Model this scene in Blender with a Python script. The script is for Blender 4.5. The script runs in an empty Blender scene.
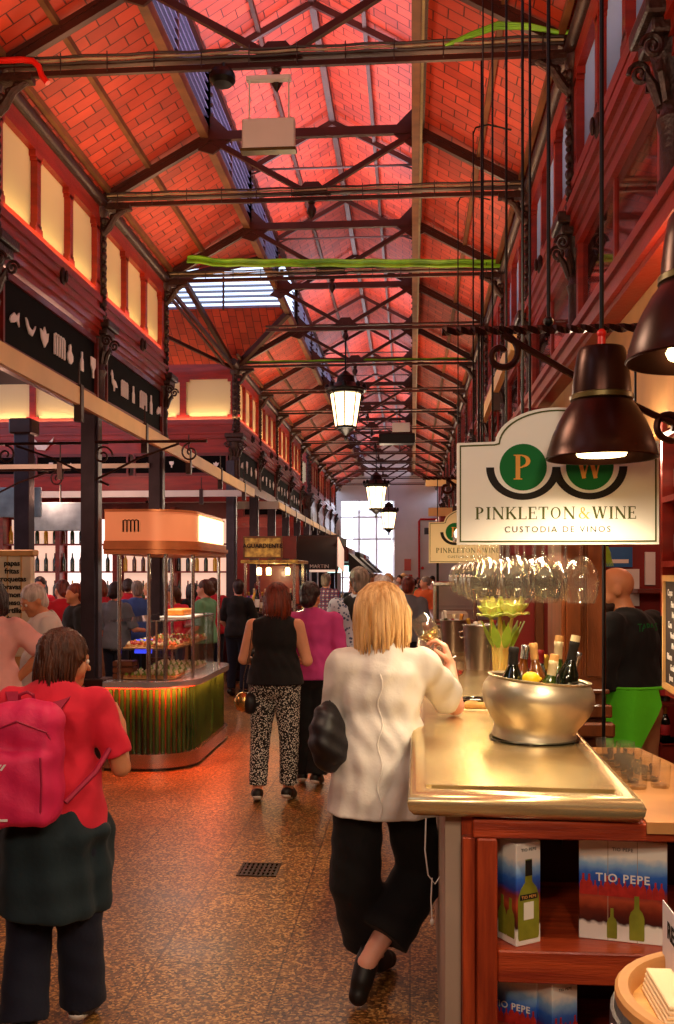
import bpy, math, random
import numpy as np
from mathutils import Vector, Matrix, Euler
random.seed(7)
SC = bpy.context.scene
COL = SC.collection
PI = math.pi
V = Vector

# ------------------------------------------------------------------ camera
F = 950.0; CX = 337.0; HY = 575.0; VP = 410.0; CZ = 1.68
TH = math.atan((VP - CX) / F)
cam_d = bpy.data.cameras.new('camera'); cam = bpy.data.objects.new('camera', cam_d); COL.objects.link(cam)
cam_d.sensor_fit = 'VERTICAL'; cam_d.sensor_height = 36.0; cam_d.sensor_width = 36.0 * 674 / 1024
cam_d.lens = 36.0 * F / 1024; cam_d.shift_x = 0; cam_d.shift_y = (HY - 512) / 1024.0
cam_d.clip_start = 0.05; cam_d.clip_end = 300
cam.location = (0, 0, CZ); cam.rotation_euler = (PI / 2, 0, TH)
SC.camera = cam
SC.view_settings.view_transform = 'Standard'; SC.view_settings.look = 'None'
SC.view_settings.gamma = 1; SC.view_settings.use_curve_mapping = False
SC.view_settings.exposure = 0.0

# ------------------------------------------------------------------ materials
MAT = {}
def _new(name):
    m = bpy.data.materials.new(name); m.use_nodes = True
    nt = m.node_tree; b = nt.nodes['Principled BSDF']
    MAT[name] = m
    return m, nt, b
def srgb(c):
    if isinstance(c, str):
        c = [int(c[i:i + 2], 16) / 255 for i in (0, 2, 4)]
    return tuple((x / 12.92 if x <= .04045 else ((x + .055) / 1.055) ** 2.4) for x in c) + (1,)
def mat(name, col, rough=.5, metal=0, var=.12, scale=8, bump=0, bscale=40, emis=None, es=0, alpha=None,
        coord='Object', sheen=0, coat=0, stretch=(1, 1, 1), col2=None, detail=4, trans=0, ior=1.45, sss=0):
    """principled material whose colour wanders between two tones with a noise"""
    m, nt, b = _new(name); N = nt.nodes; L = nt.links
    c = srgb(col); c2 = srgb(col2) if col2 else tuple(x * (1 - var * 1.6) for x in c[:3]) + (1,)
    tc = N.new('ShaderNodeTexCoord'); mp = N.new('ShaderNodeMapping'); mp.inputs['Scale'].default_value = stretch
    L.new(tc.outputs[coord], mp.inputs[0])
    nz = N.new('ShaderNodeTexNoise'); nz.inputs['Scale'].default_value = scale; nz.inputs['Detail'].default_value = detail
    L.new(mp.outputs[0], nz.inputs['Vector'])
    rp = N.new('ShaderNodeValToRGB'); rp.color_ramp.elements[0].position = .32; rp.color_ramp.elements[1].position = .68
    rp.color_ramp.elements[0].color = c2; rp.color_ramp.elements[1].color = c
    L.new(nz.outputs['Fac'], rp.inputs[0]); L.new(rp.outputs[0], b.inputs['Base Color'])
    b.inputs['Roughness'].default_value = rough; b.inputs['Metallic'].default_value = metal
    b.inputs['Coat Weight'].default_value = coat; b.inputs['Sheen Weight'].default_value = sheen
    b.inputs['Transmission Weight'].default_value = trans; b.inputs['IOR'].default_value = ior
    if sss: b.inputs['Subsurface Weight'].default_value = sss; b.inputs['Subsurface Radius'].default_value = (.02, .008, .004); b.inputs['Subsurface Scale'].default_value = .5
    if emis: b.inputs['Emission Color'].default_value = srgb(emis); b.inputs['Emission Strength'].default_value = es
    if bump:
        n2 = N.new('ShaderNodeTexNoise'); n2.inputs['Scale'].default_value = bscale; n2.inputs['Detail'].default_value = 3
        L.new(mp.outputs[0], n2.inputs['Vector'])
        bp = N.new('ShaderNodeBump'); bp.inputs['Strength'].default_value = bump; bp.inputs['Distance'].default_value = .01
        L.new(n2.outputs['Fac'], bp.inputs['Height']); L.new(bp.outputs[0], b.inputs['Normal'])
    return m
def M(n): return MAT[n]


mat('iron', '3a1c15', .45, .3, .3, 6, .3, 30)
mat('iron_ornate', '40231a', .42, .35, .35, 25, .6, 60)
mat('steel_grey', '433a44', .42, .5, .25, 5, .2, 30)
mat('truss_iron', '44190f', .5, .2, .3, 4, .2, 25)
mat('brass_dull', '6d5a2c', .4, .5, .3, 10)
mat('red_wood', '961f0a', .38, 0, .25, 3, .25, 30, coat=.15, stretch=(1, 1, 6))
mat('red_wood_dark', '6e1a0e', .4, 0, .3, 3, .2, 30, coat=.1)
mat('purlin_wood', '7a4a26', .6, 0, .3, 6)
mat('black_panel', '0a0404', .75, 0, .3, 6)
MAT['black_panel'].node_tree.nodes['Principled BSDF'].inputs['Specular IOR Level'].default_value = .08
mat('silver_cut', 'e2d2cc', .45, .1, .08, 12)
mat('cream_rail', 'dcae72', .55, 0, .1, 3, .1, 20)
mat('white_plaster', 'e6d9d6', .8, 0, .05, 2)
mat('tan_wall', 'c78f52', .7, 0, .2, 2.5, .2, 12)
mat('dark_ceiling', '2c120e', .8, 0, .2, 3)
mat('louvre', '6a5e88', .4, .3, .15, 4)  # purple-blue tint of the sky is put into the slat colour
mat('green_cable', '8fd62a', .35, 0, .2, 5, col2='5c9a20')
mat('dark_cable', '2a1512', .5, 0, .2, 10)
mat('grey_cable', 'a08c6c', .5, 0, .3, 10)
mat('red_pipe', 'd01a12', .35, 0, .08, 4)
mat('black_metal', '16110f', .4, .4, .2, 10)
mat('chrome', 'c9c2b6', .2, 1, .1, 6)
mat('white_box', 'd8cfc4', .5, 0, .05, 4)
mat('dark_red_wall', '8a1410', .5, 0, .2, 3)
mat('brown_wood', '7a3e1c', .38, 0, .3, 3, .2, 30, coat=.2, stretch=(6, 6, 1))

def brick_mat():
    m, nt, b = _new('roof_tiles'); N = nt.nodes; L = nt.links
    uv = N.new('ShaderNodeUVMap'); uv.uv_map = 'UVMap'
    br = N.new('ShaderNodeTexBrick'); br.offset = .5
    br.inputs['Scale'].default_value = 1; br.inputs['Brick Width'].default_value = .235; br.inputs['Row Height'].default_value = .118
    br.inputs['Mortar Size'].default_value = .0055; br.inputs['Mortar Smooth'].default_value = .3; br.inputs['Bias'].default_value = -.1
    br.inputs['Color1'].default_value = srgb('c43c1e'); br.inputs['Color2'].default_value = srgb('9c2810'); br.inputs['Mortar'].default_value = srgb('5c140a')
    L.new(uv.outputs[0], br.inputs['Vector'])
    nz = N.new('ShaderNodeTexNoise'); nz.inputs['Scale'].default_value = 3.5; nz.inputs['Detail'].default_value = 6
    L.new(uv.outputs[0], nz.inputs['Vector'])
    mx = N.new('ShaderNodeMix'); mx.data_type = 'RGBA'; mx.blend_type = 'MULTIPLY'; mx.inputs[0].default_value = .5
    L.new(br.outputs['Color'], mx.inputs[6])
    rp = N.new('ShaderNodeValToRGB'); rp.color_ramp.elements[0].position = .35; rp.color_ramp.elements[1].position = .65
    rp.color_ramp.elements[0].color = (.5, .42, .4, 1); rp.color_ramp.elements[1].color = (1.0, 1, 1, 1)
    L.new(nz.outputs['Fac'], rp.inputs[0]); L.new(rp.outputs[0], mx.inputs[7])
    L.new(mx.outputs[2], b.inputs['Base Color']); b.inputs['Roughness'].default_value = .62
    bp = N.new('ShaderNodeBump'); bp.inputs['Strength'].default_value = 1.0; bp.inputs['Distance'].default_value = .04; bp.invert = True
    L.new(br.outputs['Fac'], bp.inputs['Height']); L.new(bp.outputs[0], b.inputs['Normal'])
brick_mat()

def floor_mat():
    m, nt, b = _new('terrazzo'); N = nt.nodes; L = nt.links
    tc = N.new('ShaderNodeTexCoord'); mp = N.new('ShaderNodeMapping'); mp.inputs['Rotation'].default_value = (0, 0, PI / 2)
    L.new(tc.outputs['Object'], mp.inputs[0])
    vo = N.new('ShaderNodeTexVoronoi'); vo.inputs['Scale'].default_value = 95
    L.new(tc.outputs['Object'], vo.inputs['Vector'])
    rp = N.new('ShaderNodeValToRGB'); e = rp.color_ramp.elements
    e[0].color = srgb('42280f'); e[1].color = srgb('dca860'); e[1].position = .9
    x = e.new(.45); x.color = srgb('80542a'); y = e.new(.7); y.color = srgb('a87438')
    sp = N.new('ShaderNodeSeparateColor'); L.new(vo.outputs['Color'], sp.inputs[0]); L.new(sp.outputs[0], rp.inputs[0])
    nz = N.new('ShaderNodeTexNoise'); nz.inputs['Scale'].default_value = 1.7; nz.inputs['Detail'].default_value = 7
    L.new(tc.outputs['Object'], nz.inputs['Vector'])
    r2 = N.new('ShaderNodeValToRGB'); r2.color_ramp.elements[0].position = .35; r2.color_ramp.elements[1].position = .7
    r2.color_ramp.elements[0].color = (.62, .58, .55, 1); r2.color_ramp.elements[1].color = (1, 1, 1, 1)
    L.new(nz.outputs['Fac'], r2.inputs[0])
    mx = N.new('ShaderNodeMix'); mx.data_type = 'RGBA'; mx.blend_type = 'MULTIPLY'; mx.inputs[0].default_value = 1
    L.new(rp.outputs[0], mx.inputs[6]); L.new(r2.outputs[0], mx.inputs[7])
    br = N.new('ShaderNodeTexBrick'); br.offset = .5; br.inputs['Scale'].default_value = 1
    br.inputs['Brick Width'].default_value = .9; br.inputs['Row Height'].default_value = .55; br.inputs['Mortar Size'].default_value = .004
    br.inputs['Color1'].default_value = (1, 1, 1, 1); br.inputs['Color2'].default_value = (.86, .85, .84, 1); br.inputs['Mortar'].default_value = (.35, .3, .27, 1)
    L.new(mp.outputs[0], br.inputs['Vector'])
    m2 = N.new('ShaderNodeMix'); m2.data_type = 'RGBA'; m2.blend_type = 'MULTIPLY'; m2.inputs[0].default_value = 1
    L.new(mx.outputs[2], m2.inputs[6]); L.new(br.outputs['Color'], m2.inputs[7]); L.new(m2.outputs[2], b.inputs['Base Color'])
    b.inputs['Roughness'].default_value = .32
    mr = N.new('ShaderNodeMapRange'); mr.inputs[3].default_value = .24; mr.inputs[4].default_value = .5
    L.new(nz.outputs['Fac'], mr.inputs[0]); L.new(mr.outputs[0], b.inputs['Roughness'])
floor_mat()

def blind_mat(name, col, em=0):
    """a cloth blind that lets light through"""
    m = bpy.data.materials.new(name); m.use_nodes = True; MAT[name] = m
    nt = m.node_tree; N = nt.nodes; L = nt.links
    for n in list(N):
        if n.type == 'BSDF_PRINCIPLED': N.remove(n)
    out = [n for n in N if n.type == 'OUTPUT_MATERIAL'][0]
    d = N.new('ShaderNodeBsdfDiffuse'); t = N.new('ShaderNodeBsdfTranslucent'); mx = N.new('ShaderNodeMixShader'); mx.inputs[0].default_value = .22
    d.inputs[0].default_value = srgb(col); t.inputs[0].default_value = srgb(col)
    L.new(d.outputs[0], mx.inputs[1]); L.new(t.outputs[0], mx.inputs[2]); L.new(mx.outputs[0], out.inputs[0])
blind_mat('blind_cream', 'e6d0a4')
blind_mat('blind_sky_blue', '9cb6dc')  # right-hand panes: the blue of the sky is put into the blind colour
blind_mat('screen_white', 'e6dada')
def veil_mat(name, col, fac):
    m = bpy.data.materials.new(name); m.use_nodes = True; MAT[name] = m
    nt = m.node_tree; N = nt.nodes; L = nt.links; b = N['Principled BSDF']; b.inputs['Base Color'].default_value = srgb(col); b.inputs['Roughness'].default_value = .8
    out = [n for n in N if n.type == 'OUTPUT_MATERIAL'][0]; tr = N.new('ShaderNodeBsdfTransparent'); mx = N.new('ShaderNodeMixShader'); mx.inputs[0].default_value = fac
    L.new(tr.outputs[0], mx.inputs[1]); L.new(b.outputs[0], mx.inputs[2]); L.new(mx.outputs[0], out.inputs[0])
veil_mat('screen_mesh', 'd8c4c4', .45)

def glass_mat(name, col='ffffff', rough=.02, fac=.12, haze=0.0, edge=.6):
    """thin clear glass: mostly see-through with a mirror sheen that grows at grazing angles"""
    m = bpy.data.materials.new(name); m.use_nodes = True; MAT[name] = m
    nt = m.node_tree; N = nt.nodes; L = nt.links
    for n in list(N):
        if n.type == 'BSDF_PRINCIPLED': N.remove(n)
    out = [n for n in N if n.type == 'OUTPUT_MATERIAL'][0]
    tr = N.new('ShaderNodeBsdfTransparent'); tr.inputs[0].default_value = srgb(col)
    gl = N.new('ShaderNodeBsdfGlossy'); gl.inputs['Roughness'].default_value = rough
    fr = N.new('ShaderNodeLayerWeight'); fr.inputs[0].default_value = .5
    pw = N.new('ShaderNodeMath'); pw.operation = 'POWER'; pw.inputs[1].default_value = 4.0; L.new(fr.outputs['Facing'], pw.inputs[0])
    ad = N.new('ShaderNodeMath'); ad.operation = 'MULTIPLY_ADD'; ad.inputs[1].default_value = edge; ad.inputs[2].default_value = fac * .35; ad.use_clamp = True
    mx = N.new('ShaderNodeMixShader'); df = N.new('ShaderNodeBsdfDiffuse'); m0 = N.new('ShaderNodeMixShader'); m0.inputs[0].default_value = haze
    L.new(tr.outputs[0], m0.inputs[1]); L.new(df.outputs[0], m0.inputs[2]); tr = m0
    L.new(pw.outputs[0], ad.inputs[0]); L.new(ad.outputs[0], mx.inputs[0]); L.new(tr.outputs[0], mx.inputs[1]); L.new(gl.outputs[0], mx.inputs[2])
    L.new(mx.outputs[0], out.inputs[0])
glass_mat('glass'); glass_mat('glass_bright', 'fffcf4', .07, .14, .018, .5)
glass_mat('glass_smoky', 'e0c8c8', .05, .1)
def emit_mat(name, col, s):
    m = bpy.data.materials.new(name); m.use_nodes = True; MAT[name] = m
    b = m.node_tree.nodes['Principled BSDF']; b.inputs['Base Color'].default_value = srgb(col)
    b.inputs['Emission Color'].default_value = srgb(col); b.inputs['Emission Strength'].default_value = s
emit_mat('lamp_glow', 'ffdf9a', 7); emit_mat('lantern_glow', 'ffd9a0', 5); emit_mat('plaza_daylight', 'eeeef6', 3.2)
emit_mat('light_box', 'fbffb0', 2.6); emit_mat('light_box_white', 'ffd2b8', .72); emit_mat('screen_blue', '3a4cff', 1.0)
emit_mat('red_glow', 'ff3a12', 2.0); emit_mat('teal_glow', 'b8fff0', 2.5); emit_mat('window_bright', 'ffe9e2', 1.5)

# ------------------------------------------------------------------ objects
def props(o, label=None, cat=None, group=None, kind=None):
    if label: o['label'] = label
    if cat: o['category'] = cat
    if group: o['group'] = group
    if kind: o['kind'] = kind
    return o
def thing(name, loc, label, cat, group=None, rz=0):
    o = bpy.data.objects.new(name, None); COL.objects.link(o); o.location = loc; o.rotation_euler = (0, 0, rz)
    o.empty_display_size = .1
    return props(o, label, cat, group)
def kids(o): return [c for c in bpy.data.objects if c.parent == o]
def dup(root, loc, rz=None, label=None, group=None):
    r = root.copy(); COL.objects.link(r); r.location = loc
    if rz is not None: r.rotation_euler = (0, 0, rz)
    if label: r['label'] = label
    if group: r['group'] = group
    for ch in kids(root):
        c = ch.copy(); COL.objects.link(c); c.parent = r
        for g in kids(ch):
            d = g.copy(); COL.objects.link(d); d.parent = c
    return r

class MB:
    """collects shapes in world (or local) coordinates and links them as one mesh"""
    def __init__(s): s.v = []; s.f = []; s.uv = None
    def add(s, vs, fs):
        n = len(s.v); s.v += [tuple(p) for p in vs]; s.f += [tuple(i + n for i in f) for f in fs]; return s
    def box(s, x0, x1, y0, y1, z0, z1):
        vs = [(x, y, z) for x in (x0, x1) for y in (y0, y1) for z in (z0, z1)]
        return s.add(vs, [(0, 1, 3, 2), (4, 6, 7, 5), (0, 4, 5, 1), (2, 3, 7, 6), (0, 2, 6, 4), (1, 5, 7, 3)])
    def cbox(s, x0, x1, y0, y1, z0, z1, c=.01):
        """chamfered box"""
        vs = []; idx = {}
        for i, x in enumerate((x0, x1)):
            for j, y in enumerate((y0, y1)):
                for k, z in enumerate((z0, z1)):
                    sx, sy, sz = (c if i == 0 else -c), (c if j == 0 else -c), (c if k == 0 else -c)
                    for a, p in enumerate(((x, y + sy, z + sz), (x + sx, y, z + sz), (x + sx, y + sy, z))):
                        idx[(i, j, k, a)] = len(vs); vs.append(p)
        g = lambda i, j, k, a: idx[(i, j, k, a)]
        fs = []
        for i in (0, 1): q = [g(i, 0, 0, 0), g(i, 1, 0, 0), g(i, 1, 1, 0), g(i, 0, 1, 0)]; fs.append(q if i else q[::-1])
        for j in (0, 1): q = [g(0, j, 0, 1), g(0, j, 1, 1), g(1, j, 1, 1), g(1, j, 0, 1)]; fs.append(q if j else q[::-1])
        for k in (0, 1): q = [g(0, 0, k, 2), g(1, 0, k, 2), g(1, 1, k, 2), g(0, 1, k, 2)]; fs.append(q if k else q[::-1])
        for i in (0, 1):
            for j in (0, 1): fs.append([g(i, j, 0, 0), g(i, j, 1, 0), g(i, j, 1, 1), g(i, j, 0, 1)])
            for k in (0, 1): fs.append([g(i, 0, k, 0), g(i, 1, k, 0), g(i, 1, k, 2), g(i, 0, k, 2)])
        for j in (0, 1):
            for k in (0, 1): fs.append([g(0, j, k, 1), g(1, j, k, 1), g(1, j, k, 2), g(0, j, k, 2)])
        for i in (0, 1):
            for j in (0, 1):
                for k in (0, 1): fs.append([g(i, j, k, 0), g(i, j, k, 1), g(i, j, k, 2)])
        return s.add(vs, fs)
    def bar(s, p, q, w, h, up=(0, 0, 1)):
        """rectangular bar from p to q, w wide (sideways), h along up"""
        p, q = V(p), V(q); d = (q - p).normalized(); u = V(up)
        a = d.cross(u)
        if a.length < 1e-4: a = d.cross(V((1, 0, 0)))
        a.normalize(); b = a.cross(d).normalized()
        vs = [e + a * (sx * w / 2) + b * (sz * h / 2) for e in (p, q) for sx, sz in ((-1, -1), (1, -1), (1, 1), (-1, 1))]
        return s.add(vs, [(0, 3, 2, 1), (4, 5, 6, 7), (0, 1, 5, 4), (1, 2, 6, 5), (2, 3, 7, 6), (3, 0, 4, 7)])
    def tube(s, pts, r, n=8, cap=True):
        pts = [V(p) for p in pts]; rs = r if isinstance(r, (list, tuple)) else [r] * len(pts)
        vs = []; prev = None
        for i, p in enumerate(pts):
            d = (pts[min(i + 1, len(pts) - 1)] - pts[max(i - 1, 0)])
            d = d.normalized() if d.length > 1e-9 else V((0, 0, 1))
            if prev is None:
                a = d.cross(V((0, 0, 1)))
                if a.length < 1e-3: a = d.cross(V((1, 0, 0)))
            else: a = prev - d * prev.dot(d)
            a.normalize(); prev = a; b = d.cross(a)
            vs += [p + (a * math.cos(2 * PI * k / n) + b * math.sin(2 * PI * k / n)) * rs[i] for k in range(n)]
        fs = [(i * n + k, i * n + (k + 1) % n, (i + 1) * n + (k + 1) % n, (i + 1) * n + k) for i in range(len(pts) - 1) for k in range(n)]
        if cap: fs += [tuple(range(n))[::-1], tuple((len(pts) - 1) * n + k for k in range(n))]
        return s.add(vs, fs)
    def lathe(s, prof, c=(0, 0, 0), n=24, M_=None, sx=1, sy=1, cap=True):
        """prof: list of (radius, z)"""
        vs = []; c = V(c)
        for r, z in prof:
            for k in range(n):
                a = 2 * PI * k / n; p = V((r * math.cos(a) * sx, r * math.sin(a) * sy, z))
                if M_ is not None: p = M_ @ p
                vs.append(p + c)
        m = len(prof)
        fs = [(i * n + k, i * n + (k + 1) % n, (i + 1) * n + (k + 1) % n, (i + 1) * n + k) for i in range(m - 1) for k in range(n)]
        if cap and prof[0][0] > 1e-5: fs.append(tuple(range(n))[::-1])
        if cap and prof[-1][0] > 1e-5: fs.append(tuple((m - 1) * n + k for k in range(n)))
        return s.add(vs, fs)
    def sphere(s, c, r, n=12, m=8, sx=1, sy=1, sz=1):
        prof = [(max(r * math.sin(PI * i / m), 1e-5), -r * math.cos(PI * i / m) * sz) for i in range(m + 1)]
        return s.lathe(prof, c, n, None, sx, sy)
    def prism(s, poly, o, ux, uy, t):
        """2-D outline poly placed at o with axes ux, uy and thickness t along ux x uy"""
        o, ux, uy = V(o), V(ux), V(uy); nrm = ux.cross(uy).normalized(); n = len(poly)
        vs = [o + ux * a + uy * b for a, b in poly] + [o + ux * a + uy * b + nrm * t for a, b in poly]
        fs = [tuple(range(n))[::-1], tuple(range(n, 2 * n))] + [(k, (k + 1) % n, n + (k + 1) % n, n + k) for k in range(n)]
        return s.add(vs, fs)
    def ring(s, outer, inner, o, ux, uy, t):
        """strip between two outlines with equal point counts, extruded"""
        o, ux, uy = V(o), V(ux), V(uy); nrm = ux.cross(uy).normalized(); n = len(outer)
        P = lambda l, d: [o + ux * a + uy * b + nrm * d for a, b in l]
        vs = P(outer, 0) + P(inner, 0) + P(outer, t) + P(inner, t); fs = []
        for k in range(n):
            j = (k + 1) % n
            fs += [(k, n + k, n + j, j), (2 * n + k, 2 * n + j, 3 * n + j, 3 * n + k), (k, j, 2 * n + j, 2 * n + k), (n + k, 3 * n + k, 3 * n + j, n + j)]
        return s.add(vs, fs)
    def sheet(s, fn, nu, nv, t):
        """a curved sheet with real thickness; fn(u,v) in 0..1 -> point"""
        P = [[V(fn(i / nu, j / nv)) for j in range(nv + 1)] for i in range(nu + 1)]
        A = []; B = []
        for i in range(nu + 1):
            for j in range(nv + 1):
                du = P[min(i + 1, nu)][j] - P[max(i - 1, 0)][j]; dv = P[i][min(j + 1, nv)] - P[i][max(j - 1, 0)]
                nn = du.cross(dv); nn = nn.normalized() if nn.length > 1e-9 else V((0, 0, 1))
                A.append(P[i][j] - nn * t / 2); B.append(P[i][j] + nn * t / 2)
        w = nv + 1; n = len(A); fs = []
        for i in range(nu):
            for j in range(nv):
                a, b, c, d = i * w + j, (i + 1) * w + j, (i + 1) * w + j + 1, i * w + j + 1
                fs += [(a, d, c, b), (n + a, n + b, n + c, n + d)]
        for i in range(nu):
            fs += [(i * w, (i + 1) * w, n + (i + 1) * w, n + i * w), (i * w + nv, n + i * w + nv, n + (i + 1) * w + nv, (i + 1) * w + nv)]
        for j in range(nv):
            fs += [(j, n + j, n + j + 1, j + 1), (nu * w + j, nu * w + j + 1, n + nu * w + j + 1, n + nu * w + j)]
        return s.add(A + B, fs)
    def build(s, name, m, parent=None, smooth=False, local=False, sharp=40, label=None):
        me = bpy.data.meshes.new(name)
        vs = s.v
        if parent is not None and not local:
            o0 = world_loc(parent); vs = [(x - o0[0], y - o0[1], z - o0[2]) for x, y, z in vs]
        me.from_pydata(vs, [], s.f); me.update()
        me.materials.append(MAT[m] if isinstance(m, str) else m)
        if smooth:
            me.polygons.foreach_set('use_smooth', [True] * len(me.polygons))
            try: me.set_sharp_from_angle(angle=math.radians(sharp))
            except Exception: pass
        o = bpy.data.objects.new(name, me); COL.objects.link(o)
        if parent is not None: o.parent = parent
        if label: o['label'] = label
        return o
def world_loc(o):
    l = V(o.location)
    while o.parent: o = o.parent; l = l + V(o.location)
    return l
def recalc(o):
    import bmesh
    bm = bmesh.new(); bm.from_mesh(o.data); bmesh.ops.recalc_face_normals(bm, faces=bm.faces); bm.to_mesh(o.data); bm.free(); return o
def uvquad(name, quads, m, kind='structure', parent=None, th=.04):
    """thick roof panels whose UVs are metres; each quad = 4 points (p0 eave start, p1 eave end, p2 top end, p3 top start)"""
    me = bpy.data.meshes.new(name); vs = []; fs = []; uv = []
    for q in quads:
        q = [V(p) for p in q]; n = (q[1] - q[0]).cross(q[-1] - q[0]).normalized()
        if n.z < 0: n = -n
        e = V((0, 1, 0)) if abs(q[1].y - q[0].y) > abs(q[1].x - q[0].x) else V((1, 0, 0))
        up = n.cross(e).normalized(); b = len(vs); k = len(q)
        U = lambda p: (p.dot(up), p.dot(e))
        vs += q + [p + n * th for p in q]
        F_ = [list(range(k)), list(range(2 * k - 1, k - 1, -1))] + [[j, (j + 1) % k, k + (j + 1) % k, k + j] for j in range(k)]
        for f in F_:
            fs.append([b + i for i in f]); uv += [U(vs[b + i]) for i in f]
    me.from_pydata(vs, [], fs); l = me.uv_layers.new(name='UVMap'); l.data.foreach_set('uv', [c for p in uv for c in p])
    me.materials.append(MAT[m]); o = bpy.data.objects.new(name, me); COL.objects.link(o)
    if kind: o['kind'] = kind
    return o
def struct(o): o['kind'] = 'structure'; return o
def light(kind, loc, e, col, size=.1, rot=None, sy=None, spot=None, blend=.5, to=None):
    d = bpy.data.lights.new('light', kind); d.energy = e; d.color = col
    if kind == 'AREA':
        d.size = size
        if sy: d.shape = 'RECTANGLE'; d.size_y = sy
    else: d.shadow_soft_size = size
    if kind == 'SPOT': d.spot_size = spot or 1.5; d.spot_blend = blend
    o = bpy.data.objects.new(kind.lower() + '_light', d); COL.objects.link(o); o.location = loc
    if to is not None: o.rotation_euler = (V(to) - V(loc)).to_track_quat('-Z', 'Y').to_euler()
    elif rot: o.rotation_euler = rot
    return o

# ------------------------------------------------------------------ lettering
def text_obj(name, s, o, ux, uy, size, m, parent, depth=.003, align='CENTER', bold=0, spacing=1.0, label=None):
    """sans-serif word as a mesh lying at o with reading direction ux and up uy"""
    cu = bpy.data.curves.new('t', 'FONT'); cu.body = s; cu.size = size; cu.align_x = align; cu.align_y = 'CENTER'
    cu.extrude = depth / 2; cu.offset = bold; cu.space_character = spacing; cu.resolution_u = 3
    ob = bpy.data.objects.new('t', cu); COL.objects.link(ob)
    dg = bpy.context.evaluated_depsgraph_get(); me = bpy.data.meshes.new_from_object(ob.evaluated_get(dg))
    bpy.data.objects.remove(ob); bpy.data.curves.remove(cu)
    ux, uy = V(ux).normalized(), V(uy).normalized(); n = ux.cross(uy)
    o0 = world_loc(parent) if parent is not None else V((0, 0, 0))
    T = Matrix(((ux.x, uy.x, n.x, o[0] - o0[0]), (ux.y, uy.y, n.y, o[1] - o0[1]), (ux.z, uy.z, n.z, o[2] - o0[2]), (0, 0, 0, 1)))
    me.transform(T); me.name = name; me.materials.clear(); me.materials.append(MAT[m])
    r = bpy.data.objects.new(name, me); COL.objects.link(r)
    if parent is not None: r.parent = parent
    if label: r['label'] = label
    return r
# a small serif face: strokes (x0,y0,x1,y1,width), arcs (cx,cy,rx,ry,a0,a1,w) on a 1-high body
TK, TN = .15, .06
def _v(x, t=TK): return [('s', x, 0, x, 1, t), ('s', x - t / 2 - .07, .022, x + t / 2 + .07, .022, .045), ('s', x - t / 2 - .07, .978, x + t / 2 + .07, .978, .045)]
SERIF = {
 'P': (.68, _v(.16) + [('a', .3, .74, .28, .25, -90, 90, TK), ('s', .16, .975, .32, .975, .05), ('s', .16, .49, .32, .49, .05)]),
 'I': (.36, _v(.18)),
 'N': (.86, _v(.14, TN) + _v(.72, TN) + [('s', .14, .96, .72, .04, TK)]),
 'K': (.8, _v(.16) + [('s', .2, .42, .62, .97, TN), ('s', .34, .58, .7, .03, TK), ('s', .55, .022, .82, .022, .045), ('s', .5, .978, .74, .978, .045)]),
 'L': (.62, _v(.16) + [('s', .16, .03, .58, .03, .06), ('s', .57, .0, .57, .24, .05)]),
 'E': (.66, _v(.16) + [('s', .16, .03, .6, .03, .06), ('s', .6, .0, .6, .24, .05), ('s', .16, .97, .56, .97, .06), ('s', .56, .78, .56, 1, .05), ('s', .16, .51, .45, .51, .05), ('s', .45, .4, .45, .62, .05)]),
 'T': (.7, [('s', .35, 0, .35, 1, TK), ('s', .2, .022, .5, .022, .045), ('s', .04, .97, .66, .97, .06), ('s', .05, .76, .05, 1, .05), ('s', .65, .76, .65, 1, .05)]),
 'O': (.86, [('a', .43, .5, .34, .47, 0, 360, .12)]),
 '&': (.84, [('a', .36, .76, .15, .19, 0, 360, .09), ('a', .34, .27, .26, .25, 60, 330, .11), ('s', .24, .66, .74, .02, .12), ('s', .6, .3, .76, .52, .06), ('s', .64, .52, .86, .52, .04), ('s', .68, .022, .84, .022, .045)]),
 'W': (1.16, [('s', .14, .97, .36, .03, TK), ('s', .36, .03, .58, .97, TN), ('s', .58, .97, .8, .03, TK), ('s', .8, .03, 1.0, .97, TN), ('s', .02, .978, .26, .978, .045), ('s', .47, .978, .69, .978, .045), ('s', .9, .978, 1.12, .978, .045)]),
}
def serif_word(name, word, o, ux, uy, h, m, parent, width=None, t=.002, label=None):
    ux, uy = V(ux).normalized(), V(uy).normalized(); mb = MB(); x = 0; o = V(o)
    tot = sum(SERIF[c][0] for c in word) + .06 * (len(word) - 1)
    sx = (width / (tot * h)) if width else 1.0
    n = ux.cross(uy).normalized(); lay = 0
    for c in word:
        w, st = SERIF[c]
        for q in st:
            lay += 1; off = n * (lay % 7) * .00004
            if q[0] == 's':
                a, b = V((q[1], q[2])), V((q[3], q[4])); d = (b - a).normalized(); p = V((-d.y, d.x)) * q[5] / 2
                poly = [a + p, a - p, b - p, b + p]
            else:
                _, cx, cy, rx, ry, a0, a1, wd = q; N_ = max(6, int(abs(a1 - a0) / 12)); out = []; inn = []
                for k in range(N_ + 1):
                    A = math.radians(a0 + (a1 - a0) * k / N_)
                    out.append(V((cx + rx * math.cos(A), cy + ry * math.sin(A))))
                    ww = wd * (.45 + .55 * abs(math.cos(A))); inn.append(V((cx + (rx - ww) * math.cos(A), cy + (ry - ww * .8) * math.sin(A))))
                for k in range(N_):
                    pl = [out[k], out[k + 1], inn[k + 1], inn[k]]
                    mb.prism([((x + e.x) * h * sx, e.y * h) for e in pl][::-1], o + off, ux, uy, t)
                continue
            mb.prism([((x + e.x) * h * sx, e.y * h) for e in poly], o + off, ux, uy, t)
        x += w + .06
    return recalc(mb.build(name, m, parent, label=label))

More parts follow.
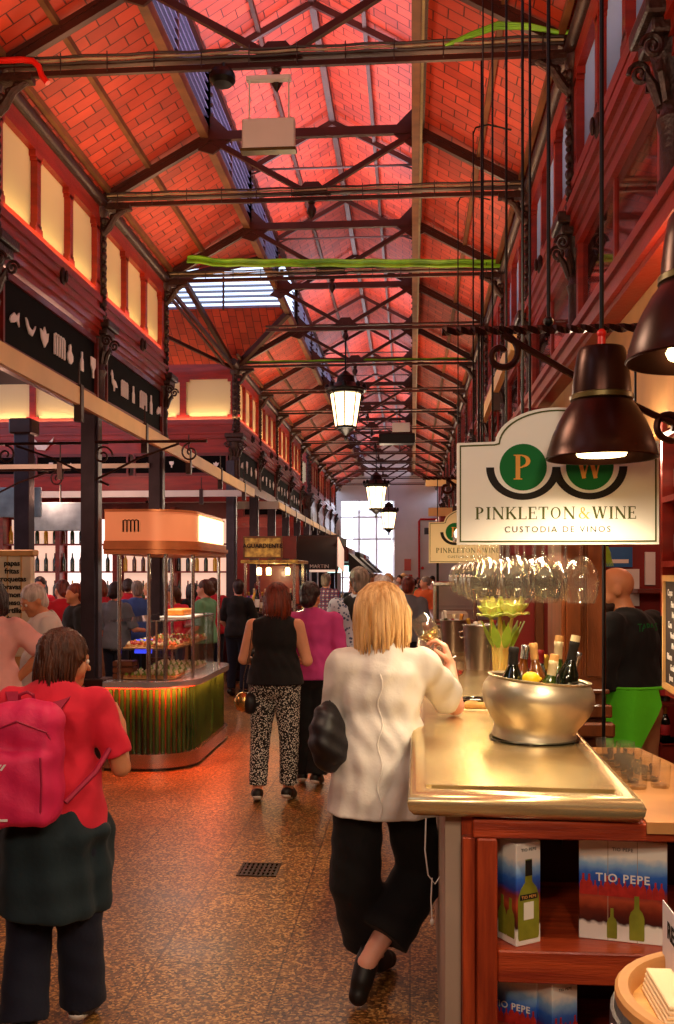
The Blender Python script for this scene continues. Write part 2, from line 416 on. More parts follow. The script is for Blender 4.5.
# ------------------------------------------------------------------ soft shapes from distance fields
class Field:
    def __init__(s, lo, hi, h):
        s.lo = np.array(lo, float); s.h = h
        s.n = np.ceil((np.array(hi, float) - s.lo) / h).astype(int) + 1
        s.a = np.full(tuple(s.n), .2, np.float32)
    def win(s, lo, hi, m):
        i0 = np.clip(np.floor((np.array(lo) - m - s.lo) / s.h).astype(int), 0, s.n - 1)
        i1 = np.clip(np.ceil((np.array(hi) + m - s.lo) / s.h).astype(int) + 1, 1, s.n)
        if np.any(i1 <= i0): return None, None
        sl = tuple(slice(a, b) for a, b in zip(i0, i1))
        ax = [(np.arange(a, b) * s.h + l).astype(np.float32) for a, b, l in zip(i0, i1, s.lo)]
        X, Y, Z = np.meshgrid(*ax, indexing='ij', sparse=True)
        return sl, (X, Y, Z)
    def mix(s, sl, d, k, op):
        a = s.a[sl]
        if op == '+':
            if k > 0: hh = np.clip(.5 + .5 * (a - d) / k, 0, 1); r = a * (1 - hh) + d * hh - k * hh * (1 - hh)
            else: r = np.minimum(a, d)
        else:
            if k > 0: hh = np.clip(.5 - .5 * (a + d) / k, 0, 1); r = a * (1 - hh) - d * hh + k * hh * (1 - hh)
            else: r = np.maximum(a, -d)
        s.a[sl] = r
    def cone(s, p, q, r0, r1, k=.02, op='+', cut=None, sq=None):
        p, q = np.array(p, float), np.array(q, float); R = max(r0, r1)
        sl, g = s.win(np.minimum(p, q) - R, np.maximum(p, q) + R, k + 3 * s.h)
        if sl is None: return s
        X, Y, Z = g; ab = q - p; L2 = max(float(ab @ ab), 1e-9)
        t = np.clip(((X - p[0]) * ab[0] + (Y - p[1]) * ab[1] + (Z - p[2]) * ab[2]) / L2, 0, 1)
        d = np.sqrt((X - p[0] - t * ab[0]) ** 2 + (Y - p[1] - t * ab[1]) ** 2 + (Z - p[2] - t * ab[2]) ** 2) - (r0 + (r1 - r0) * t)
        if cut:      # flat end at q
            L = math.sqrt(L2); e = ((X - q[0]) * ab[0] + (Y - q[1]) * ab[1] + (Z - q[2]) * ab[2]) / L
            d = np.maximum(d, e)
        s.mix(sl, d, k, op); return s
    def ell(s, c, r, k=.02, op='+', R=None, box=None):
        """ellipsoid, optional 3x3 rotation R; box=(axis-aligned local limits) cuts it"""
        c = np.array(c, float); r = np.array(r, float); m = r.max() if R is not None else r
        sl, g = s.win(c - m, c + m, k + 3 * s.h)
        if sl is None: return s
        X, Y, Z = [a - b for a, b in zip(g, c)]
        if R is not None: X, Y, Z = [R[0][i] * X + R[1][i] * Y + R[2][i] * Z for i in range(3)]
        k0 = np.sqrt((X / r[0]) ** 2 + (Y / r[1]) ** 2 + (Z / r[2]) ** 2) + 1e-6
        k1 = np.sqrt((X / r[0] ** 2) ** 2 + (Y / r[1] ** 2) ** 2 + (Z / r[2] ** 2) ** 2) + 1e-6
        d = k0 * (k0 - 1) / k1
        s.mix(sl, d.astype(np.float32), k, op); return s
    def rbox(s, c, half, r, k=.02, op='+', R=None):
        c = np.array(c, float); half = np.array(half, float); m = np.full(3, np.linalg.norm(half)) if R is not None else half
        sl, g = s.win(c - m, c + m, k + 3 * s.h)
        if sl is None: return s
        X, Y, Z = [a - b for a, b in zip(g, c)]
        if R is not None: X, Y, Z = [R[0][i] * X + R[1][i] * Y + R[2][i] * Z for i in range(3)]
        qx, qy, qz = [np.abs(a) - (h - r) for a, h in zip((X, Y, Z), half)]
        d = np.sqrt(np.maximum(qx, 0) ** 2 + np.maximum(qy, 0) ** 2 + np.maximum(qz, 0) ** 2) + np.minimum(np.maximum(qx, np.maximum(qy, qz)), 0) - r
        s.mix(sl, d.astype(np.float32), k, op); return s
    def plane(s, p, n, k=0):
        """keep the side where (x-p).n < 0"""
        p = np.array(p, float); n = np.array(n, float); n = n / np.linalg.norm(n)
        ax = [(np.arange(m) * s.h + l).astype(np.float32) for m, l in zip(s.n, s.lo)]
        X, Y, Z = np.meshgrid(*ax, indexing='ij', sparse=True)
        d = (X - p[0]) * n[0] + (Y - p[1]) * n[1] + (Z - p[2]) * n[2]
        s.a = np.maximum(s.a, d.astype(np.float32)); return s
    def disp(s, fn):
        ax = [(np.arange(m) * s.h + l).astype(np.float32) for m, l in zip(s.n, s.lo)]
        X, Y, Z = np.meshgrid(*ax, indexing='ij', sparse=True)
        s.a = s.a + fn(X, Y, Z).astype(np.float32); return s
    def mesh(s, name, m, parent=None, label=None):
        a = s.a; a[0] = a[-1] = .1; a[:, 0] = a[:, -1] = .1; a[:, :, 0] = a[:, :, -1] = .1
        ins = a < 0
        c = np.zeros(tuple(np.array(a.shape) - 1), np.int8)
        for i in (0, 1):
            for j in (0, 1):
                for k in (0, 1): c += ins[i:a.shape[0] - 1 + i, j:a.shape[1] - 1 + j, k:a.shape[2] - 1 + k]
        cells = np.argwhere((c > 0) & (c < 8))
        if len(cells) == 0: cells = np.zeros((0, 3), int)
        acc = np.zeros((len(cells), 3)); cnt = np.zeros(len(cells))
        cor = [(i, j, k) for i in (0, 1) for j in (0, 1) for k in (0, 1)]
        for p in cor:
            for ax in range(3):
                if p[ax]: continue
                q = list(p); q[ax] = 1
                A = a[cells[:, 0] + p[0], cells[:, 1] + p[1], cells[:, 2] + p[2]]; B = a[cells[:, 0] + q[0], cells[:, 1] + q[1], cells[:, 2] + q[2]]
                m_ = (A < 0) != (B < 0); t = np.where(m_, A / np.where(m_, A - B, 1), 0)
                pt = np.tile(np.array(p, float), (len(cells), 1)); pt[:, ax] += t
                acc[m_] += pt[m_]; cnt[m_] += 1
        vs = (cells + acc / np.maximum(cnt, 1)[:, None]) * s.h + s.lo
        idx = np.full(c.shape, -1, np.int64); idx[tuple(cells.T)] = np.arange(len(cells)); quads = []
        for ax in range(3):
            sl0 = [slice(None)] * 3; sl1 = [slice(None)] * 3; sl0[ax] = slice(0, -1); sl1[ax] = slice(1, None)
            A = ins[tuple(sl0)]; B = ins[tuple(sl1)]
            e = np.argwhere(A != B); u, w = (ax + 1) % 3, (ax + 2) % 3
            e = e[(e[:, u] > 0) & (e[:, w] > 0) & (e[:, u] < a.shape[u] - 1) & (e[:, w] < a.shape[w] - 1)]
            f = A[tuple(e.T)]; q = []
            for du, dw in ((1, 1), (0, 1), (0, 0), (1, 0)):
                k = e.copy(); k[:, u] -= du; k[:, w] -= dw; q.append(idx[tuple(k.T)])
            q = np.stack(q, 1); q[~f] = q[~f][:, ::-1]; quads.append(q)
        Q = np.concatenate(quads) if quads else np.zeros((0, 4), int)
        Q = Q[(Q >= 0).all(1)]
        me = bpy.data.meshes.new(name); me.vertices.add(len(vs)); me.vertices.foreach_set('co', vs.astype(np.float32).ravel())
        me.loops.add(Q.size); me.loops.foreach_set('vertex_index', Q.ravel().astype(np.int32)); me.polygons.add(len(Q))
        me.polygons.foreach_set('loop_start', np.arange(0, Q.size, 4, dtype=np.int32)); me.polygons.foreach_set('loop_total', np.full(len(Q), 4, np.int32))
        me.polygons.foreach_set('use_smooth', np.ones(len(Q), bool)); me.update(calc_edges=True); me.validate()
        me.materials.append(MAT[m] if isinstance(m, str) else m)
        o = bpy.data.objects.new(name, me); COL.objects.link(o)
        if parent is not None: o.parent = parent
        if label: o['label'] = label
        return o
# ================================================================== THE HALL
XL, XR = -2.78, 1.06; XM = (XL + XR) / 2; LW = .93
LX0, LX1 = XM - LW, XM + LW            # lantern walls
TIE, COL_Z, LT = 4.98, 5.56, 6.18      # tie beam, collar, lantern eave
RIDGE = 6.76; CAPZ = 3.93
TY = [3.9 + 2.2 * k for k in range(-1, 15)]
YF = 36.9
ORD = ['nearest', 'second', 'third', 'fourth', 'fifth', 'sixth', 'seventh', 'eighth', 'ninth', 'tenth', 'eleventh', 'twelfth', 'thirteenth', 'fourteenth', 'fifteenth', 'sixteenth', 'seventeenth', 'eighteenth']

m = MB(); m.box(-9.5, 6.5, -3, 40, -.1, 0); struct(m.build('floor', 'terrazzo'))
# outer shell
m = MB(); m.box(-9.6, -9.5, -3, 8, 0, 4); m.box(-9.6, -9.5, 8, 37, 0, .5); m.box(-9.6, -9.5, 8, 37, 3.1, 4); struct(m.build('wall_left', 'dark_red_wall'))
m = MB(); m.box(6.5, 6.6, -3, 37, 0, 5); struct(m.build('wall_right', 'dark_red_wall'))
m = MB(); m.box(-9.6, 6.6, -3.1, -3, 0, 7); struct(m.build('wall_back', 'red_wood_dark'))
for i in range(13):
    y = 8 + i * 2.23
    w = MB()
    for a, b, c, d in ((y, y + .09, .5, 3.1), (y, y + 2.2, 1.9, 2.0), (y, y + 2.2, .5, .58), (y + 1.1, y + 1.15, .5, 3.1)): w.box(-9.56, -9.5, a, b, c, d)
    o = struct(w.build('window_%d' % (60 + i), 'red_wood_dark')); p = MB(); p.box(-9.55, -9.53, y + .05, y + 2.2, .5, 3.1); p.build('pane', 'window_bright', o)
# far wall with its tall glazed doorway
m = MB(); m.box(-9.6, -2.72, YF, YF + .2, 0, 7); m.box(-2.72, -.62, YF, YF + .2, 4.62, 7); m.box(-.62, 1.25, YF, YF + .2, 0, 7); m.box(1.25, 6.6, YF, YF + .2, 0, 7)
struct(m.build('wall_far', 'white_plaster'))
w = MB()
w.box(-2.72, -.62, YF - .03, YF + .05, 4.55, 4.62)
for x in (-2.72, -2.0, -1.32, -.68): w.box(x, x + .05, YF - .02, YF + .04, 0, 4.6)
for z in (1.55, 3.05, 3.9): w.box(-2.7, -.62, YF - .02, YF + .04, z, z + .05)
d_ = struct(w.build('door_1', 'white_plaster'))
g = MB(); g.box(-2.7, -.62, YF + .005, YF + .012, 0, 4.6); g.build('pane', 'glass', d_)
g = MB(); g.box(-2.2, -.72, YF - .06, YF - .05, 1.55, 4.2); g.build('roller_screen', 'screen_mesh', d_)
m = MB(); m.box(-8, 5, 47, 47.2, -.5, 9); props(m.build('plaza_facade', 'plaza_daylight'), 'pale building beyond the far doorway, glowing in place of daylight', 'building')  # emission stands in for daylight on the plaza
m = MB(); m.box(-12, 8, 37.2, 47, -.2, -.02); struct(m.build('ground_outside', 'white_plaster'))
# red fire main and notices on the far wall
t = thing('fire_pipe', (.3, YF - .05, 0), 'red fire pipe looping over the grey service door on the far wall', 'pipe')
MB().tube([(.35, YF - .06, .1), (.35, YF - .06, 3.75), (.4, YF - .06, 3.83), (1.15, YF - .06, 3.83)], .04, 8).build('pipe_run', 'red_pipe', t, True)
m = MB(); m.sphere((.48, YF - .1, 1.95), .06); m.build('valve', 'red_pipe', t, True)
m = MB(); m.box(.42, 1.1, YF - .04, YF, 0, 3.7); d2 = struct(m.build('door_2', 'white_plaster')); MB().box(.55, 1.2, YF - .09, YF - .04, 3.25, 3.5).build('vent', 'steel_grey', d2)
t = thing('notice_board', (-.1, YF - .02, 1.6), 'red fire notice above two small red signs on the far wall', 'sign')
MB().box(-.22, .04, YF - .05, YF, 1.85, 2.3).build('panel', 'red_pipe', t)
for x in (-.24, -.06): MB().box(x, x + .15, YF - .05, YF, 1.5, 1.7).build('plate', 'red_pipe', t)
t = thing('fire_hose_cabinet', (-.1, YF - .1, 0), 'dark red fire hose cabinet low on the far wall', 'cabinet')
MB().cbox(-.28, .3, YF - .2, YF, .95, 1.4, .02).build('body', 'dark_red_wall', t); MB().cbox(-.2, .22, YF - .22, YF - .2, 1.02, 1.34, .008).build('door', 'red_pipe', t)

# ---- roof slopes (thin clay vaulting between the trusses)
E0 = 5.02; ZT = 5.64
q = []
YA, YB = 10.5, 15.0
xe = XL - .06
run = LX0 - xe
q += [[(xe, -3, E0), (xe, YA, E0), (LX0, YA + run, ZT), (LX0, -3, ZT)]]
q += [[(xe, YB, E0), (xe, YF, E0), (LX0, YF, ZT), (LX0, YB - run, ZT)]]
uvquad('ceiling_slope_left', q, 'roof_tiles')
uvquad('ceiling_slope_right', [[(XR + .06, -3, E0), (XR + .06, YF, E0), (LX1, YF, ZT), (LX1, -3, ZT)]], 'roof_tiles')
uvquad('ceiling_lantern', [[(LX0, -3, 6.24), (LX0, YF, 6.24), (XM, YF, RIDGE + .05), (XM, -3, RIDGE + .05)], [(LX1, -3, 6.24), (LX1, YF, 6.24), (XM, YF, RIDGE + .05), (XM, -3, RIDGE + .05)]], 'roof_tiles')
# transept roof over the side opening
uvquad('ceiling_transept', [[(-9.5, YB + .02, E0), (xe, YB + .02, E0), (LX0, YB - run, ZT), (-9.5, YB - run, ZT)], [(-9.5, YA - .02, E0), (xe, YA - .02, E0), (LX0, YA + run, ZT), (-9.5, YA + run, ZT)]], 'roof_tiles')
uvquad('ceiling_transept_lantern', [[(-9.5, YB - run, 6.24), (LX0, YB - run, 6.24), (LX0, 12.75, RIDGE), (-9.5, 12.75, RIDGE)], [(-9.5, YA + run, 6.24), (LX0, YA + run, 6.24), (LX0, 12.75, RIDGE), (-9.5, 12.75, RIDGE)]], 'roof_tiles')
# aisle ceilings
m = MB(); m.box(-9.5, XL - .05, -3, YA, 3.85, 3.95); m.box(-9.5, XL - .05, YB, YF, 3.85, 3.95); struct(m.build('ceiling_aisle_left', 'dark_ceiling'))
uvquad('ceiling_aisle_right', [[(4.6, -3, 3.5), (4.6, YF, 3.5), (1.14, YF, 4.5), (1.14, -3, 4.5)]], 'roof_tiles')
m = MB(); m.box(4.5, 4.6, -3, YF, 0, 3.6); struct(m.build('wall_aisle_right', 'dark_red_wall'))

# longitudinal timbers and gutters
tn = [0]
def trim(mb, mt, smooth=False):
    tn[0] += 1; return struct(mb.build('trim_%d' % tn[0], mt, smooth=smooth))
for sx, x0, x1 in ((1, xe, LX0), (-1, XR + .06, LX1)):
    segs = ((-3, 10.9), (14.6, YF)) if sx == 1 else ((-3, YF),)
    for a, b in segs:
        trim(MB().tube([(x0 + .10 * sx, a, 5.0), (x0 + .10 * sx, b, 5.0)], .055, 10), 'iron', True)
        trim(MB().box(x0 + .17 * sx - .02, x0 + .17 * sx + .02, a, b, 5.07, 5.12), 'purlin_wood')
        xm_, zm = (x0 + x1) / 2, (E0 + ZT) / 2
        trim(MB().bar((xm_, a, zm - .02), (xm_, b, zm - .02), .04, .05), 'purlin_wood')
    trim(MB().bar((x1 - .02 * sx, -3, ZT - .05), (x1 - .02 * sx, YF, ZT - .05), .07, .1), 'purlin_wood' if sx == 1 else 'iron')
    trim(MB().bar((x1, -3, 6.2), (x1, YF, 6.2), .06, .05), 'truss_iron')
    trim(MB().bar(((x1 + XM) / 2, -3, 6.47), ((x1 + XM) / 2, YF, 6.47), .035, .05), 'truss_iron')
trim(MB().bar((XM, -3, RIDGE - .02), (XM, YF, RIDGE - .02), .06, .09), 'truss_iron')
# long rail under the right lantern edge
t = thing('lighting_rail', (.06, 3, 5.3), 'long brown ceiling rail running under the right lantern edge above the bar', 'rail')
MB().bar((.035, 2, 5.43), (.13, 34, 5.43), .075, .06).build('rail_body', 'purlin_wood', t)
MB().bar((.075, 2, 5.385), (.17, 34, 5.385), .02, .03).build('conduit', 'brass_dull', t)

# ---- lantern louvres: one window per bay
wn = [0]
def window(mb, mt):
    wn[0] += 1; return struct(mb.build('window_%d' % wn[0], mt))
def louvre(p0, p1, inward):
    """p0,p1 ends along the wall (x,y), inward unit vector"""
    a, b = V((*p0, 0)), V((*p1, 0)); n = V((*inward, 0)); f = MB()
    for e in (a, b): f.bar(e + V((0, 0, 5.62)), e + V((0, 0, 6.2)), .045, .05, up=n)
    mid = (a + b) / 2; f.bar(mid + V((0, 0, 5.62)), mid + V((0, 0, 6.2)), .025, .03, up=n)
    w = window(f, 'truss_iron'); s = MB()
    for k in range(7):
        z = 5.67 + k * .078
        s.bar(a + V((0, 0, z)) - n * .03, b + V((0, 0, z)) - n * .03, .105, .008, up=(n * .55 + V((0, 0, .85))))
    s.build('slats', 'louvre', w)
for i, y in enumerate(TY[:-1]):
    if not (YA < y < YB - 1) : louvre((LX0, y), (LX0, y + 2.2), (1, 0))
    louvre((LX1, y), (LX1, y + 2.2), (-1, 0))
for k in range(4):
    x = LX0 - .1 - k * 1.75
    louvre((x, YB - run), (x - 1.75, YB - run), (0, -1))

# ---- iron trusses
def truss(y, left=True):
    i = TY.index(y) if y in TY else 0
    t = thing('roof_truss', (XM, y, TIE), 'iron roof truss', 'truss', 'roof trusses')
    xl = XL if left else LX0 - .15
    z = TIE
    # T-shaped tie bar: a flat plate with an angle on top
    m = MB(); m.bar((xl, y, z), (XR, y, z), .028, .035); m.bar((xl, y, z + .05), (XR, y, z + .05), .05, .02); m.build('tie_beam', 'truss_iron', t)
    rf = [(XR, LX1)] + ([(XL, LX0)] if left else [])
    for a, b in rf:
        m = MB(); m.bar((a, y, z + .02), (b, y, COL_Z - .02), .05, .085); m.bar((a, y - .028, z + .045), (b, y - .028, COL_Z + .005), .012, .03)
        for k in range(9):
            f = (k + .5) / 9; m.sphere((a + (b - a) * f, y - .03, z + .02 + (COL_Z - .04 - z) * f), .008, 6, 4)
        m.build('rafter', 'truss_iron', t)
    m = MB(); m.bar((LX0, y, COL_Z), (LX1, y, COL_Z), .05, .075); m.build('collar', 'truss_iron', t)
    for s in (-1, 1):
        xw = XM + s * LW
        m = MB(); m.bar((XM + s * .05, y, z + .06), (xw - s * .05, y, COL_Z - .04), .04, .045); m.build('strut', 'truss_iron', t)
        m = MB(); m.bar((xw, y, 6.2), (XM, y, RIDGE - .06), .035, .055); m.build('lantern_rafter', 'truss_iron', t)
        m = MB(); m.bar((xw, y, COL_Z), (xw, y, 6.22), .045, .045); 
        for k in range(6): m.sphere((xw - s * .035, y, 5.66 + k * .09), .02, 6, 4)
        m.build('lantern_post', 'iron_ornate', t)
        m = MB(); m.prism([(0, 0), (-.2 * s, 0), (-.03 * s, .17), (0, .17)] if s < 0 else [(0, 0), (0, .17), (-.03, .17), (-.2, 0)], (xw, y - .012, COL_Z + .03), (1, 0, 0), (0, 0, 1), -.024)
        m.prism([(0, 0), (-.24 * s, 0), (-.05 * s, -.14), (.1 * s, -.09)], (xw, y - .012, COL_Z - .02), (1, 0, 0), (0, 0, 1), -.024)
        recalc(m.build('gusset', 'truss_iron', t))
    m = MB(); m.tube([(LX0, y, 6.2), (LX1, y, 6.2)], .013, 6)
    for s in (-1, 1): m.bar((XM + s * LW, y, 6.14), (XM + s * (LW - .16), y, 6.2), .012, .02)
    m.build('lantern_tie', 'truss_iron', t)
    m = MB(); m.prism([(-.17, 0), (.17, 0), (.06, .12), (-.06, .12)], (XM, y + .012, z + .03), (1, 0, 0), (0, 0, 1), .024); m.build('centre_gusset', 'truss_iron', t)
    m = MB(); m.lathe([(.012, 0), (.035, -.02), (.02, -.04), (.04, -.075), (.042, -.1), (.02, -.14), (.004, -.165)], (XM, y, z - .01), 10); m.build('pendant_boss', 'iron_ornate', t, True)
    return t
first = truss(TY[1]); skew = truss(12.7, False)
TPL = {1: 'just inside the top of the photo', 2: 'carrying the white box sign', 3: 'with the bare brown tie bar', 4: 'carrying the thick green cable', 5: 'over the side opening', 6: 'carrying the thin green cable'}
first['label'] = 'iron roof truss above the top edge, nearest to the bar front'
skew['label'] = 'fifth iron roof truss back, over the side opening, without left rafter'
for i, y in enumerate(TY):
    if i in (1, 5): continue
    nm = ORD[i - 1] if i else 'hidden'
    if i == 0: continue
    dup(first, (XM, y, TIE), None, 'dark red iron roof truss, %s back along the hall%s' % (ORD[i - 1], (', ' + TPL[i]) if i in TPL else ''))
# cross bracing lying in the lantern and the crossing
def brace(name, p, q_, label, r=.018):
    m = MB(); m.bar(p, q_, r * 2, r * 2.4); props(m.build(name, 'truss_iron'), label, 'brace', 'crossing braces')
brace('valley_brace', (XL, YB, TIE), (LX0, YB - run, COL_Z), 'heavy iron valley rafter rising from the column at the inner corner of the side opening', .035)
brace('valley_brace', (XL, YA, TIE), (LX0, YA + run, COL_Z), 'iron valley rafter rising from the near column of the side opening', .035)
brace('valley_brace', (XL, YB, TIE), (-2.95, 12.4, 5.52), 'curved-looking strut leaning left from the inner corner column', .03)
brace('opening_tie', (XL, YA + .1, TIE + .02), (XL, YB, TIE - .02), 'iron tie bar spanning the mouth of the side opening', .02)
brace('opening_brace', (XL, YA, TIE - .06), (-2.9, YB - .3, TIE + .0), 'thin grey brace across the mouth of the side opening', .014)
brace('opening_brace', (XL - .02, YB - .1, TIE - .02), (-3.9, 13.2, TIE + .3), 'pale steel angle brace behind the green cable', .02)

# ---- clerestory bays
def moulding(side, y0, y1, X):
    """stepped cornice under the windows, running in y; side +1 = left wall (projects to +x)"""
    s = side; m = MB()
    for z0, z1, d in ((4.10, 4.16, .05), (4.02, 4.10, .03), (3.99, 4.02, .075), (3.93, 3.99, .055), (3.9, 3.93, .10), (3.84, 3.9, .075), (3.79, 3.84, .05)):
        a, b = sorted((X - s * .04, X + s * d)); m.box(a, b, y0, y1, z0, z1)
    return m
def clerestory(side, y0, y1, X, blind='blind_cream', boss=True, n=3):
    s = side; f = MB(); w = (y1 - y0 - .16) / n; a, b = sorted((X - s * .03, X + s * .035))
    z0, z1 = 4.16, 4.95
    f.box(a, b, y0, y1, z0, z0 + .05); f.box(a, b, y0, y1, z1 - .14, z1)
    for k in range(n + 1):
        yc = y0 + .08 + k * w; wd = .035 if 0 < k < n else .05
        f.box(a - .001, b + .001, yc - wd, yc + wd, z0 + .001, z1 - .001)
        for zz in (z0 + .05, z1 - .14 - .045): f.box(a - .002, b + .002, max(yc - wd - .035, y0), min(yc + wd + .035, y1), zz, zz + .045)
        for zz in (z0 + .095, z1 - .14 - .07): f.box(a - .001, b + .001, max(yc - wd - .015, y0), min(yc + wd + .015, y1), zz, zz + .025)
    wd_ = window(f, 'red_wood')
    for k in range(n):
        p = MB(); yc = y0 + .08 + k * w
        p.box(*sorted((X - s * .025, X - s * .015)), yc, yc + w, z0 + .02, z1 - .1); p.build('blind', blind, wd_)
    mo = trim(moulding(s, y0, y1, X), 'red_wood')
    if boss:
        bm_ = MB(); bm_.sphere((X + s * .09, (y0 + y1) / 2, 4.0), .05, 10, 8, .5, .6, 1.5); bm_.sphere((X + s * .12, (y0 + y1) / 2, 4.0), .025, 8, 6, .6, .7, 2); bm_.build('boss', 'iron_ornate', mo, True)
SHAPES = {   # little cut-out market symbols, unit box outlines
 'fish': [(0, .3), (.12, .5), (.45, .72), (.75, .62), (1, .85), (.95, .5), (1, .2), (.75, .42), (.45, .28), (.15, .2)],
 'bird': [(0, .7), (.15, .95), (.3, .8), (.35, .55), (.7, .5), (1, .25), (.6, .2), (.55, 0), (.45, 0), (.45, .2), (.2, .35), (.15, .65)],
 'pear': [(.3, 0), (.1, .2), (.1, .45), (.3, .65), (.32, .9), (.5, 1), (.6, .9), (.6, .65), (.85, .45), (.85, .2), (.6, 0)],
 'bottle': [(.3, 0), (.3, .55), (.42, .7), (.42, 1), (.58, 1), (.58, .7), (.7, .55), (.7, 0)],
 'cup': [(.4, 0), (.4, .35), (.15, .6), (.15, 1), (.85, 1), (.85, .6), (.6, .35), (.6, 0)],
 'leaf': [(.5, 0), (.1, .4), (.0, .8), (.3, .7), (.5, 1), (.7, .7), (1, .8), (.9, .4)],
 'chilli': [(0, .75), (.1, .45), (.35, .18), (.65, .15), (.95, .5), (1, .65), (.8, .45), (.6, .38), (.35, .45), (.15, .7)],
}
def symbol(kind, mb, o, ux, uy, s, t):
    if kind == 'mm':       # the market's double m monogram
        for q in range(5):
            x = q * .3; mb.prism([(x * s, 0), ((x + .12) * s, 0), ((x + .12) * s, s * .9), (x * s, s * .9)], o, ux, uy, t)
        for q in (0, 1, 2, 3):
            x = q * .3 + .12
            for k in range(5):
                a0, a1 = PI * k / 5, PI * (k + 1) / 5
                pts = [(x + .09 - .15 * math.cos(a0), .85 + .13 * math.sin(a0)), (x + .09 - .15 * math.cos(a1), .85 + .13 * math.sin(a1)), (x + .09 - .07 * math.cos(a1), .85 + .04 * math.sin(a1)), (x + .09 - .07 * math.cos(a0), .85 + .04 * math.sin(a0))]
                mb.prism([(px * s, py * s) for px, py in pts], o, ux, uy, t)
        return
    mb.prism([(a * s, b * s) for a, b in SHAPES[kind]], o, ux, uy, t)
def frieze(name, p0, p1, n, z0, z1, kinds, big=1.0, label=''):
    """dark board from p0 to p1 (xy) with framed edges and silver symbols; n = inward normal"""
    a, b = V((*p0, 0)), V((*p1, 0)); L_ = (b - a).length; ux = (b - a) / L_; n = V((*n, 0)); uy = V((0, 0, 1))
    m = MB(); c = (a + b) / 2; m.bar(a + V((0, 0, (z0 + z1) / 2)), b + V((0, 0, (z0 + z1) / 2)), .03, z1 - z0)
    o = trim(m, 'black_panel'); f = MB()
    for z in (z0 + .02, z1 - .02): f.bar(a + n * .02 + V((0, 0, z)), b + n * .02 + V((0, 0, z)), .03, .05)
    for e in (a + ux * .03, b - ux * .03): f.bar(e + n * .02 + V((0, 0, z0)), e + n * .02 + V((0, 0, z1)), .05, .03, up=ux)
    f.build('board_frame', 'red_wood_dark', o)
    k_ = len(kinds); h = (z1 - z0) * .34 * big
    for i, kd in enumerate(kinds):
        x = L_ * (i + .6) / (k_ + .3); s = MB(); hh = h * random.uniform(.85, 1.1)
        if ux.cross(uy).dot(n) < 0: symbol(kd, s, a + ux * x + n * .03 + V((0, 0, (z0 + z1) / 2 - h / 2)), ux, uy, hh, -.01)
        else: symbol(kd, s, a + ux * x + n * .02 + V((0, 0, (z0 + z1) / 2 - h / 2)), ux, uy, hh, .01)
        recalc(s.build('cut_out', 'silver_cut', o))
    return o
KN = ['fish', 'chilli', 'leaf', 'mm', 'pear', 'bottle', 'cup']
LB = [(1.7, 3.9), (3.9, 6.1), (6.1, 8.3), (8.3, 10.5), (15, 17.2), (17.2, 19.4), (19.4, 21.6), (21.6, 23.8), (26, 28.2), (28.2, 30.4), (30.4, 32.6), (32.6, 34.8)]
for y0, y1 in LB:
    clerestory(1, y0, y1, XL, boss=y0 < 20)
    if y0 > 3 and y0 < 24: frieze('frieze', (XL, y0 + .1), (XL, y1 - .1), (1, 0), 3.22, 3.76, KN if y0 == 6.1 else (['bird', 'mm', 'bottle', 'mm', 'bottle', 'fish'] if y0 < 15 else ['fish', 'cup', 'pear', 'leaf']))
    if y0 > 25 : trim(MB().box(XL - .03, XL + .03, y0, y1, 3.2, 3.8), 'red_wood_dark')
    trim(MB().box(XL - .05, XL + .05, y0, y1, 3.1, 3.22), 'red_wood_dark')
for i in range(15):
    y0 = 1.7 + 2.2 * i
    clerestory(-1, y0, y0 + 2.2, XR, 'blind_sky_blue', boss=y0 < 10)
    trim(MB().box(XR - .035, XR + .04, y0, y0 + 2.2, 3.72, 3.8), 'red_wood')
    # transom lights under the cornice
    f = MB(); f.box(XR - .03, XR + .03, y0 + .1, y0 + .16, 3.2, 3.72); f.box(XR - .03, XR + .03, y0 + 2.04, y0 + 2.1, 3.2, 3.72); f.box(XR - .012, XR + .012, y0 + 1.08, y0 + 1.11, 3.2, 3.72); w = window(f, 'red_wood')
    p = MB(); p.box(XR + .0, XR + .005, y0 + .1, y0 + 2.1, 3.2, 3.72); p.build('pane', 'glass_smoky', w)
    m = MB()
    for z0, z1, d in ((3.17, 3.22, .07), (3.12, 3.17, .045), (3.06, 3.12, .07), (3.03, 3.06, .04)): m.box(XR - d, XR + .06, y0, y0 + 2.2, z0, z1)
    trim(m, 'red_wood')
# transverse facades closing the side opening
def cross_facade(Y, x0, x1, k0):
    L_ = x1 - x0; n = max(1, int(round(L_ / .8))); w = L_ / n; z0, z1 = 4.14, 4.93; f = MB()
    f.box(x0, x1, Y - .035, Y + .03, z0, z0 + .06); f.box(x0, x1, Y - .035, Y + .03, z1 - .12, z1)
    for k in range(n + 1):
        xc = x1 - k * w; f.box(xc - .05, xc + .05, Y - .036, Y + .029, z0 + .001, z1 - .001)
        for zz in (z0 + .06, z1 - .16): f.box(xc - .1, xc + .1, Y - .037, Y + .028, zz, zz + .04)
    wd = window(f, 'red_wood')
    for k in range(n):
        xc = x1 - k * w; MB().box(xc - w, xc, Y + .0, Y + .01, z0, z1).build('blind', 'blind_cream', wd)
    m = MB()
    for a, b, d in ((4.08, 4.16, .05), (3.97, 4.08, .03), (3.93, 3.97, .08), (3.86, 3.93, .05), (3.62, 3.86, .02)): m.box(x0, x1, Y - d, Y + .04, a, b)
    m.box(x0, x1, Y - .03, Y + .05, 4.93, 5.12)
    trim(m, 'red_wood')
    trim(MB().box(x0, x1, Y - .02, Y + .03, 3.0, 3.28), 'red_wood')
cross_facade(15.0, -9.4, XL - .02, 0); cross_facade(26.0, -5, XL - .02, 1)
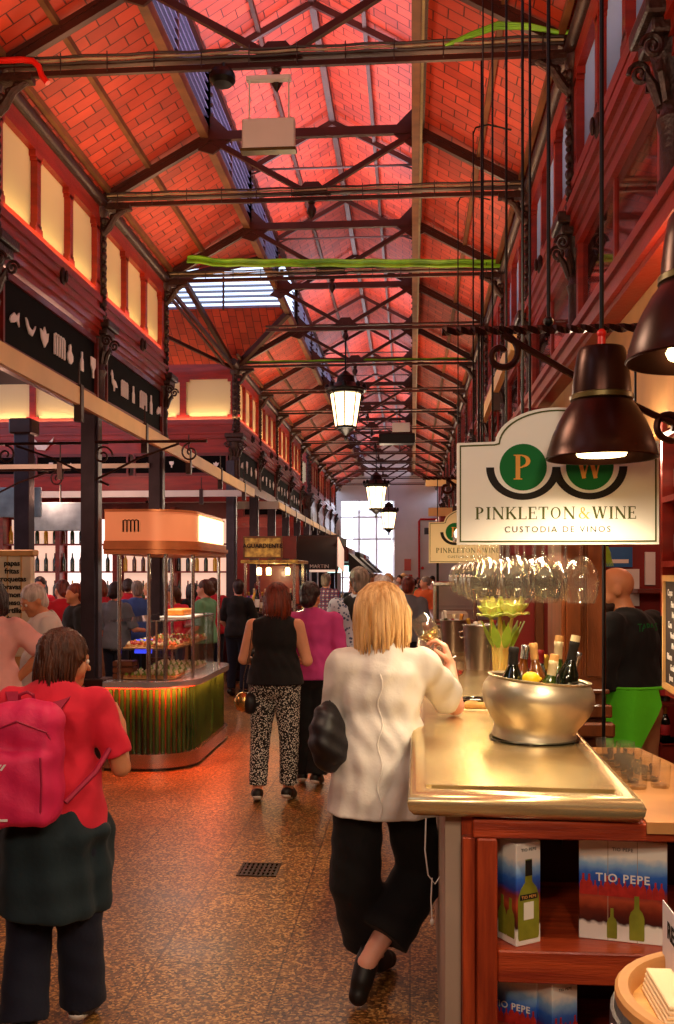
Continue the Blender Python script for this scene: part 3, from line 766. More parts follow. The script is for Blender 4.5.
for k in range(4):
    a = XL - .1 - k * 1.62; frieze('frieze', (a - 1.56, 15.0), (a, 15.0), (0, -1), 3.27, 3.63, [['chilli', 'mm', 'fish', 'bird', 'cup', 'cup'], ['cup', 'bird', 'fish', 'chilli'], ['bottle', 'pear', 'leaf', 'fish']][k % 3] if k else ['bird', 'cup', 'pear', 'leaf'], .8)
frieze('frieze', (-4.6, 26), (XL - .1, 26), (0, -1), 3.3, 3.7, ['cup', 'pear', 'fish'])
# wide red board with a chilli above the inner frieze
m = MB(); symbol('chilli', m, V((-6.15, 14.93, 3.63)), V((1, 0, 0)), V((0, 0, 1)), .42, -.02)
t = props(recalc(m.build('chilli_sign', 'silver_cut')), 'pale chilli-shaped cut-out on the red board above the inner black frieze, far left', 'sign')
m = MB(); m.box(-9.5, XL, 26.1, 26.2, 0, 4); struct(m.build('wall_inner', 'dark_red_wall'))

# ---- cast iron columns
def column(x, y, s, label, low=True, near=False):
    t = thing('iron_column', (x, y, 0), label, 'column', 'cast iron columns')
    m = MB()
    if low:
        m.cbox(x - .13, x + .13, y - .13, y + .13, 0, .16, .015); m.cbox(x - .105, x + .105, y - .105, y + .105, .16, .7, .02); m.cbox(x - .12, x + .12, y - .12, y + .12, .7, .76, .01); m.build('base', 'iron', t)
        m = MB(); xs = x - .06 * s; m.box(xs - .08, xs + .08, y - .05, y + .05, .76, 3.5); m.box(xs - .055, xs + .055, y - .08, y + .08, .76, 3.5); m.build('shaft', 'steel_grey', t)
    m = MB(); m.lathe([(.07, 3.2), (.075, 3.24), (.062, 3.27), (.062, 3.45), (.075, 3.5), (.06, 3.53), (.06, 3.62), (.085, 3.72), (.1, 3.78), (.1, 3.8)], (x, y, 0), 14)
    for k in range(8):      # leaves
        a = k * PI / 4; c, sn = math.cos(a), math.sin(a)
        m.tube([(x + .06 * c, y + .06 * sn, 3.56), (x + .085 * c, y + .085 * sn, 3.64), (x + .12 * c, y + .12 * sn, 3.7), (x + .125 * c, y + .125 * sn, 3.66)], [.018, .022, .016, .01], 6)
    m.cbox(x - .15, x + .15, y - .15, y + .15, 3.86, CAPZ, .01); m.cbox(x - .12, x + .12, y - .12, y + .12, 3.8, 3.86, .01)
    m.build('capital', 'iron_ornate', t, True)
    m = MB()
    for sx in (-1, 1):      # volutes
        for sy in (-1, 1):
            pts = [];
            for k in range(22):
                a = k * .5; r = .052 * (1 - k / 24); pts.append((x + sx * (.115 + r * math.cos(a) * .9), y + sy * .105, 3.745 + r * math.sin(a)))
            m.tube(pts, .011, 6)
    m.build('volute', 'iron_ornate', t, True)
    m = MB(); m.box(x - .045 , x + .045, y - .045, y + .045, CAPZ, 4.95)
    zz = 4.0; rnd = random.Random(5)
    while zz < 4.9:
        for a in range(4):
            c, sn = math.cos(a * PI / 2), math.sin(a * PI / 2)
            m.sphere((x + .05 * c, y + .05 * sn, zz), .034, 8, 6, 1, 1, 1.25); m.sphere((x + .062 * c, y + .062 * sn, zz + .055), .018, 6, 5)
        zz += .105
    m.lathe([(.06, 4.86), (.085, 4.9), (.09, 4.95), (.06, 4.97)], (x, y, 0), 12); m.build('pilaster', 'iron_ornate', t, True)
    m = MB()       # bracket that carries the tie beam
    pts = [(x + s * .05, y, 4.72), (x + s * .1, y, 4.78), (x + s * .16, y, 4.88), (x + s * .26, y, 4.94)]; m.tube(pts, [.025, .035, .03, .02], 8)
    for k in range(3): m.sphere((x + s * (.08 + k * .055), y, 4.84 + k * .035), .03, 8, 6)
    m.box(min(x, x + s * .3), max(x, x + s * .3), y - .04, y + .04, 4.93, 4.97); m.build('bracket', 'iron_ornate', t, True)
    return t
LCOL = [(1.7, 'left row, nearest'), (3.9, 'left row, second'), (6.1, ''), (8.3, ''), (10.5, ''), (15, ''), (17.2, ''), (19.4, ''), (21.6, ''), (23.8, ''), (26, ''), (28.2, ''), (30.4, ''), (32.6, ''), (34.8, '')]
cl = column(XL, LCOL[3][0], 1, 'thick grey iron column just left of the food kiosk')
names_l = {10.5: 'iron column in the left row seen through and above the food kiosk', 15: 'iron column at the corner beyond the kiosk light box', 6.1: 'iron column of the left row outside the left edge'}
for i, (y, _) in enumerate(LCOL):
    if y in (8.3, 1.7, 3.9): continue
    dup(cl, (XL, y, 0), None, names_l.get(y, '%s iron column beyond the kiosk in the left row' % ORD[max(0, i - 6)]))
cr = column(XR, 6.1, -1, 'ornate iron column with volute capital directly above the nearer hanging lamp', low=False)
for i in range(13):
    y = 3.9 + 2.2 * i
    if abs(y - 6.1) < .1: continue
    dup(cr, (XR, y, 0), None, 'ornate iron column in the top right corner with a large scroll' if i == 0 else '%s ornate iron column behind the bar sign on the right row' % ORD[i - 2])
# scroll brackets hanging from the left columns
def scroll(name, pts, r, mt, label, cat='bracket', grp=None):
    m = MB(); m.tube(pts, r, 6); return props(m.build(name, mt, smooth=True), label, cat, grp)
def spiral(c, r0, a0, turns, ux, uy, n=26, r1=.2):
    c, ux, uy = V(c), V(ux), V(uy)
    return [c + (ux * math.cos(a0 + turns * 2 * PI * k / n) + uy * math.sin(a0 + turns * 2 * PI * k / n)) * r0 * (1 - (1 - r1) * k / n) for k in range(n + 1)]

# ---- cream awning rails under the left facade and their hangers
rails = [('cream awning rail running diagonally along the left stalls to the kiosk', (-2.42, 4.2, 3.0), (-2.42, 14.6, 2.95), .035, .13),
         ('pale cross rail over the left stalls ending at the diagonal rail', (-9, 14.6, 2.95), (-2.42, 14.6, 2.95), .035, .1),
         ('lower pale cross rail behind the kiosk light box', (-9, 17.4, 2.97), (-2.42, 17.4, 2.97), .035, .14),
         ('cream awning rail running back over the dark stall awning', (-2.42, 17.4, 2.97), (-2.42, 33, 2.95), .035, .12),
         ('thin grey cross rail high across the far left stalls', (-9, 10.4, 2.9), (-2.9, 10.4, 2.9), .03, .05),
         ('light wooden awning rail slanting above the Pinkleton sign', (.57, 5.3, 2.97), (.6, 7.8, 2.97), .035, .1),
         ('upper cream crossbar over the far end of the bar', (.22, 13.5, 2.99), (.85, 13.5, 2.99), .04, .11),
         ('lower cream crossbar over the far end of the bar', (.22, 11.5, 2.44), (.85, 11.5, 2.44), .04, .1)]
for lb, a, b, w_, h_ in rails:
    t = thing('awning_rail', a, lb, 'rail'); MB().bar(a, b, w_, h_).build('rail_body', 'white_box' if 'cross rail' in lb else 'cream_rail', t)
    L_ = (V(b) - V(a)).length
    n_ = max(1, int(L_ / 1.6))
    for k in range(n_):
        m = MB(); p = V(a).lerp(V(b), (k + .5) / n_); m.box(p.x - .028, p.x + .028, p.y - .028, p.y + .028, p.z - h_ / 2 - .12, p.z + h_ / 2 + .02); m.tube([p + V((0, 0, h_ / 2)), p + V((0, 0, .25))], .008, 5); m.build('hanger', 'iron', t)
# wrought iron scroll arms
for k, (x, y, sgn, lb) in enumerate([(XL + .1, 8.3, -1, 'scrolled iron arm reaching left from the thick grey column'), (XL - .1, 8.25, 1, 'scrolled iron arm reaching right above the kiosk sign'), (-4.9, 10.4, 1, 'scrolled iron arm over the far left stalls')]):
    t = thing('scroll_arm', (x, y, 2.6), lb, 'bracket')
    z = 2.86; m = MB(); m.tube([(x, y, z), (x + sgn * 1.1, y, z)], .014, 6); m.build('arm', 'iron_ornate', t, True)
    m = MB(); m.tube([(x, y, z - .38), (x + sgn * .5, y, z - .14), (x + sgn * .85, y, z - .02)], .011, 6); m.build('brace', 'iron_ornate', t, True)
    m = MB(); m.tube(spiral((x + sgn * .16, y, z - .12), .09, 0, 1.4, (sgn, 0, 0), (0, 0, 1)), .009, 6); m.tube(spiral((x + sgn * .95, y, z - .1), .085, PI / 2, 1.4, (sgn, 0, 0), (0, 0, 1)), .009, 6); m.build('scroll', 'iron_ornate', t, True)

# ---- cables, pipes and things on the tie beams
def sag(a, b, s, n=24, wob=0): return [V(a).lerp(V(b), k / n) + V((0, 0, -s * 4 * (k / n) * (1 - k / n) + wob * math.sin(k * 1.9))) for k in range(n + 1)]
t = thing('green_cable_bundle', (XM, 10.5, 5.05), 'thick bright green cable bundle lying along the fourth tie beam', 'cable')
for j, (dz, dy, mt) in enumerate([(.05, -.05, 'green_cable'), (.085, -.03, 'green_cable'), (.03, -.07, 'green_cable'), (.07, .0, 'green_cable'), (.1, -.05, 'green_cable')]):
    p = sag((XL + .3, 10.5 + dy, 5.02 + dz + .08), (XR, 10.5 + dy, 5.0 + dz), .0, 24, .006)
    p[0].z += .04; p[1].z += .03; p[2].z += .01; p[-1].z += .05 * (j % 2)
    MB().tube(p, .014, 6).build('cable', mt, t, True)
t = thing('green_cable', (XM, 15, 5.03), 'thin green cable along the tie beam in front of the big lantern', 'cable')
for dz in (.04, .065): MB().tube(sag((XL, 14.94, 5.0 + dz), (XR, 14.94, 5.0 + dz), .0, 20, .006), .014, 6).build('cable', 'green_cable', t, True)
t = thing('green_cable_loop', (.7, 6.1, 5.1), 'dark green cable looping up over the nearest tie beam at right', 'cable')
for k in range(3): MB().tube([(.22, 6.05, 5.03), (.38, 6.05, 5.08 + .01 * k), (.55, 6.05, 5.13 + .015 * k), (.75, 6.05, 5.12 + .01 * k), (.95, 6.05, 5.08), (1.03, 6.05, 5.08 + .01 * k)], .011, 6).build('cable', 'green_cable', t, True)
for y, lb in ((6.1, 'bundle of dark and grey cables tied along the nearest tie beam'), (8.3, 'grey cables tied along the second tie beam'), (10.5, 'dark cables under the green bundle')):
    t = thing('cable_bundle', (XM, y, 5.03), lb, 'cable')
    for k, mt in enumerate(('dark_cable', 'grey_cable', 'dark_cable')):
        MB().tube(sag((XL + .1, y - .05, 5.02 + k * .022), (XR - .1, y - .05, 5.02 + k * .022), .0, 26, .004), .0085, 6).build('cable', mt, t, True)
    m = MB()
    for k in range(12): x = XL + .2 + k * .31; m.tube([(x, y - .07, 4.95), (x, y - .07, 5.08)], .004, 5)
    m.build('cable_tie', 'dark_cable', t)
t = thing('red_pipe', (-2.6, 6.05, 5.05), 'bright red pipe bending down at the left end of the nearest tie beam', 'pipe')
MB().tube([(-3.4, 6.02, 5.04), (-2.52, 6.02, 5.04), (-2.45, 6.02, 5.03), (-2.41, 6.02, 4.99), (-2.39, 6.02, 4.93), (-2.35, 6.02, 4.88)], .02, 8).build('pipe_run', 'red_pipe', t, True)
t = thing('box_sign', (-.9, 6.05, 4.5), 'white rectangular box sign hanging on two cords from the nearest tie beam', 'sign')
MB().cbox(-1.075, -.735, 6.02, 6.09, 4.41, 4.605, .008).build('panel', 'white_box', t); MB().cbox(-1.085, -.725, 6.015, 6.095, 4.395, 4.415, .004).build('trim_strip', 'brass_dull', t)
MB().cbox(-1.05, -.76, 6.03, 6.08, 4.855, 4.885, .004).build('mount', 'white_box', t)
for x in (-1.03, -.775): MB().tube([(x, 6.05, 4.6), (x, 6.05, 4.86)], .006, 6).build('cord', 'white_box', t)
t = thing('ceiling_speaker', (-1.2, 6.05, 4.88), 'round black speaker under the nearest tie beam', 'speaker')
m = MB(); m.lathe([(.001, -.05), (.06, -.045), (.085, -.02), (.085, .01), (.07, .04), (.03, .06), (.001, .06)], (-1.2, 6.02, 4.87), 18); m.build('housing', 'black_metal', t, True)
MB().tube([(-1.2, 6.05, 4.92), (-1.2, 6.05, 4.98)], .012, 6).build('mount', 'black_metal', t)
# thin black suspension rods over the bar
for x, y, z1, z0, lb in [(.43, 3.0, 5.36, 2.47, 'long black suspension rod left of the nearer hanging lamp'), (.455, 3.9, 5.36, 2.3, 'black suspension rod second from the nearer lamp'), (.46, 4.6, 5.35, 2.3, 'black suspension rod with a bent hook top, third from the nearer lamp'),
                         (.48, 5.6, 5.35, 2.4, 'black suspension rod, fourth from the nearer lamp'), (.49, 6.6, 5.3, 2.4, 'black suspension rod, fifth from the nearer lamp'), (.5, 7.6, 5.2, 2.3, 'black suspension rod, sixth from the nearer lamp'), (.45, 9.0, 5.2, 2.4, 'farthest black suspension rod over the bar')]:
    t = thing('suspension_rod', (x, y, z0), lb, 'rod', 'bar suspension rods')
    MB().tube([(x, y, z0), (x, y, z1)], .0065, 6).build('rod', 'black_metal', t)
    m = MB(); m.tube([(x, y, z1 - .02), (x + .02, y, z1 + .03), (x + .12, y, z1 + .05), (x + .3, y, z1 + .0)], .007, 6); m.build('hook', 'black_metal', t, True); m = MB(); m.sphere((x, y, z0), .016, 8, 6); m.build('end_knob', 'black_metal', t, True)

# ---- hanging lanterns
def lantern(x, y, z, s, label):
    t = thing('hanging_lantern', (x, y, z), label, 'lantern', 'hanging street lanterns')
    S = lambda *p: [(a * s, b * s) for a, b in p]
    m = MB(); m.lathe(S((.012, .0), (.02, .02), (.02, .03)), (x, y, z + .62 * s), 8); m.tube([(x, y, z + .5 * s), (x, y, TIE)], .012, 6); m.build('rod', 'black_metal', t)
    m = MB(); m.lathe(S((.30, .30), (.31, .33), (.24, .37), (.2, .40), (.14, .43), (.12, .5), (.13, .52), (.07, .56), (.03, .6), (.001, .6)), (x, y, z), 16)
    for k in range(8):
        a = k * PI / 4; m.sphere((x + .27 * s * math.cos(a), y + .27 * s * math.sin(a), z + .37 * s), .035 * s, 8, 6, 1, 1, 1.5)
    m.build('roof', 'black_metal', t, True)
    m = MB(); m.lathe(S((.001, -.24), (.13, -.24), (.135, -.2), (.15, -.2), (.225, .27), (.001, .27)), (x, y, z), 8); m.build('glass_body', 'lantern_glow', t)
    f = MB()
    for k in range(8):
        a = k * PI / 4; f.tube([(x + .155 * s * math.cos(a), y + .155 * s * math.sin(a), z - .21 * s), (x + .232 * s * math.cos(a), y + .232 * s * math.sin(a), z + .29 * s)], .01 * s, 5)
    f.lathe(S((.14, -.25), (.165, -.24), (.165, -.21), (.14, -.2)), (x, y, z), 8); f.lathe(S((.22, .26), (.26, .27), (.27, .3), (.22, .31)), (x, y, z), 8)
    f.build('frame', 'black_metal', t)
    m = MB(); m.lathe(S((.001, -.42), (.02, -.4), (.03, -.37), (.015, -.35), (.05, -.31), (.1, -.27), (.12, -.25)), (x, y, z), 10); m.build('finial', 'black_metal', t, True)
lantern(XM, 12.7, 3.86, .92, 'large lit lantern hanging over the middle of the hall, nearest of three')
lantern(XM + .0, 24.3, 3.62, 1.15, 'second lit lantern, hanging in front of the far doorway')
lantern(XM + .12, 33.2, 3.55, 1.15, 'smallest lit lantern, farthest, at the right edge of the doorway')
# projector gear hanging near the second lantern
t = thing('ceiling_heater', (-.3, 19, 4.55), 'dark box heater with a white reflector hanging beyond the big lantern', 'heater')
MB().cbox(-.62, .1, 18.9, 19.25, 4.3, 4.5, .02).build('body', 'black_metal', t); MB().cbox(-.35, .0, 18.85, 18.9, 4.52, 4.7, .01).build('reflector', 'white_box', t); MB().tube([(-.2, 19, 4.5), (-.2, 19, 5.0)], .012, 6).build('rod', 'black_metal', t)
# ================================================================== THE WINE BAR
mat('oak_red', 'b0441e', .42, 0, .35, 3, .25, 24, coat=.2, stretch=(12, 12, .9), col2='6e1d0c')
mat('oak_red_flat', 'b0441e', .42, 0, .35, 3, .25, 24, coat=.2, stretch=(.9, 12, 12), col2='7a220e')
mat('cabinet_inside', '4a1a10', .6, 0, .25, 3)
mat('side_panel_pale', 'b39a86', .6, 0, .1, 3)
mat('zinc', 'e8d29c', .27, .8, .3, 3.2, .05, 9, col2='a88450', detail=8)
mat('zinc_edge', 'e2cd9c', .27, .8, .15, 3, stretch=(1, 1, 8))
mat('worktop_stone', 'c98f58', .35, .2, .2, 5)
mat('bowl_metal', 'd6cab0', .36, .8, .12, 5, .08, 12, col2='aa9c80')
mat('bucket_metal', 'a3978c', .3, .9, .15, 4)
mat('copper_lamp', '48261c', .3, .8, .25, 5, .05, 14, col2='2e1712')
mat('lamp_inside', 'ffe2b4', .4, .3, .05)
mat('sign_face', 'f1ece1', .7, 0, .03, 3)
mat('sign_face_yellow_light', 'f3e2ac', .5, 0, .03, 3)  # second sign's face, its yellow light put into the colour
mat('sign_olive', '4f5420', .85, 0, .05)
mat('sign_green', '0c6c2e', .85, 0, .06)
mat('sign_black', '1d1712', .85, 0, .05)
mat('sign_orange', 'e8a24a', .85, 0, .05)
mat('letter_white', 'efe9e4', .5, 0, .03)
mat('cork', 'dba35e', .7, 0, .15, 40)
mat('foil_gold', 'c99a3c', .35, .7, .12, 20)
mat('foil_cream', 'e6cfa0', .4, .1, .05, 20)
mat('foil_red', '8d1a1c', .4, .3, .1, 20)
mat('foil_silver', 'c8c8cc', .25, .9, .05, 20)
mat('bottle_dark', '0c1208', .08, 0, .1, 5, coat=.6)
mat('bottle_green', '2c3c10', .08, 0, .1, 5, coat=.6)
mat('bottle_amber', '6b3810', .1, 0, .1, 5, coat=.6)
mat('label_white', 'e8ddd0', .6, 0, .1, 30)
mat('label_red', 'a8232a', .6, 0, .1, 30)
mat('lemon', 'f0c818', .45, 0, .12, 30, .2, 60)
mat('bread', 'e0aa5c', .75, 0, .25, 20, .4, 60)
mat('red_wine', 'b8202a', .08, 0, .05, 5, trans=.6)
mat('white_wine', 'f8e69a', .05, 0, .03, 5, trans=.85)
mat('leaf_pale', 'e4ec88', .5, 0, .15, 12, .3, 30, sss=.2)
mat('leaf_green', '9fc43c', .5, 0, .2, 10, .3, 30, sss=.2)
mat('stem_yellow', 'f2d678', .45, 0, .1, 10, sss=.2)
mat('ice', 'eef0f4', .1, 0, .05, 20, trans=.5)
mat('chalk_board', '33211a', .7, 0, .2, 5)
mat('frame_light_wood', 'd9a868', .5, 0, .12, 5)
mat('barrel_wood', '5e6468', .5, 0, .3, 4, .3, 20, stretch=(8, 8, 1))
mat('barrel_rim', 'd99a58', .5, 0, .2, 8)
mat('barrel_lid', 'e0a95c', .45, 0, .2, 5, stretch=(1, 8, 1))
mat('card_white', 'ece8ea', .5, 0, .03)
mat('paper_warm', 'f4dcae', .6, 0, .04)
mat('board_blue', '1f66b0', .5, 0, .1)

def bar_edge(y): return .0 + .016 * (y - 2.6)
def ring_ang(n): return [2 * PI * k / n for k in range(n)]
# counter: one thing with a zinc top, nosing and wooden carcass
ct = thing('bar_counter', (.33, 5.8, 0), 'long zinc-topped wine bar counter with a red oak shelf front running back along the right', 'counter')
Y0c, Y1c = 2.6, 9.2
def plan(y0, y1, a, b): return [(bar_edge(y0) + a, y0), (bar_edge(y0) + b, y0 - .035), (bar_edge(y1) + b, y1), (bar_edge(y1) + a, y1)]
def slab(mb, pl, z0, z1): return mb.prism(pl, (0, 0, z0), (1, 0, 0), (0, 1, 0), z1 - z0)
m = MB()
# rounded nosing: profile swept round the outline
prof = [(0, -.068), (-.02, -.062), (-.034, -.045), (-.038, -.024), (-.03, -.006), (-.012, 0), (.03, 0), (.03, -.068)]
out = [(bar_edge(Y1c), Y1c, -1, 0), (bar_edge(2.63) + .03, 2.63, -1, -1), (.615 - .03, 2.6, 1, -1), (.615 + .016 * 6.6, Y1c, 1, 0)]
vs = []
for x, y, dx, dy in out:
    for p, z in prof: vs.append((x - (-p if dx > 0 else p) * (1 if dx else 0) * (1) * (-1 if dx < 0 else 1) * (1 if dx < 0 else -1) * (-1), y, z) if False else (x + (-p) * dx, y + (-p) * dy, 1.085 + z))
n_ = len(prof); fs = []
for i in range(3):
    for k in range(n_): fs.append((i * n_ + k, i * n_ + (k + 1) % n_, (i + 1) * n_ + (k + 1) % n_, (i + 1) * n_ + k))
fs += [tuple(range(n_)), tuple(range(3 * n_, 4 * n_))[::-1]]
m.add(vs, fs); o = recalc(m.build('nosing', 'zinc_edge', ct, True, sharp=60))
m = MB(); m.prism([(.045, 2.68), (.56, 2.655), (.66, Y1c), (.12, Y1c)], (0, 0, 1.02), (1, 0, 0), (0, 1, 0), .072); recalc(m.build('zinc_top', 'zinc', ct))
m = MB(); m.prism([(.142, 2.64), (.17, 2.64), (.25, Y1c), (.22, Y1c)], (0, 0, .0), (1, 0, 0), (0, 1, 0), 1.015); recalc(m.build('oak_side', 'oak_red', ct))
m = MB(); m.prism([(.098, 2.66), (.141, 2.66), (.22, Y1c), (.178, Y1c)], (0, 0, .0), (1, 0, 0), (0, 1, 0), 1.015); recalc(m.build('side_panel', 'side_panel_pale', ct))
m = MB(); m.cbox(.17, 1.3, 2.6, 2.66, .965, 1.014, .004); m.build('top_rail', 'oak_red_flat', ct)
m = MB(); m.cbox(.143, .178, 2.605, 2.68, 0, .965, .003); m.cbox(.18, .236, 2.595, 2.68, 0, .965, .004); m.build('corner_post', 'oak_red', ct)
for z0, z1 in ((.575, .662), (.2, .28)):
    MB().cbox(.237, 1.3, 2.6, 3.2, z0, z1, .004).build('shelf', 'oak_red_flat', ct)
MB().box(.2, 1.3, 3.2, 3.22, 0, 1.0).build('back_panel', 'cabinet_inside', ct)
m = MB(); 
for z, r in ((.93, .02), (.8, .02)): m.bar((.5, 3.18, z), (1.25, 3.18, z - .03), .02, .03)
m.build('back_strut', 'cabinet_inside', ct)
m = MB(); m.box(.22, 1.3, 2.66, 3.2, .0, .1); m.build('plinth', 'cabinet_inside', ct)
m = MB(); m.prism([(.63, 2.588), (1.35, 2.588), (1.35, 3.02), (.96, 3.14), (.87, 3.7), (.648, 3.7)], (0, 0, .99), (1, 0, 0), (0, 1, 0), .031); recalc(m.build('worktop', 'worktop_stone', ct))
MB().box(.66, .72, 3.22, Y1c, 0, .985).build('inner_side', 'cabinet_inside', ct)

# ---- cartons on the shelves
def print_mat(name, z0, z1):
    """box print: white band on top, blue sky, red dusk, dark vineyard, white foot"""
    m, nt, b = _new(name); N = nt.nodes; L = nt.links
    tc = N.new('ShaderNodeTexCoord'); se = N.new('ShaderNodeSeparateXYZ'); L.new(tc.outputs['Object'], se.inputs[0])
    nz = N.new('ShaderNodeTexNoise'); nz.inputs['Scale'].default_value = 35; L.new(tc.outputs['Object'], nz.inputs[0])
    mr = N.new('ShaderNodeMapRange'); mr.inputs[1].default_value = z0; mr.inputs[2].default_value = z1; L.new(se.outputs[2], mr.inputs[0])
    ad = N.new('ShaderNodeMath'); ad.operation = 'MULTIPLY_ADD'; ad.inputs[1].default_value = .09; L.new(nz.outputs['Fac'], ad.inputs[0]); L.new(mr.outputs[0], ad.inputs[2])
    rp = N.new('ShaderNodeValToRGB'); e = rp.color_ramp.elements; e[0].position = 0; e[0].color = srgb('ece6dd'); e[1].position = 1; e[1].color = srgb('efe6dc')
    for p, c in ((.2, 'e6ddd2'), (.23, '3a1212'), (.34, '6b2212'), (.44, 'b0482a'), (.52, '7d2c34'), (.58, '2b3f9a'), (.68, '2f66c4'), (.78, '8db4dc'), (.86, 'efe6dc')):
        x = e.new(p); x.color = srgb(c)
    L.new(ad.outputs[0], rp.inputs[0]); L.new(rp.outputs[0], b.inputs['Base Color']); b.inputs['Roughness'].default_value = .35
print_mat('carton_print', 0, .29)
print_mat('carton_print_low', 0, .31)
mat('carton_white', 'ece4d8', .45, 0, .04)
mat('print_bottle', '8a8c2a', .4, 0, .15, 30)
mat('print_red', 'c02a22', .5, 0, .2, 60)
BOT = [(0, 0), (.24, 0), (.26, .04), (.26, .5), (.2, .62), (.09, .7), (.08, .98), (0, 1)]
def flat_bottle(mb, cx, z0, h, o, ux, uy, t):
    pts = [(cx + x * h * .62, z0 + y * h) for x, y in BOT[1:-1]] + [(cx - x * h * .62, z0 + y * h) for x, y in BOT[1:-1]][::-1]
    mb.prism(pts, o, ux, uy, t)
def carton(name, x, y, z, w, d, h, rz, label, faces, word=True):
    t = thing(name, (x, y, z), label, 'box', 'wine cartons on the bar shelves', rz)
    m = MB(); m.cbox(-w / 2, w / 2, -d / 2, d / 2, 0, h, .002); m.build('carton', 'carton_print', t, local=True)
    m = MB(); m.box(-w / 2 + .001, w / 2 - .001, -d / 2 + .001, d / 2 - .001, h, h + .0015); m.build('lid', 'carton_white', t, local=True)
    if name == 'wine_box':
        # large printed bottle on the front face
        q = MB(); flat_bottle(q, 0, .015, .225, (0, -d / 2 - .0006, 0), V((1, 0, 0)), V((0, 0, 1)), -.0006); recalc(q.build('printed_bottle', 'print_bottle', t, local=True))
        q = MB(); q.prism([(-.011, .233), (.011, .233), (.012, .19), (-.012, .19)], (0, -d / 2 - .0014, 0), V((1, 0, 0)), V((0, 0, 1)), -.0006); recalc(q.build('printed_cap', 'sign_black', t, local=True)); q = MB(); q.prism([(-.03, .125), (.03, .125), (.03, .14), (-.03, .14)], (0, -d / 2 - .0014, 0), V((1, 0, 0)), V((0, 0, 1)), -.0006); recalc(q.build('printed_band', 'sign_black', t, local=True))
        q = MB(); q.prism([(-.017, .07), (.017, .07), (.017, .118), (-.017, .118)], (0, -d / 2 - .0014, 0), V((1, 0, 0)), V((0, 0, 1)), -.0006); recalc(q.build('printed_label', 'carton_white', t, local=True))
        for k in range(2):
            q = MB(); flat_bottle(q, -.018 + .036 * k, .02, .11, (-w / 2 - .0006, 0, 0), V((0, 1, 0)), V((0, 0, 1)), -.0006); recalc(q.build('printed_bottle', 'print_bottle', t, local=True))
    else:
        n = 3 if w > .2 else 1
        for k in range(1, n): q = MB(); q.box(-w / 2 + k * w / n - .0008, -w / 2 + k * w / n + .0008, -d / 2 - .0008, -d / 2, 0, h); q.build('seam', 'side_panel_pale', t, local=True)
        for bx, bh in ((-w * .12, .085), (w * .16, .125)) if w > .2 else ((w * .2, .1),):
            q = MB(); flat_bottle(q, bx, .008, bh, (0, -d / 2 - .001, 0), V((1, 0, 0)), V((0, 0, 1)), -.0006); recalc(q.build('printed_bottle', 'print_bottle', t, local=True))
        q = MB(); rr = random.Random(2)
        for k in range(int(w / .016)):
            xx = -w / 2 + .012 + k * .016; flat_bottle(q, xx, .125, rr.uniform(.04, .06), (0, -d / 2 - .0009, 0), V((1, 0, 0)), V((0, 0, 1)), -.0005)
        recalc(q.build('printed_row', 'print_red', t, local=True))
    return t
def local_text(t, s, lx, ly, lz, size, mt, face='y', spacing=1.1, bold=0):
    c, s_ = math.cos(t.rotation_euler.z), math.sin(t.rotation_euler.z)
    # place in the thing's local frame (rotation is inherited)
    old = t.rotation_euler.z; loc = V(t.location)
    if face == 'y': text_obj('printed_word', s, (loc.x + lx, loc.y + ly, loc.z + lz), (1, 0, 0), (0, 0, 1), size, mt, t, .0006, spacing=spacing, bold=bold)
    else: text_obj('printed_word', s, (loc.x + lx, loc.y + ly, loc.z + lz), (0, -1, 0), (0, 0, 1), size, mt, t, .0006, spacing=spacing, bold=bold)
b1 = carton('wine_box', .303, 2.685, .662, .085, .085, .28, math.radians(32), 'tall single-bottle wine box standing alone at the left of the upper shelf', None)
local_text(b1, 'TIO PEPE', 0, -.0445, .132, .012, 'sign_orange'); local_text(b1, 'TIO PEPE', 0, -.0435, .262, .012, 'sign_black')
b2 = carton('wine_carton', .60, 2.745, .662, .235, .12, .28, math.radians(-12), 'wide three-panel wine carton printed TIO PEPE on the right of the upper shelf', None)
local_text(b2, 'TIO PEPE', -.0, -.0615, .175, .032, 'letter_white', spacing=1.15, bold=.0006); local_text(b2, 'TIO PEPE', -.0, -.0615, .256, .013, 'sign_black')
b3 = carton('wine_carton', .325, 2.80, .28, .15, .16, .28, math.radians(-28), 'blue and white wine carton at the left of the lower shelf', None)
local_text(b3, 'TIO PEPE', -.0, -.0815, .175, .026, 'letter_white', bold=.0005); local_text(b3, 'TIO PEPE', 0, -.0815, .258, .012, 'sign_black')
b4 = carton('wine_carton', .405, 2.70, .28, .085, .09, .28, math.radians(28), 'narrow wine carton standing right of the blue one on the lower shelf', None)
local_text(b4, 'TIO PEPE', 0, -.0465, .258, .010, 'sign_black')

# ---- barrel table with the reserved card
bt = thing('wine_barrel', (.62, 1.8, 0), 'wooden barrel table at the bottom right corner with a pale rim', 'barrel')
R_ = .234; m = MB(); m.lathe([(.21, 0), (.24, .1), (.275, .35), (.285, .45), (.275, .55), (.25, .78), (.232, .898)], (.62, 1.8, 0), 40, cap=False); m.build('staves', 'barrel_wood', bt, True)
m = MB(); m.lathe([(.205, .862), (.207, .897), (.212, .903), (.23, .903), (.236, .897), (.236, .88)], (.62, 1.8, 0), 40, cap=False); m.build('rim', 'barrel_rim', bt, True)
m = MB(); m.lathe([(.0001, .85), (.206, .85), (.206, .868), (.0001, .868)], (.62, 1.8, 0), 40); m.build('lid', 'barrel_lid', bt)
for z, r in ((.84, .2425), (.68, .264), (.2, .258), (.07, .236)):
    MB().lathe([(r - .004, z - .022), (r + .003, z - .02), (r + .002, z + .02), (r - .006, z + .022)], (.62, 1.8, 0), 40, cap=False).build('hoop', 'steel_grey', bt, True)
m = MB()
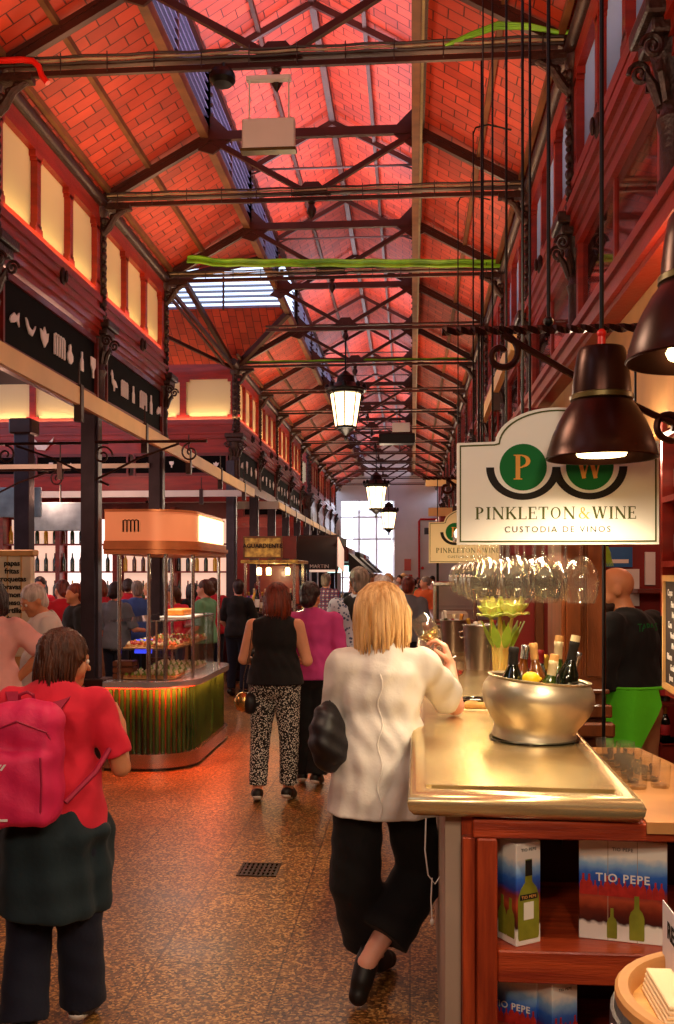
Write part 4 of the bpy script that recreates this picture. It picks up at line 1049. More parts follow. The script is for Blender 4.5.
for k in range(12): a = k * PI / 6; m.sphere((.62 + .2435 * math.cos(a), 1.8 + .2435 * math.sin(a), .84), .007, 8, 6)
m.build('rivet', 'foil_silver', bt, True)
t = thing('reserved_card', (.53, 1.8, .868), 'white folded card reading RESERVADO standing on the barrel', 'card')
m = MB(); m.prism([(1.62, .868), (2.0, .868), (2.0, 1.012), (1.62, 1.012)], (.518, 0, 0), (0, 1, 0), (0, 0, 1), .002); m.build('card', 'card_white', t)
m = MB(); m.bar((.56, 1.62, .87), (.52, 1.62, 1.011), .001, .002); m.prism([(.0, 0), (.0, .38), (.15, .38), (.15, 0)], (.57, 1.62, .868), V((-.05, 0, .142)).normalized(), (0, 1, 0), .0015); m.build('back_leaf', 'card_white', t)
text_obj('card_word', 'RESERVADO', (.5165, 1.83, .965), (0, -1, 0), (0, 0, 1), .047, 'sign_black', t, .0008, bold=.001)
m = MB(); symbol('bottle', m, V((.5165, 1.86, .885)), V((0, -1, 0)), V((0, 0, 1)), .035, .001); recalc(m.build('emblem', 'bottle_amber', t))
t = thing('napkin_pack', (.47, 1.8, .868), 'cream folded napkins lying on the barrel beside the card', 'napkins')
m = MB()
for k in range(5): m.cbox(.452 + .002 * k, .505 + .001 * k, 1.73, 1.9, .868 + k * .009, .876 + k * .009, .002)
m.build('napkin', 'paper_warm', t)

# ---- champagne bowl with bottles
BC = V((.445, 3.46, 1.093)); tilt = Matrix.Rotation(math.radians(5), 3, 'Y')
t = thing('wine_cooler_bowl', BC, 'big round brushed metal wine cooler bowl on the zinc counter', 'bowl')
m = MB(); m.lathe([(a, b * .99) for a, b in [(.001, .004), (.145, .004), (.152, .0), (.149, .02), (.145, .035), (.15, .05), (.166, .072), (.184, .1), (.196, .13), (.2, .155), (.197, .18), (.187, .2), (.178, .212), (.182, .217), (.184, .221), (.179, .222), (.172, .214), (.18, .2), (.19, .175), (.19, .15), (.165, .085), (.13, .05), (.001, .04)]], BC, 56, tilt); m.build('bowl_body', 'bowl_metal', t, True, sharp=60)
m = MB(); m.lathe([(.152, 0), (.162, -.002), (.162, -.008), (.15, -.008)], BC + V((0, 0, .008)), 56); m.build('base_ring', 'bottle_dark', t, True)
m = MB(); rr = random.Random(3)
for k in range(70):
    a, r = rr.uniform(0, 6.28), .16 * math.sqrt(rr.random()); s_ = rr.uniform(.012, .02); c = BC + V((r * math.cos(a), r * math.sin(a), .165 + rr.uniform(0, .014)))
    m.cbox(c.x - s_, c.x + s_, c.y - s_, c.y + s_, c.z - s_, c.z + s_, .004)
props(m.build('ice_cubes', 'ice', None), 'ice cubes filling the big metal bowl around the bottles', 'ice', kind='stuff')
def bottle(name, base, top, label, glass='bottle_dark', cap='foil_gold', lab='label_white', s=1.0, caplen=.07, grp='bottles in the cooler bowl', corkm=None):
    base, top = V(base), V(top); ax = (top - base).normalized(); L_ = (top - base).length
    t = thing(name, base, label, 'bottle', grp); Rm = V((0, 0, 1)).rotation_difference(ax).to_matrix()
    k = L_ / .31
    pr = [(.001, .0), (.034 * s, .0), (.037 * s, .01 * k), (.037 * s, .17 * k), (.033 * s, .195 * k), (.02 * s, .225 * k), (.0145 * s, .245 * k), (.0135 * s, L_ - .02)]
    m = MB(); m.lathe(pr, base, 18, Rm); m.build('glass_body', glass, t, True, sharp=50)
    m = MB(); m.lathe([(.0145 * s, L_ - caplen), (.0155 * s, L_ - caplen + .002), (.015 * s, L_ - .02), (.0165 * s, L_ - .018), (.0165 * s, L_ - .004), (.014 * s, L_), (.0005, L_)], base, 14, Rm); m.build('capsule', cap, t, True, sharp=50)
    if lab: m = MB(); m.lathe([(.0372 * s, .05 * k), (.0378 * s, .051 * k), (.0378 * s, .145 * k), (.0372 * s, .146 * k)], base, 18, Rm); m.build('label', lab, t, True)
    if corkm: m = MB(); m.lathe([(.0152 * s, L_ - .012), (.0152 * s, L_ + .02), (.001, L_ + .021)], base, 12, Rm); m.build('cork', corkm, t, True)
    return t
def P3(u, v, Y):      # place a point of the photo at real distance Y
    c, s_ = math.cos(TH), math.sin(TH); a = u - CX; dx, dy, dz = a * c - F * s_, a * s_ + F * c, HY - v; k = Y / dy
    return V((dx * k, Y, CZ + dz * k))
BB = [(514, 647, 3.42, (-.06, .0), 'bottle_dark', 'sign_black', None, 1.15, .1, 'dark bottle with a broad black cap at the left of the bowl', None),
      (526, 645, 3.52, (-.04, .02), 'bottle_amber', 'foil_silver', 'label_white', 1.0, .05, 'bottle with a white and red neck label near the left of the bowl', None),
      (533, 643, 3.46, (.03, -.02), 'bottle_amber', 'cork', 'label_white', .95, .06, 'bottle with orange-brown capsule beside the white-labelled neck', None),
      (540, 650, 3.58, (.0, .0), 'bottle_dark', 'foil_red', 'label_red', .95, .05, 'thin dark bottle with a red top in the middle of the bowl', None),
      (559, 641, 3.55, (-.02, .0), 'bottle_green', 'foil_cream', 'label_white', 1.05, .1, 'tallest bottle with a yellow and cream capsule, upright right of centre', 'cork'),
      (554, 660, 3.38, (-.045, -.01), 'bottle_green', 'foil_cream', 'label_white', 1.05, .1, 'leaning bottle with green band and cream capsule in front', 'cork'),
      (575, 641, 3.45, (-.06, .0), 'bottle_dark', 'sign_black', 'label_white', 1.1, .08, 'black bottle with a tall pale cork leaning right', 'foil_cream'),
      (579, 652, 3.55, (-.03, .02), 'bottle_dark', 'foil_silver', 'label_white', .85, .12, 'slim bottle with a silver neck at the right rim', None),
      (545, 655, 3.60, (.01, .0), 'bottle_amber', 'foil_gold', 'label_white', .9, .06, 'amber bottle with gold top at the back of the bowl', None),
      (567, 664, 3.5, (-.02, .0), 'bottle_dark', 'foil_red', 'label_red', .9, .04, 'short dark bottle with reddish top low between the two cream-capped ones', None)]
for u, v, Y, (dx, dy), g, cp, lb, s_, cl_, txt, ck in BB:
    top = P3(u, v, Y); base = V((top.x + dx, Y + dy, BC.z + .045)); base.x = min(max(base.x, BC.x - .09), BC.x + .09); base.y = min(max(base.y, BC.y - .08), BC.y + .08)
    bottle('wine_bottle', base, top, txt, g, cp, lb, s_, cl_, corkm=ck)
t = thing('lemon', P3(531, 680, 3.36), 'yellow lemon resting on the ice at the front of the bowl', 'fruit'); c = P3(531, 679, 3.37)
m = MB(); m.sphere(c, .026, 16, 12, 1.2, 1, 1); m.build('fruit', 'lemon', t, True); MB().tube([c + V((.028, 0, 0)), c + V((.037, 0, .003))], [.008, .003], 8).build('tip', 'lemon', t, True)

# ---- ice buckets, vase, plate and glasses further along the counter
def bucket(x, y, r, h, label, n, seed):
    t = thing('ice_bucket', (x, y, 1.092), label, 'bucket')
    m = MB(); m.lathe([(.001, .003), (r * .8, .003), (r * .81, 0), (r, h), (r + .006, h + .004), (r + .004, h + .01), (r - .006, h), (r * .78, .012), (.001, .012)], (x, y, 1.092), 32); m.build('bucket_body', 'bucket_metal', t, True, sharp=50)
    m = MB()
    for s_ in (-1, 1): m.tube(spiral((x + s_ * (r + .005), y, 1.092 + h * .8), .02, 0, 1, (s_, 0, 0), (0, 0, 1), 12, 1), .004, 6)
    m.build('handle', 'chrome', t, True)
    rr = random.Random(seed); cs = ['foil_red', 'foil_cream', 'foil_gold', 'label_white', 'foil_red', 'sign_orange']
    pos = ['leaning left', 'leaning right', 'upright at the back', 'upright in front', 'between the others', 'at the side']
    for k in range(n):
        a = 2 * PI * k / n + .4; bx, by = x + r * .35 * math.cos(a), y + r * .35 * math.sin(a)
        bottle('wine_bottle', (bx, by, 1.11), (x + r * .75 * math.cos(a), y + r * .75 * math.sin(a), 1.11 + h + rr.uniform(.0, .07)), 'bottle with %s top, %s, in the %s' % (['red', 'cream', 'gold', 'white', 'dark red', 'orange'][k], pos[k], label.split(' with')[0]), ['bottle_dark', 'bottle_green'][k % 2], cs[k], 'label_white', .8, .06, grp='bottles in the ice buckets')
    m = MB()
    for k in range(40):
        a, q = rr.uniform(0, 6.28), r * .85 * math.sqrt(rr.random()); s_ = rr.uniform(.01, .017); c = V((x + q * math.cos(a), y + q * math.sin(a), 1.092 + h - .02 + rr.uniform(0, .02))); m.cbox(c.x - s_, c.x + s_, c.y - s_, c.y + s_, c.z - s_, c.z + s_, .004)
    props(m.build('ice_cubes', 'ice'), 'ice in the %s' % label.split(' with')[0], 'ice', kind='stuff')
bucket(.45, 6.0, .12, .27, 'grey ice bucket beside the vase with bottles', 5, 4)
bucket(.33, 7.3, .1, .24, 'farther ice bucket with red tops', 6, 9)
t = thing('flower_vase', (.445, 4.8, 1.092), 'tall clear vase of pale yellow-green cabbage flowers on the counter behind the bowl', 'vase')
m = MB(); m.lathe([(.001, 0), (.045, 0), (.05, .01), (.05, .2), (.062, .24), (.06, .24), (.046, .2), (.046, .012), (.001, .012)], (.445, 4.8, 1.092), 24); m.build('vase_glass', 'glass_bright', t, True)
rr = random.Random(12)
for (hx, hy, hz, r) in ((.405, 4.78, 1.49, .058), (.505, 4.76, 1.5, .066), (.455, 4.88, 1.54, .06)):
    fl = MB(); fl.sphere((hx, hy, hz), r * .5, 14, 10)
    for ring, (nn, rad, ht) in enumerate(((4, .5, 1.1), (6, .8, .9), (7, 1.0, .45), (8, 1.1, -.1))):
        for k in range(nn):
            a = 2 * PI * k / nn + ring * .5; 
            def pt(u, v, a=a, rad=rad, ht=ht):
                w = (u - .5) * 1.1; q = a + w * (.6 + .3 * v); rr_ = r * (.25 + rad * v * .95); z = r * (ht * v * v * 1.2 - .35 + .25 * math.sin(9 * u) * v * .35 + v * .35)
                return (hx + rr_ * math.cos(q), hy + rr_ * math.sin(q), hz + z)
            fl.sheet(pt, 6, 5, .003)
    fo = fl.build('flower_head', 'leaf_pale', t, True, sharp=80)
    st = MB()
    for k in range(4): a = k * 1.6; st.tube([(.445 + .02 * math.cos(a), 4.8 + .02 * math.sin(a), 1.11), ((.445 + hx) / 2 + .01 * math.cos(a), 4.8, 1.3), (hx, hy, hz - r * .4)], .008, 6)
    st.build('stem', 'stem_yellow', t, True)
lv = MB()
for k in range(9):
    a = k * .7; x0_, y0_ = .46 + .05 * math.cos(a), 4.8 + .05 * math.sin(a)
    lv.sheet(lambda u, v, a=a, x0_=x0_, y0_=y0_: (x0_ + (u - .5) * .05 * math.sin(PI * min(v + .1, 1)) * -math.sin(a) + .06 * v * math.cos(a), y0_ + (u - .5) * .05 * math.cos(a) + .05 * v * math.sin(a), 1.32 + .13 * v + .0 * u), 4, 6, .002)
lv.build('leaf', 'leaf_green', t, True)

def wine_glass(name, base, axis, label, s=1.0, wine=None, fill=.4, grp=None):
    """glass standing on base pointing along axis"""
    base = V(base); Rm = V((0, 0, 1)).rotation_difference(V(axis).normalized()).to_matrix()
    t = thing(name, base, label, 'glass', grp)
    S = lambda l: [(a * s, b * s) for a, b in l]
    m = MB(); m.lathe(S([(.001, .104), (.012, .106), (.032, .122), (.046, .148), (.050, .175), (.046, .205), (.036, .235), (.0345, .235), (.0445, .205), (.0485, .175), (.0445, .149), (.03, .124), (.001, .108)]), base, 24, Rm); m.build('bowl', 'glass_bright', t, True)
    m = MB(); m.lathe(S([(.001, 0), (.036, .0), (.036, .002), (.008, .006), (.004, .014), (.0035, .09), (.007, .102), (.001, .106)]), base, 20, Rm); m.build('stem', 'glass_bright', t, True)
    if wine:
        m = MB(); m.lathe(S([(.001, .110), (.028, .125), (.042, .149), (.045, .16), (.001, .16)]), base, 20, Rm); m.build('wine', wine, t, True)
    return t
g0 = wine_glass('wine_glass', (.565, 3.2, 1.868), (0, 0, -1), 'clear wine glass hanging upside down in the lit rack behind the Pinkleton sign', 1.2, grp='hanging wine glasses')
for j in range(7):
    for i in range(4):
        if i == 0 and j == 0: continue
        dup(g0, (.565 - i * .105 + .016 * j * .3 + random.uniform(-.006, .006), 3.2 + j * .35 + (.07 if i % 2 else 0), 1.868))
t = thing('glass_rack', (.36, 4.3, 1.9), 'dark wooden glass rack hanging over the counter behind the sign', 'rack')
for i in range(4): MB().box(.335 + i * .09 - .008, .335 + i * .09 + .008, 3.1, 5.6, 1.872, 1.885).build('runner', 'brown_wood', t)
m = MB(); m.cbox(.265, .66, 3.1, 3.14, 1.885, 1.93, .004); m.cbox(.265, .66, 5.56, 5.6, 1.885, 1.93, .004); m.cbox(.25, .265, 3.1, 5.6, 1.87, 1.93, .003); m.cbox(.66, .68, 3.1, 5.6, 1.87, 1.93, .003); m.build('frame', 'brown_wood', t)
m = MB(); m.cbox(.38, .44, 3.2, 5.5, 1.93, 1.95, .004); m.build('light_strip', 'lamp_glow', t)
MB().cbox(.35, .47, 3.15, 5.55, 1.95, 1.97, .004).build('strip_cover', 'black_metal', t)
for y in (3.3, 5.4): MB().tube([(.41, y, 1.96), (.41, y, 5.2)], .005, 6).build('rod', 'black_metal', t)
wine_glass('wine_glass', (.247, 4.9, 1.093), (0, 0, 1), 'small glass with red wine standing on the counter beside the forearm', .62, 'red_wine')
t = thing('plate', (.3, 4.45, 1.093), 'small black plate on the counter beside the elbow', 'plate'); m = MB(); m.lathe([(.001, 0), (.05, 0), (.075, .012), (.077, .014), (.073, .013), (.05, .004), (.001, .004)], (.3, 4.45, 1.093), 28); m.build('plate_body', 'bottle_dark', t, True)
t = thing('bread_slice', (.285, 4.2, 1.093), 'golden slice of bread on a napkin in front of the black plate', 'bread')
f_ = Field((.2, 4.1, 1.08), (.38, 4.3, 1.14), .004); f_.rbox((.29, 4.2, 1.108), (.055, .035, .012), .01, 0); f_.ell((.27, 4.2, 1.118), (.03, .03, .012), .01)
o = f_.mesh('crust', 'bread', t); o.matrix_world = Matrix.Identity(4); o.location = -V(t.location)
MB().cbox(.22, .36, 4.14, 4.27, 1.0925, 1.0955, .001).build('napkin', 'paper_warm', t)
t = thing('table_card', (.655, 3.95, 1.09), 'small white card standing behind the right side of the bowl', 'card'); MB().cbox(.6, .665, 3.95, 3.955, 1.09, 1.17, .001).build('card', 'card_white', t)
# upturned tumblers on the lower worktop
tb = thing('tumbler', (.70, 3.0, 1.02), 'clear tumbler standing on the lower stone worktop behind the counter edge', 'glass', 'tumblers on the worktop')
m = MB(); m.lathe([(.001, .0), (.026, .0), (.029, .006), (.033, .07), (.0315, .07), (.027, .012), (.001, .01)], (.70, 3.0, 1.02), 20); m.build('glass_wall', 'glass_bright', tb, True)
m = MB(); m.lathe([(.001, .001), (.0265, .001), (.0275, .009), (.001, .009)], (.70, 3.0, 1.02), 16); m.build('glass_foot', 'glass_bright', tb, True)
for x, y in ((.775, 3.02), (.7, 3.09), (.77, 3.12), (.7, 3.18), (.77, 3.22), (.7, 3.28), (.76, 3.32), (.7, 3.38), (.76, 3.43), (.7, 3.49)): dup(tb, (x, y, 1.02))

# ---- the Pinkleton signs
def pw_sign(name, y, face, label):
    px = 3.0 / 950 * .98; cx = .457; zc = 1.775
    t = thing(name, (cx, y, zc), label, 'sign')
    X0 = lambda u: (u - 558) * px + cx
    Z0 = lambda v: zc + (545 - v) * px
    def outline(d):
        """d = inset in px"""
        L_ = []; L_.append((458 + d, 545 - d)); L_.append((658 - d, 545 - d)); L_.append((658 - d, 442 + d)); 
        L_.append((621 - d * .3, 441 + d))
        for k in range(0, 25):
            a = math.radians(2 + 176 * k / 24); L_.append((558 + (61 - d) * math.cos(a), 441 + d - (34 if d == 0 else 34 ) * math.sin(a)))
        L_.append((495 + d * .3, 441 + d)); L_.append((458 + d, 442 + d))
        return [(X0(u), Z0(v)) for u, v in L_]
    O = (0, y, 0); ux, uz = (1, 0, 0), (0, 0, 1)
    m = MB(); m.prism(outline(0), (0, y + .03, 0), ux, uz, .03); recalc(m.build('board', face, t))
    m = MB(); m.ring(outline(2.5), outline(3.9), (0, y + .0005, 0), ux, uz, .003); recalc(m.build('border_line', 'sign_olive', t))
    for cu, ch in ((524, 'P'), (590, 'W')):
        m = MB(); m.lathe([(.001, 0), (23.5 * px, 0), (23.5 * px, .003), (.001, .003)], (0, 0, 0), 40, Matrix.Rotation(PI / 2, 3, 'X')); m.v = [(a + X0(cu), b + y + .0005, c + Z0(467)) for a, b, c in m.v]; recalc(m.build('green_disc', 'sign_green', t))
        h = 25 * px; w = (20 if ch == 'P' else 30) * px
        serif_word('disc_letter', ch, (X0(cu) - w / 2, y - .0035, Z0(467) - h / 2), ux, uz, h, 'sign_orange', t, width=w, t=.0015)
    m = MB()      # black double swag under the discs
    for cu in (524, 590):
        N_ = 26; o_, i_ = [], []
        for k in range(N_ + 1):
            a = math.radians(-180 + 180 * k / N_); o_.append((X0(cu + 37 * math.cos(a)), Z0(467 - 33 * math.sin(a) + 0))); i_.append((X0(cu + 29 * math.cos(a)), Z0(467 - 26.5 * math.sin(a))))
        for k in range(N_): m.prism([o_[k], o_[k + 1], i_[k + 1], i_[k]], (0, y + .0002 + (.0003 if cu == 524 else 0), 0), ux, uz, .0025)
    recalc(m.build('black_swag', 'sign_black', t))
    h = 12.5 * px
    serif_word('sign_word', 'PINKLETON', (X0(476), y + .0005, Z0(519.5)), ux, uz, h, 'sign_olive', t, width=100 * px)
    serif_word('sign_word', '&', (X0(578), y + .0005, Z0(519.5)), ux, uz, h, 'sign_orange', t, width=12 * px)
    serif_word('sign_word', 'WINE', (X0(592), y + .0005, Z0(519.5)), ux, uz, h, 'sign_olive', t, width=44 * px)
    text_obj('sign_word', 'CUSTODIA DE VINOS', (X0(558), y - .0015, Z0(530)), ux, uz, 8.6 * px, 'sign_black', t, .002, spacing=1.32)
    for u in (480, 636): MB().tube([(X0(u), y + .015, Z0(442)), (X0(u), y + .015, 2.44)], .004, 6).build('hanging_wire', 'black_metal', t)
pw_sign('pinkleton_sign', 3.0, 'sign_face', 'large white arched sign reading PINKLETON & WINE hanging over the bar, the nearer one')
pw_sign('pinkleton_sign', 7.5, 'sign_face_yellow_light', 'smaller-looking arched Pinkleton sign farther back, yellow light painted on, partly behind the glasses')

# ---- twisted wrought iron arm over the sign
for y, z, x1, lb in ((3.0, 2.445, .98, 'twisted wrought iron arm carrying the nearer sign'), (7.5, 2.44, 1.0, 'plain iron arm carrying the farther sign')):
    t = thing('sign_arm', (x1, y, z), lb, 'bracket'); m = MB()
    n_ = 60; vs = []; fs = []
    for k in range(n_ + 1):
        x = .1 + (x1 - .1) * k / n_; a = k * .55
        for q in range(4): b = a + q * PI / 2; vs.append((x, y + .02 * math.cos(b), z + .014 * math.sin(b)))
    for k in range(n_):
        for q in range(4): fs.append((k * 4 + q, k * 4 + (q + 1) % 4, (k + 1) * 4 + (q + 1) % 4, (k + 1) * 4 + q))
    fs += [(0, 1, 2, 3), (n_ * 4 + 3, n_ * 4 + 2, n_ * 4 + 1, n_ * 4)]
    m.add(vs, fs); recalc(m.build('twisted_bar', 'copper_lamp', t))
    m = MB(); m.tube(spiral((.285, y, z - .075), .062, PI / 2, 1.15, (-1, 0, 0), (0, 0, 1)), .011, 8); m.tube([(.3, y, z - .02), (.5, y, z - .14), (.75, y, z - .27), (.84, y, z - .31)], .011, 8); m.tube(spiral((.8, y, z - .3), .06, PI, 1.2, (-1, 0, 0), (0, 0, 1)), .011, 8); m.build('scroll', 'copper_lamp', t, True)

# ---- copper pendant lamps
def pendant(x, y, z, label, s=1.0):
    t = thing('pendant_lamp', (x, y, z), label, 'lamp', 'copper dome pendants')
    S = lambda l: [(a * s, b * s) for a, b in l]
    m = MB(); m.lathe(S([(.16, 0), (.163, .003), (.16, .008), (.155, .03), (.143, .07), (.125, .11), (.105, .145), (.09, .165), (.086, .172)]), (x, y, z), 56, cap=False)
    m.lathe(S([(.157, .0), (.152, .03), (.14, .07), (.122, .108), (.1, .142), (.08, .165)]), (x, y, z), 56, cap=False); m.lathe(S([(.157, 0), (.16, -.001), (.1605, .001)]), (x, y, z), 56, cap=False); recalc(m.build('shade', 'copper_lamp', t, True))
    m = MB(); m.lathe(S([(.086, .17), (.092, .173), (.092, .186), (.086, .19)]), (x, y, z), 40); m.build('band', 'brass_dull', t, True)
    m = MB(); m.lathe(S([(.086, .188), (.084, .22), (.078, .27), (.07, .315), (.064, .325), (.03, .33), (.001, .33)]), (x, y, z), 40); m.build('neck', 'copper_lamp', t, True)
    m = MB(); m.lathe(S([(.001, .33), (.012, .33), (.012, .36), (.001, .365)]), (x, y, z), 10); m.sphere((x, y, z + .37 * s), .014, 8, 6); m.build('cord_grip', 'red_pipe', t, True)
    MB().tube([(x, y, z + .36), (x, y, 5.3)], .0065, 6).build('cord', 'black_metal', t, True)
    m = MB(); m.lathe(S([(.001, .006), (.07, .008), (.075, .02), (.06, .05), (.02, .08), (.001, .08)]), (x, y, z), 24); m.build('bulb', 'lamp_glow', t, True)
    return t
pendant(.545, 2.76, 2.012, 'lit copper dome lamp in front of the Pinkleton sign', .965)
pendant(.655, 2.2, 2.165, 'unlit-looking copper dome lamp cut off by the right edge', 1.02)

# ---- back bar: cabinets, wall, shelves, blackboard, posters
m = MB(); m.box(1.12, 1.2, -1, 26, 2.32, 3.03); struct(m.build('wall_bar_upper', 'tan_wall'))
m = MB(); m.box(.9, 4.5, 7.6, 7.7, 0, 3.0); struct(m.build('wall_bar', 'dark_red_wall'))
t = thing('bar_cabinet', (.75, 4.65, 0), 'tall brown panelled cabinet standing behind the counter right of the bottles', 'cabinet')
m = MB(); m.cbox(.705, .91, 4.5, 4.95, .0, 2.3, .008); m.build('carcass', 'brown_wood', t)
m = MB(); m.cbox(.7, .93, 4.46, 4.5, 1.02, 1.08, .006); m.cbox(.7, .94, 4.44, 4.5, .93, 1.0, .01); m.cbox(.7, .92, 4.47, 4.5, 1.13, 1.15, .004); m.build('ledge', 'brown_wood', t)
for a, b in ((.72, .80), (.815, .9)): MB().cbox(a, b, 4.488, 4.5, 1.2, 2.2, .01).build('door_panel', 'brown_wood', t)
t = thing('bar_partition', (.8, 6.2, 0), 'red panelled partition behind the cabinet with brown frames', 'partition')
MB().box(.58, 1.12, 6.2, 6.26, 0, 2.3).build('panel', 'dark_red_wall', t)
for x in (.58, .8, 1.06): MB().cbox(x, x + .055, 6.16, 6.2, 0, 2.3, .005).build('stile', 'brown_wood', t)
for z in (1.0, 1.75, 2.2): MB().cbox(.58, 1.12, 6.17, 6.2, z, z + .06, .005).build('rail', 'brown_wood', t)
t = thing('bar_post', (.838, 4.2, 1.02), 'thin black metal post rising from the ledge beside the barman', 'post')
MB().tube([(.838, 4.2, 0), (.838, 4.2, 2.6)], .0075, 8).build('tube', 'black_metal', t, True); MB().cbox(.81, .87, 4.17, 4.23, .0, .02, .004).build('foot', 'black_metal', t)
t = thing('umbrella_hanging', (.88, 6.05, 1.6), 'black folded umbrella-like sleeve hanging on the red panel', 'umbrella')
a, b = P3(552, 598, 6.1), P3(561, 642, 6.1); MB().tube([a, a.lerp(b, .3), a.lerp(b, .7), b], [.02, .035, .03, .008], 10).build('canopy', 'black_metal', t, True); MB().tube([a + V((0, 0, .05)), a], .006, 6).build('handle', 'chrome', t, True)
def shelf_unit(name, x0, x1, y, zs, label, rows, grp, seed, s=1.0):
    t = thing(name, ((x0 + x1) / 2, y, 0), label, 'shelf')
    for z in zs: MB().box(x0, x1, y - .09, y + .09, z - .025, z).build('shelf_board', 'red_wood', t)
    for x in (x0, x1): MB().box(x - .02, x + .02, y - .09, y + .09, zs[0] - .2, zs[-1] + .5).build('side', 'red_wood', t)
    return t
# wine shelf seen between the sign and the right edge: runs along the wall at x = 1.2
t = thing('wine_shelf', (1.22, 3.9, 1.74), 'red wall shelf with wine bottles right of the Pinkleton sign', 'shelf')
for z in (1.74, 2.02, 2.3): MB().box(1.1, 1.32, 3.3, 4.25, z - .025, z).build('shelf_board', 'red_wood', t)
MB().box(1.32, 1.34, 3.3, 4.25, 1.5, 2.9).build('back', 'dark_red_wall', t); MB().box(1.1, 1.32, 4.25, 4.28, 1.5, 2.35).build('side', 'red_wood', t)
k = 0
for z in (1.74, 2.02):
    for y in (3.5, 3.64, 3.78, 3.92, 4.06, 4.18):
        k += 1; bottle('wine_bottle', (1.17, y, z), (1.17, y, z + .25), '%s wine bottle on the %s red wall shelf, %s from the sign side' % (['dark', 'amber', 'green'][k % 3], 'lower' if z < 2 else 'upper', ['sixth', 'fifth', 'fourth', 'third', 'second', 'first'][(k - 1) % 6]), ['bottle_dark', 'bottle_amber', 'bottle_green'][k % 3], ['foil_red', 'foil_gold', 'foil_silver'][k % 3], ['label_white', 'label_red', 'sign_orange'][(k // 2) % 3], 1, .06, grp='bottles on the wall shelf')
t = thing('menu_blackboard', (1.0, 3.55, 1.45), 'chalk menu blackboard in a light wood frame at the right edge', 'blackboard')
bo, bu, bz = V((1.018, 3.9, 1.24)), V((-.045, -.62, 0)).normalized(), V((0, 0, 1)); n_ = bu.cross(bz)
m = MB(); m.prism([(0, 0), (.62, 0), (.62, .427), (0, .427)], bo + n_ * -.012, bu, bz, .01); recalc(m.build('slate', 'chalk_board', t))
m = MB(); m.ring([(-.012, -.012), (.632, -.012), (.632, .439), (-.012, .439)], [(.012, .012), (.608, .012), (.608, .415), (.012, .415)], bo + n_ * -.014, bu, bz, .022); recalc(m.build('frame', 'frame_light_wood', t))
for k, (w_, x, z, s_) in enumerate([('Copas', .06, .37, .036), ('Fino', .11, .325, .034), ('Rioja', .13, .285, .032), ('Cava', .06, .245, .036), ('Verdejo', .12, .205, .032), ('Albarino', .14, .165, .03), ('Ribera', .05, .12, .036), ('Godello', .12, .08, .032), ('Jerez', .08, .04, .034)]):
    text_obj('chalk_line', w_, tuple(bo + bu * (x + .05) + bz * z + n_ * .0), tuple(bu), (0, 0, 1), s_, 'letter_white', t, .001, bold=.0008)
MB().box(1.02, 1.06, 3.3, 3.9, 1.2, 1.3).build('ledge', 'red_wood', t)
t = thing('blue_poster', (1.8, 7.55, 1.85), 'blue poster on the wall above the barman', 'poster'); a, b = P3(607, 567, 7.55), P3(633, 547, 7.55)
MB().box(a.x, b.x, 7.57, 7.6, a.z, b.z).build('sheet', 'board_blue', t); MB().box(a.x + .03, b.x - .03, 7.565, 7.57, a.z + .03, a.z + .06).build('white_bar', 'letter_white', t)
t = thing('paper_notice', (1.9, 7.55, 1.6), 'white papers pinned below the blue poster', 'poster'); a, b = P3(617, 606, 7.55), P3(640, 569, 7.55)
MB().box(a.x, b.x, 7.57, 7.6, a.z, b.z).build('sheet', 'card_white', t); a, b = P3(646, 585, 7.55), P3(656, 552, 7.55); MB().box(a.x, b.x, 7.57, 7.6, a.z, b.z).build('sheet', 'card_white', t)
t = thing('hanging_plant', (1.55, 7.3, 1.8), 'green leafy sprig hanging above the barman head', 'plant'); m = MB()
for k in range(16):
    a = P3(598 + k * .6, 545, 7.3); m.tube([a, a + V((.02, 0, -.06)), a + V((.03 + .01 * (k % 3), 0, -.16))], [.004, .008, .003], 5)
m.build('leaf', 'leaf_green', t, True); MB().tube([P3(596, 545, 7.3), P3(609, 545, 7.3)], .01, 6).build('stem', 'black_metal', t)
t = thing('back_shelf', (1.9, 7.4, 1.5), 'low dark shelf on the wall behind the barman with glasses', 'shelf'); a = P3(633, 589, 7.45); MB().box(a.x, a.x + .45, 7.3, 7.6, a.z - .03, a.z).build('shelf_board', 'red_wood_dark', t)
for k in range(7):
    q = thing('stored_bottle', (2.3 + k * .1, 6.9, .0), '', 'bottle'); bpy.data.objects.remove(q)
t = thing('low_wine_rack', (2.2, 6.9, 0), 'dark bottle rack low behind the barman at the right edge', 'rack'); MB().cbox(1.75, 2.6, 6.8, 7.1, 0, .5, .01).build('rack_body', 'red_wood_dark', t)
for z in (.5, .78, 1.06): MB().box(1.75, 2.6, 6.8, 7.1, z - .02, z).build('shelf_board', 'red_wood_dark', t)
for z in (.5, .78):
    for k in range(6): bottle('wine_bottle', (1.82 + k * .13, 6.95, z), (1.82 + k * .13, 6.95, z + .24), 'dark bottle on the %s shelf of the low rack behind the barman' % ('lower' if z < .6 else 'upper'), 'bottle_dark', 'foil_red' if k % 2 else 'foil_gold', 'label_white' if k % 3 else 'label_red', .9, .05, grp='bottles in the low rack')
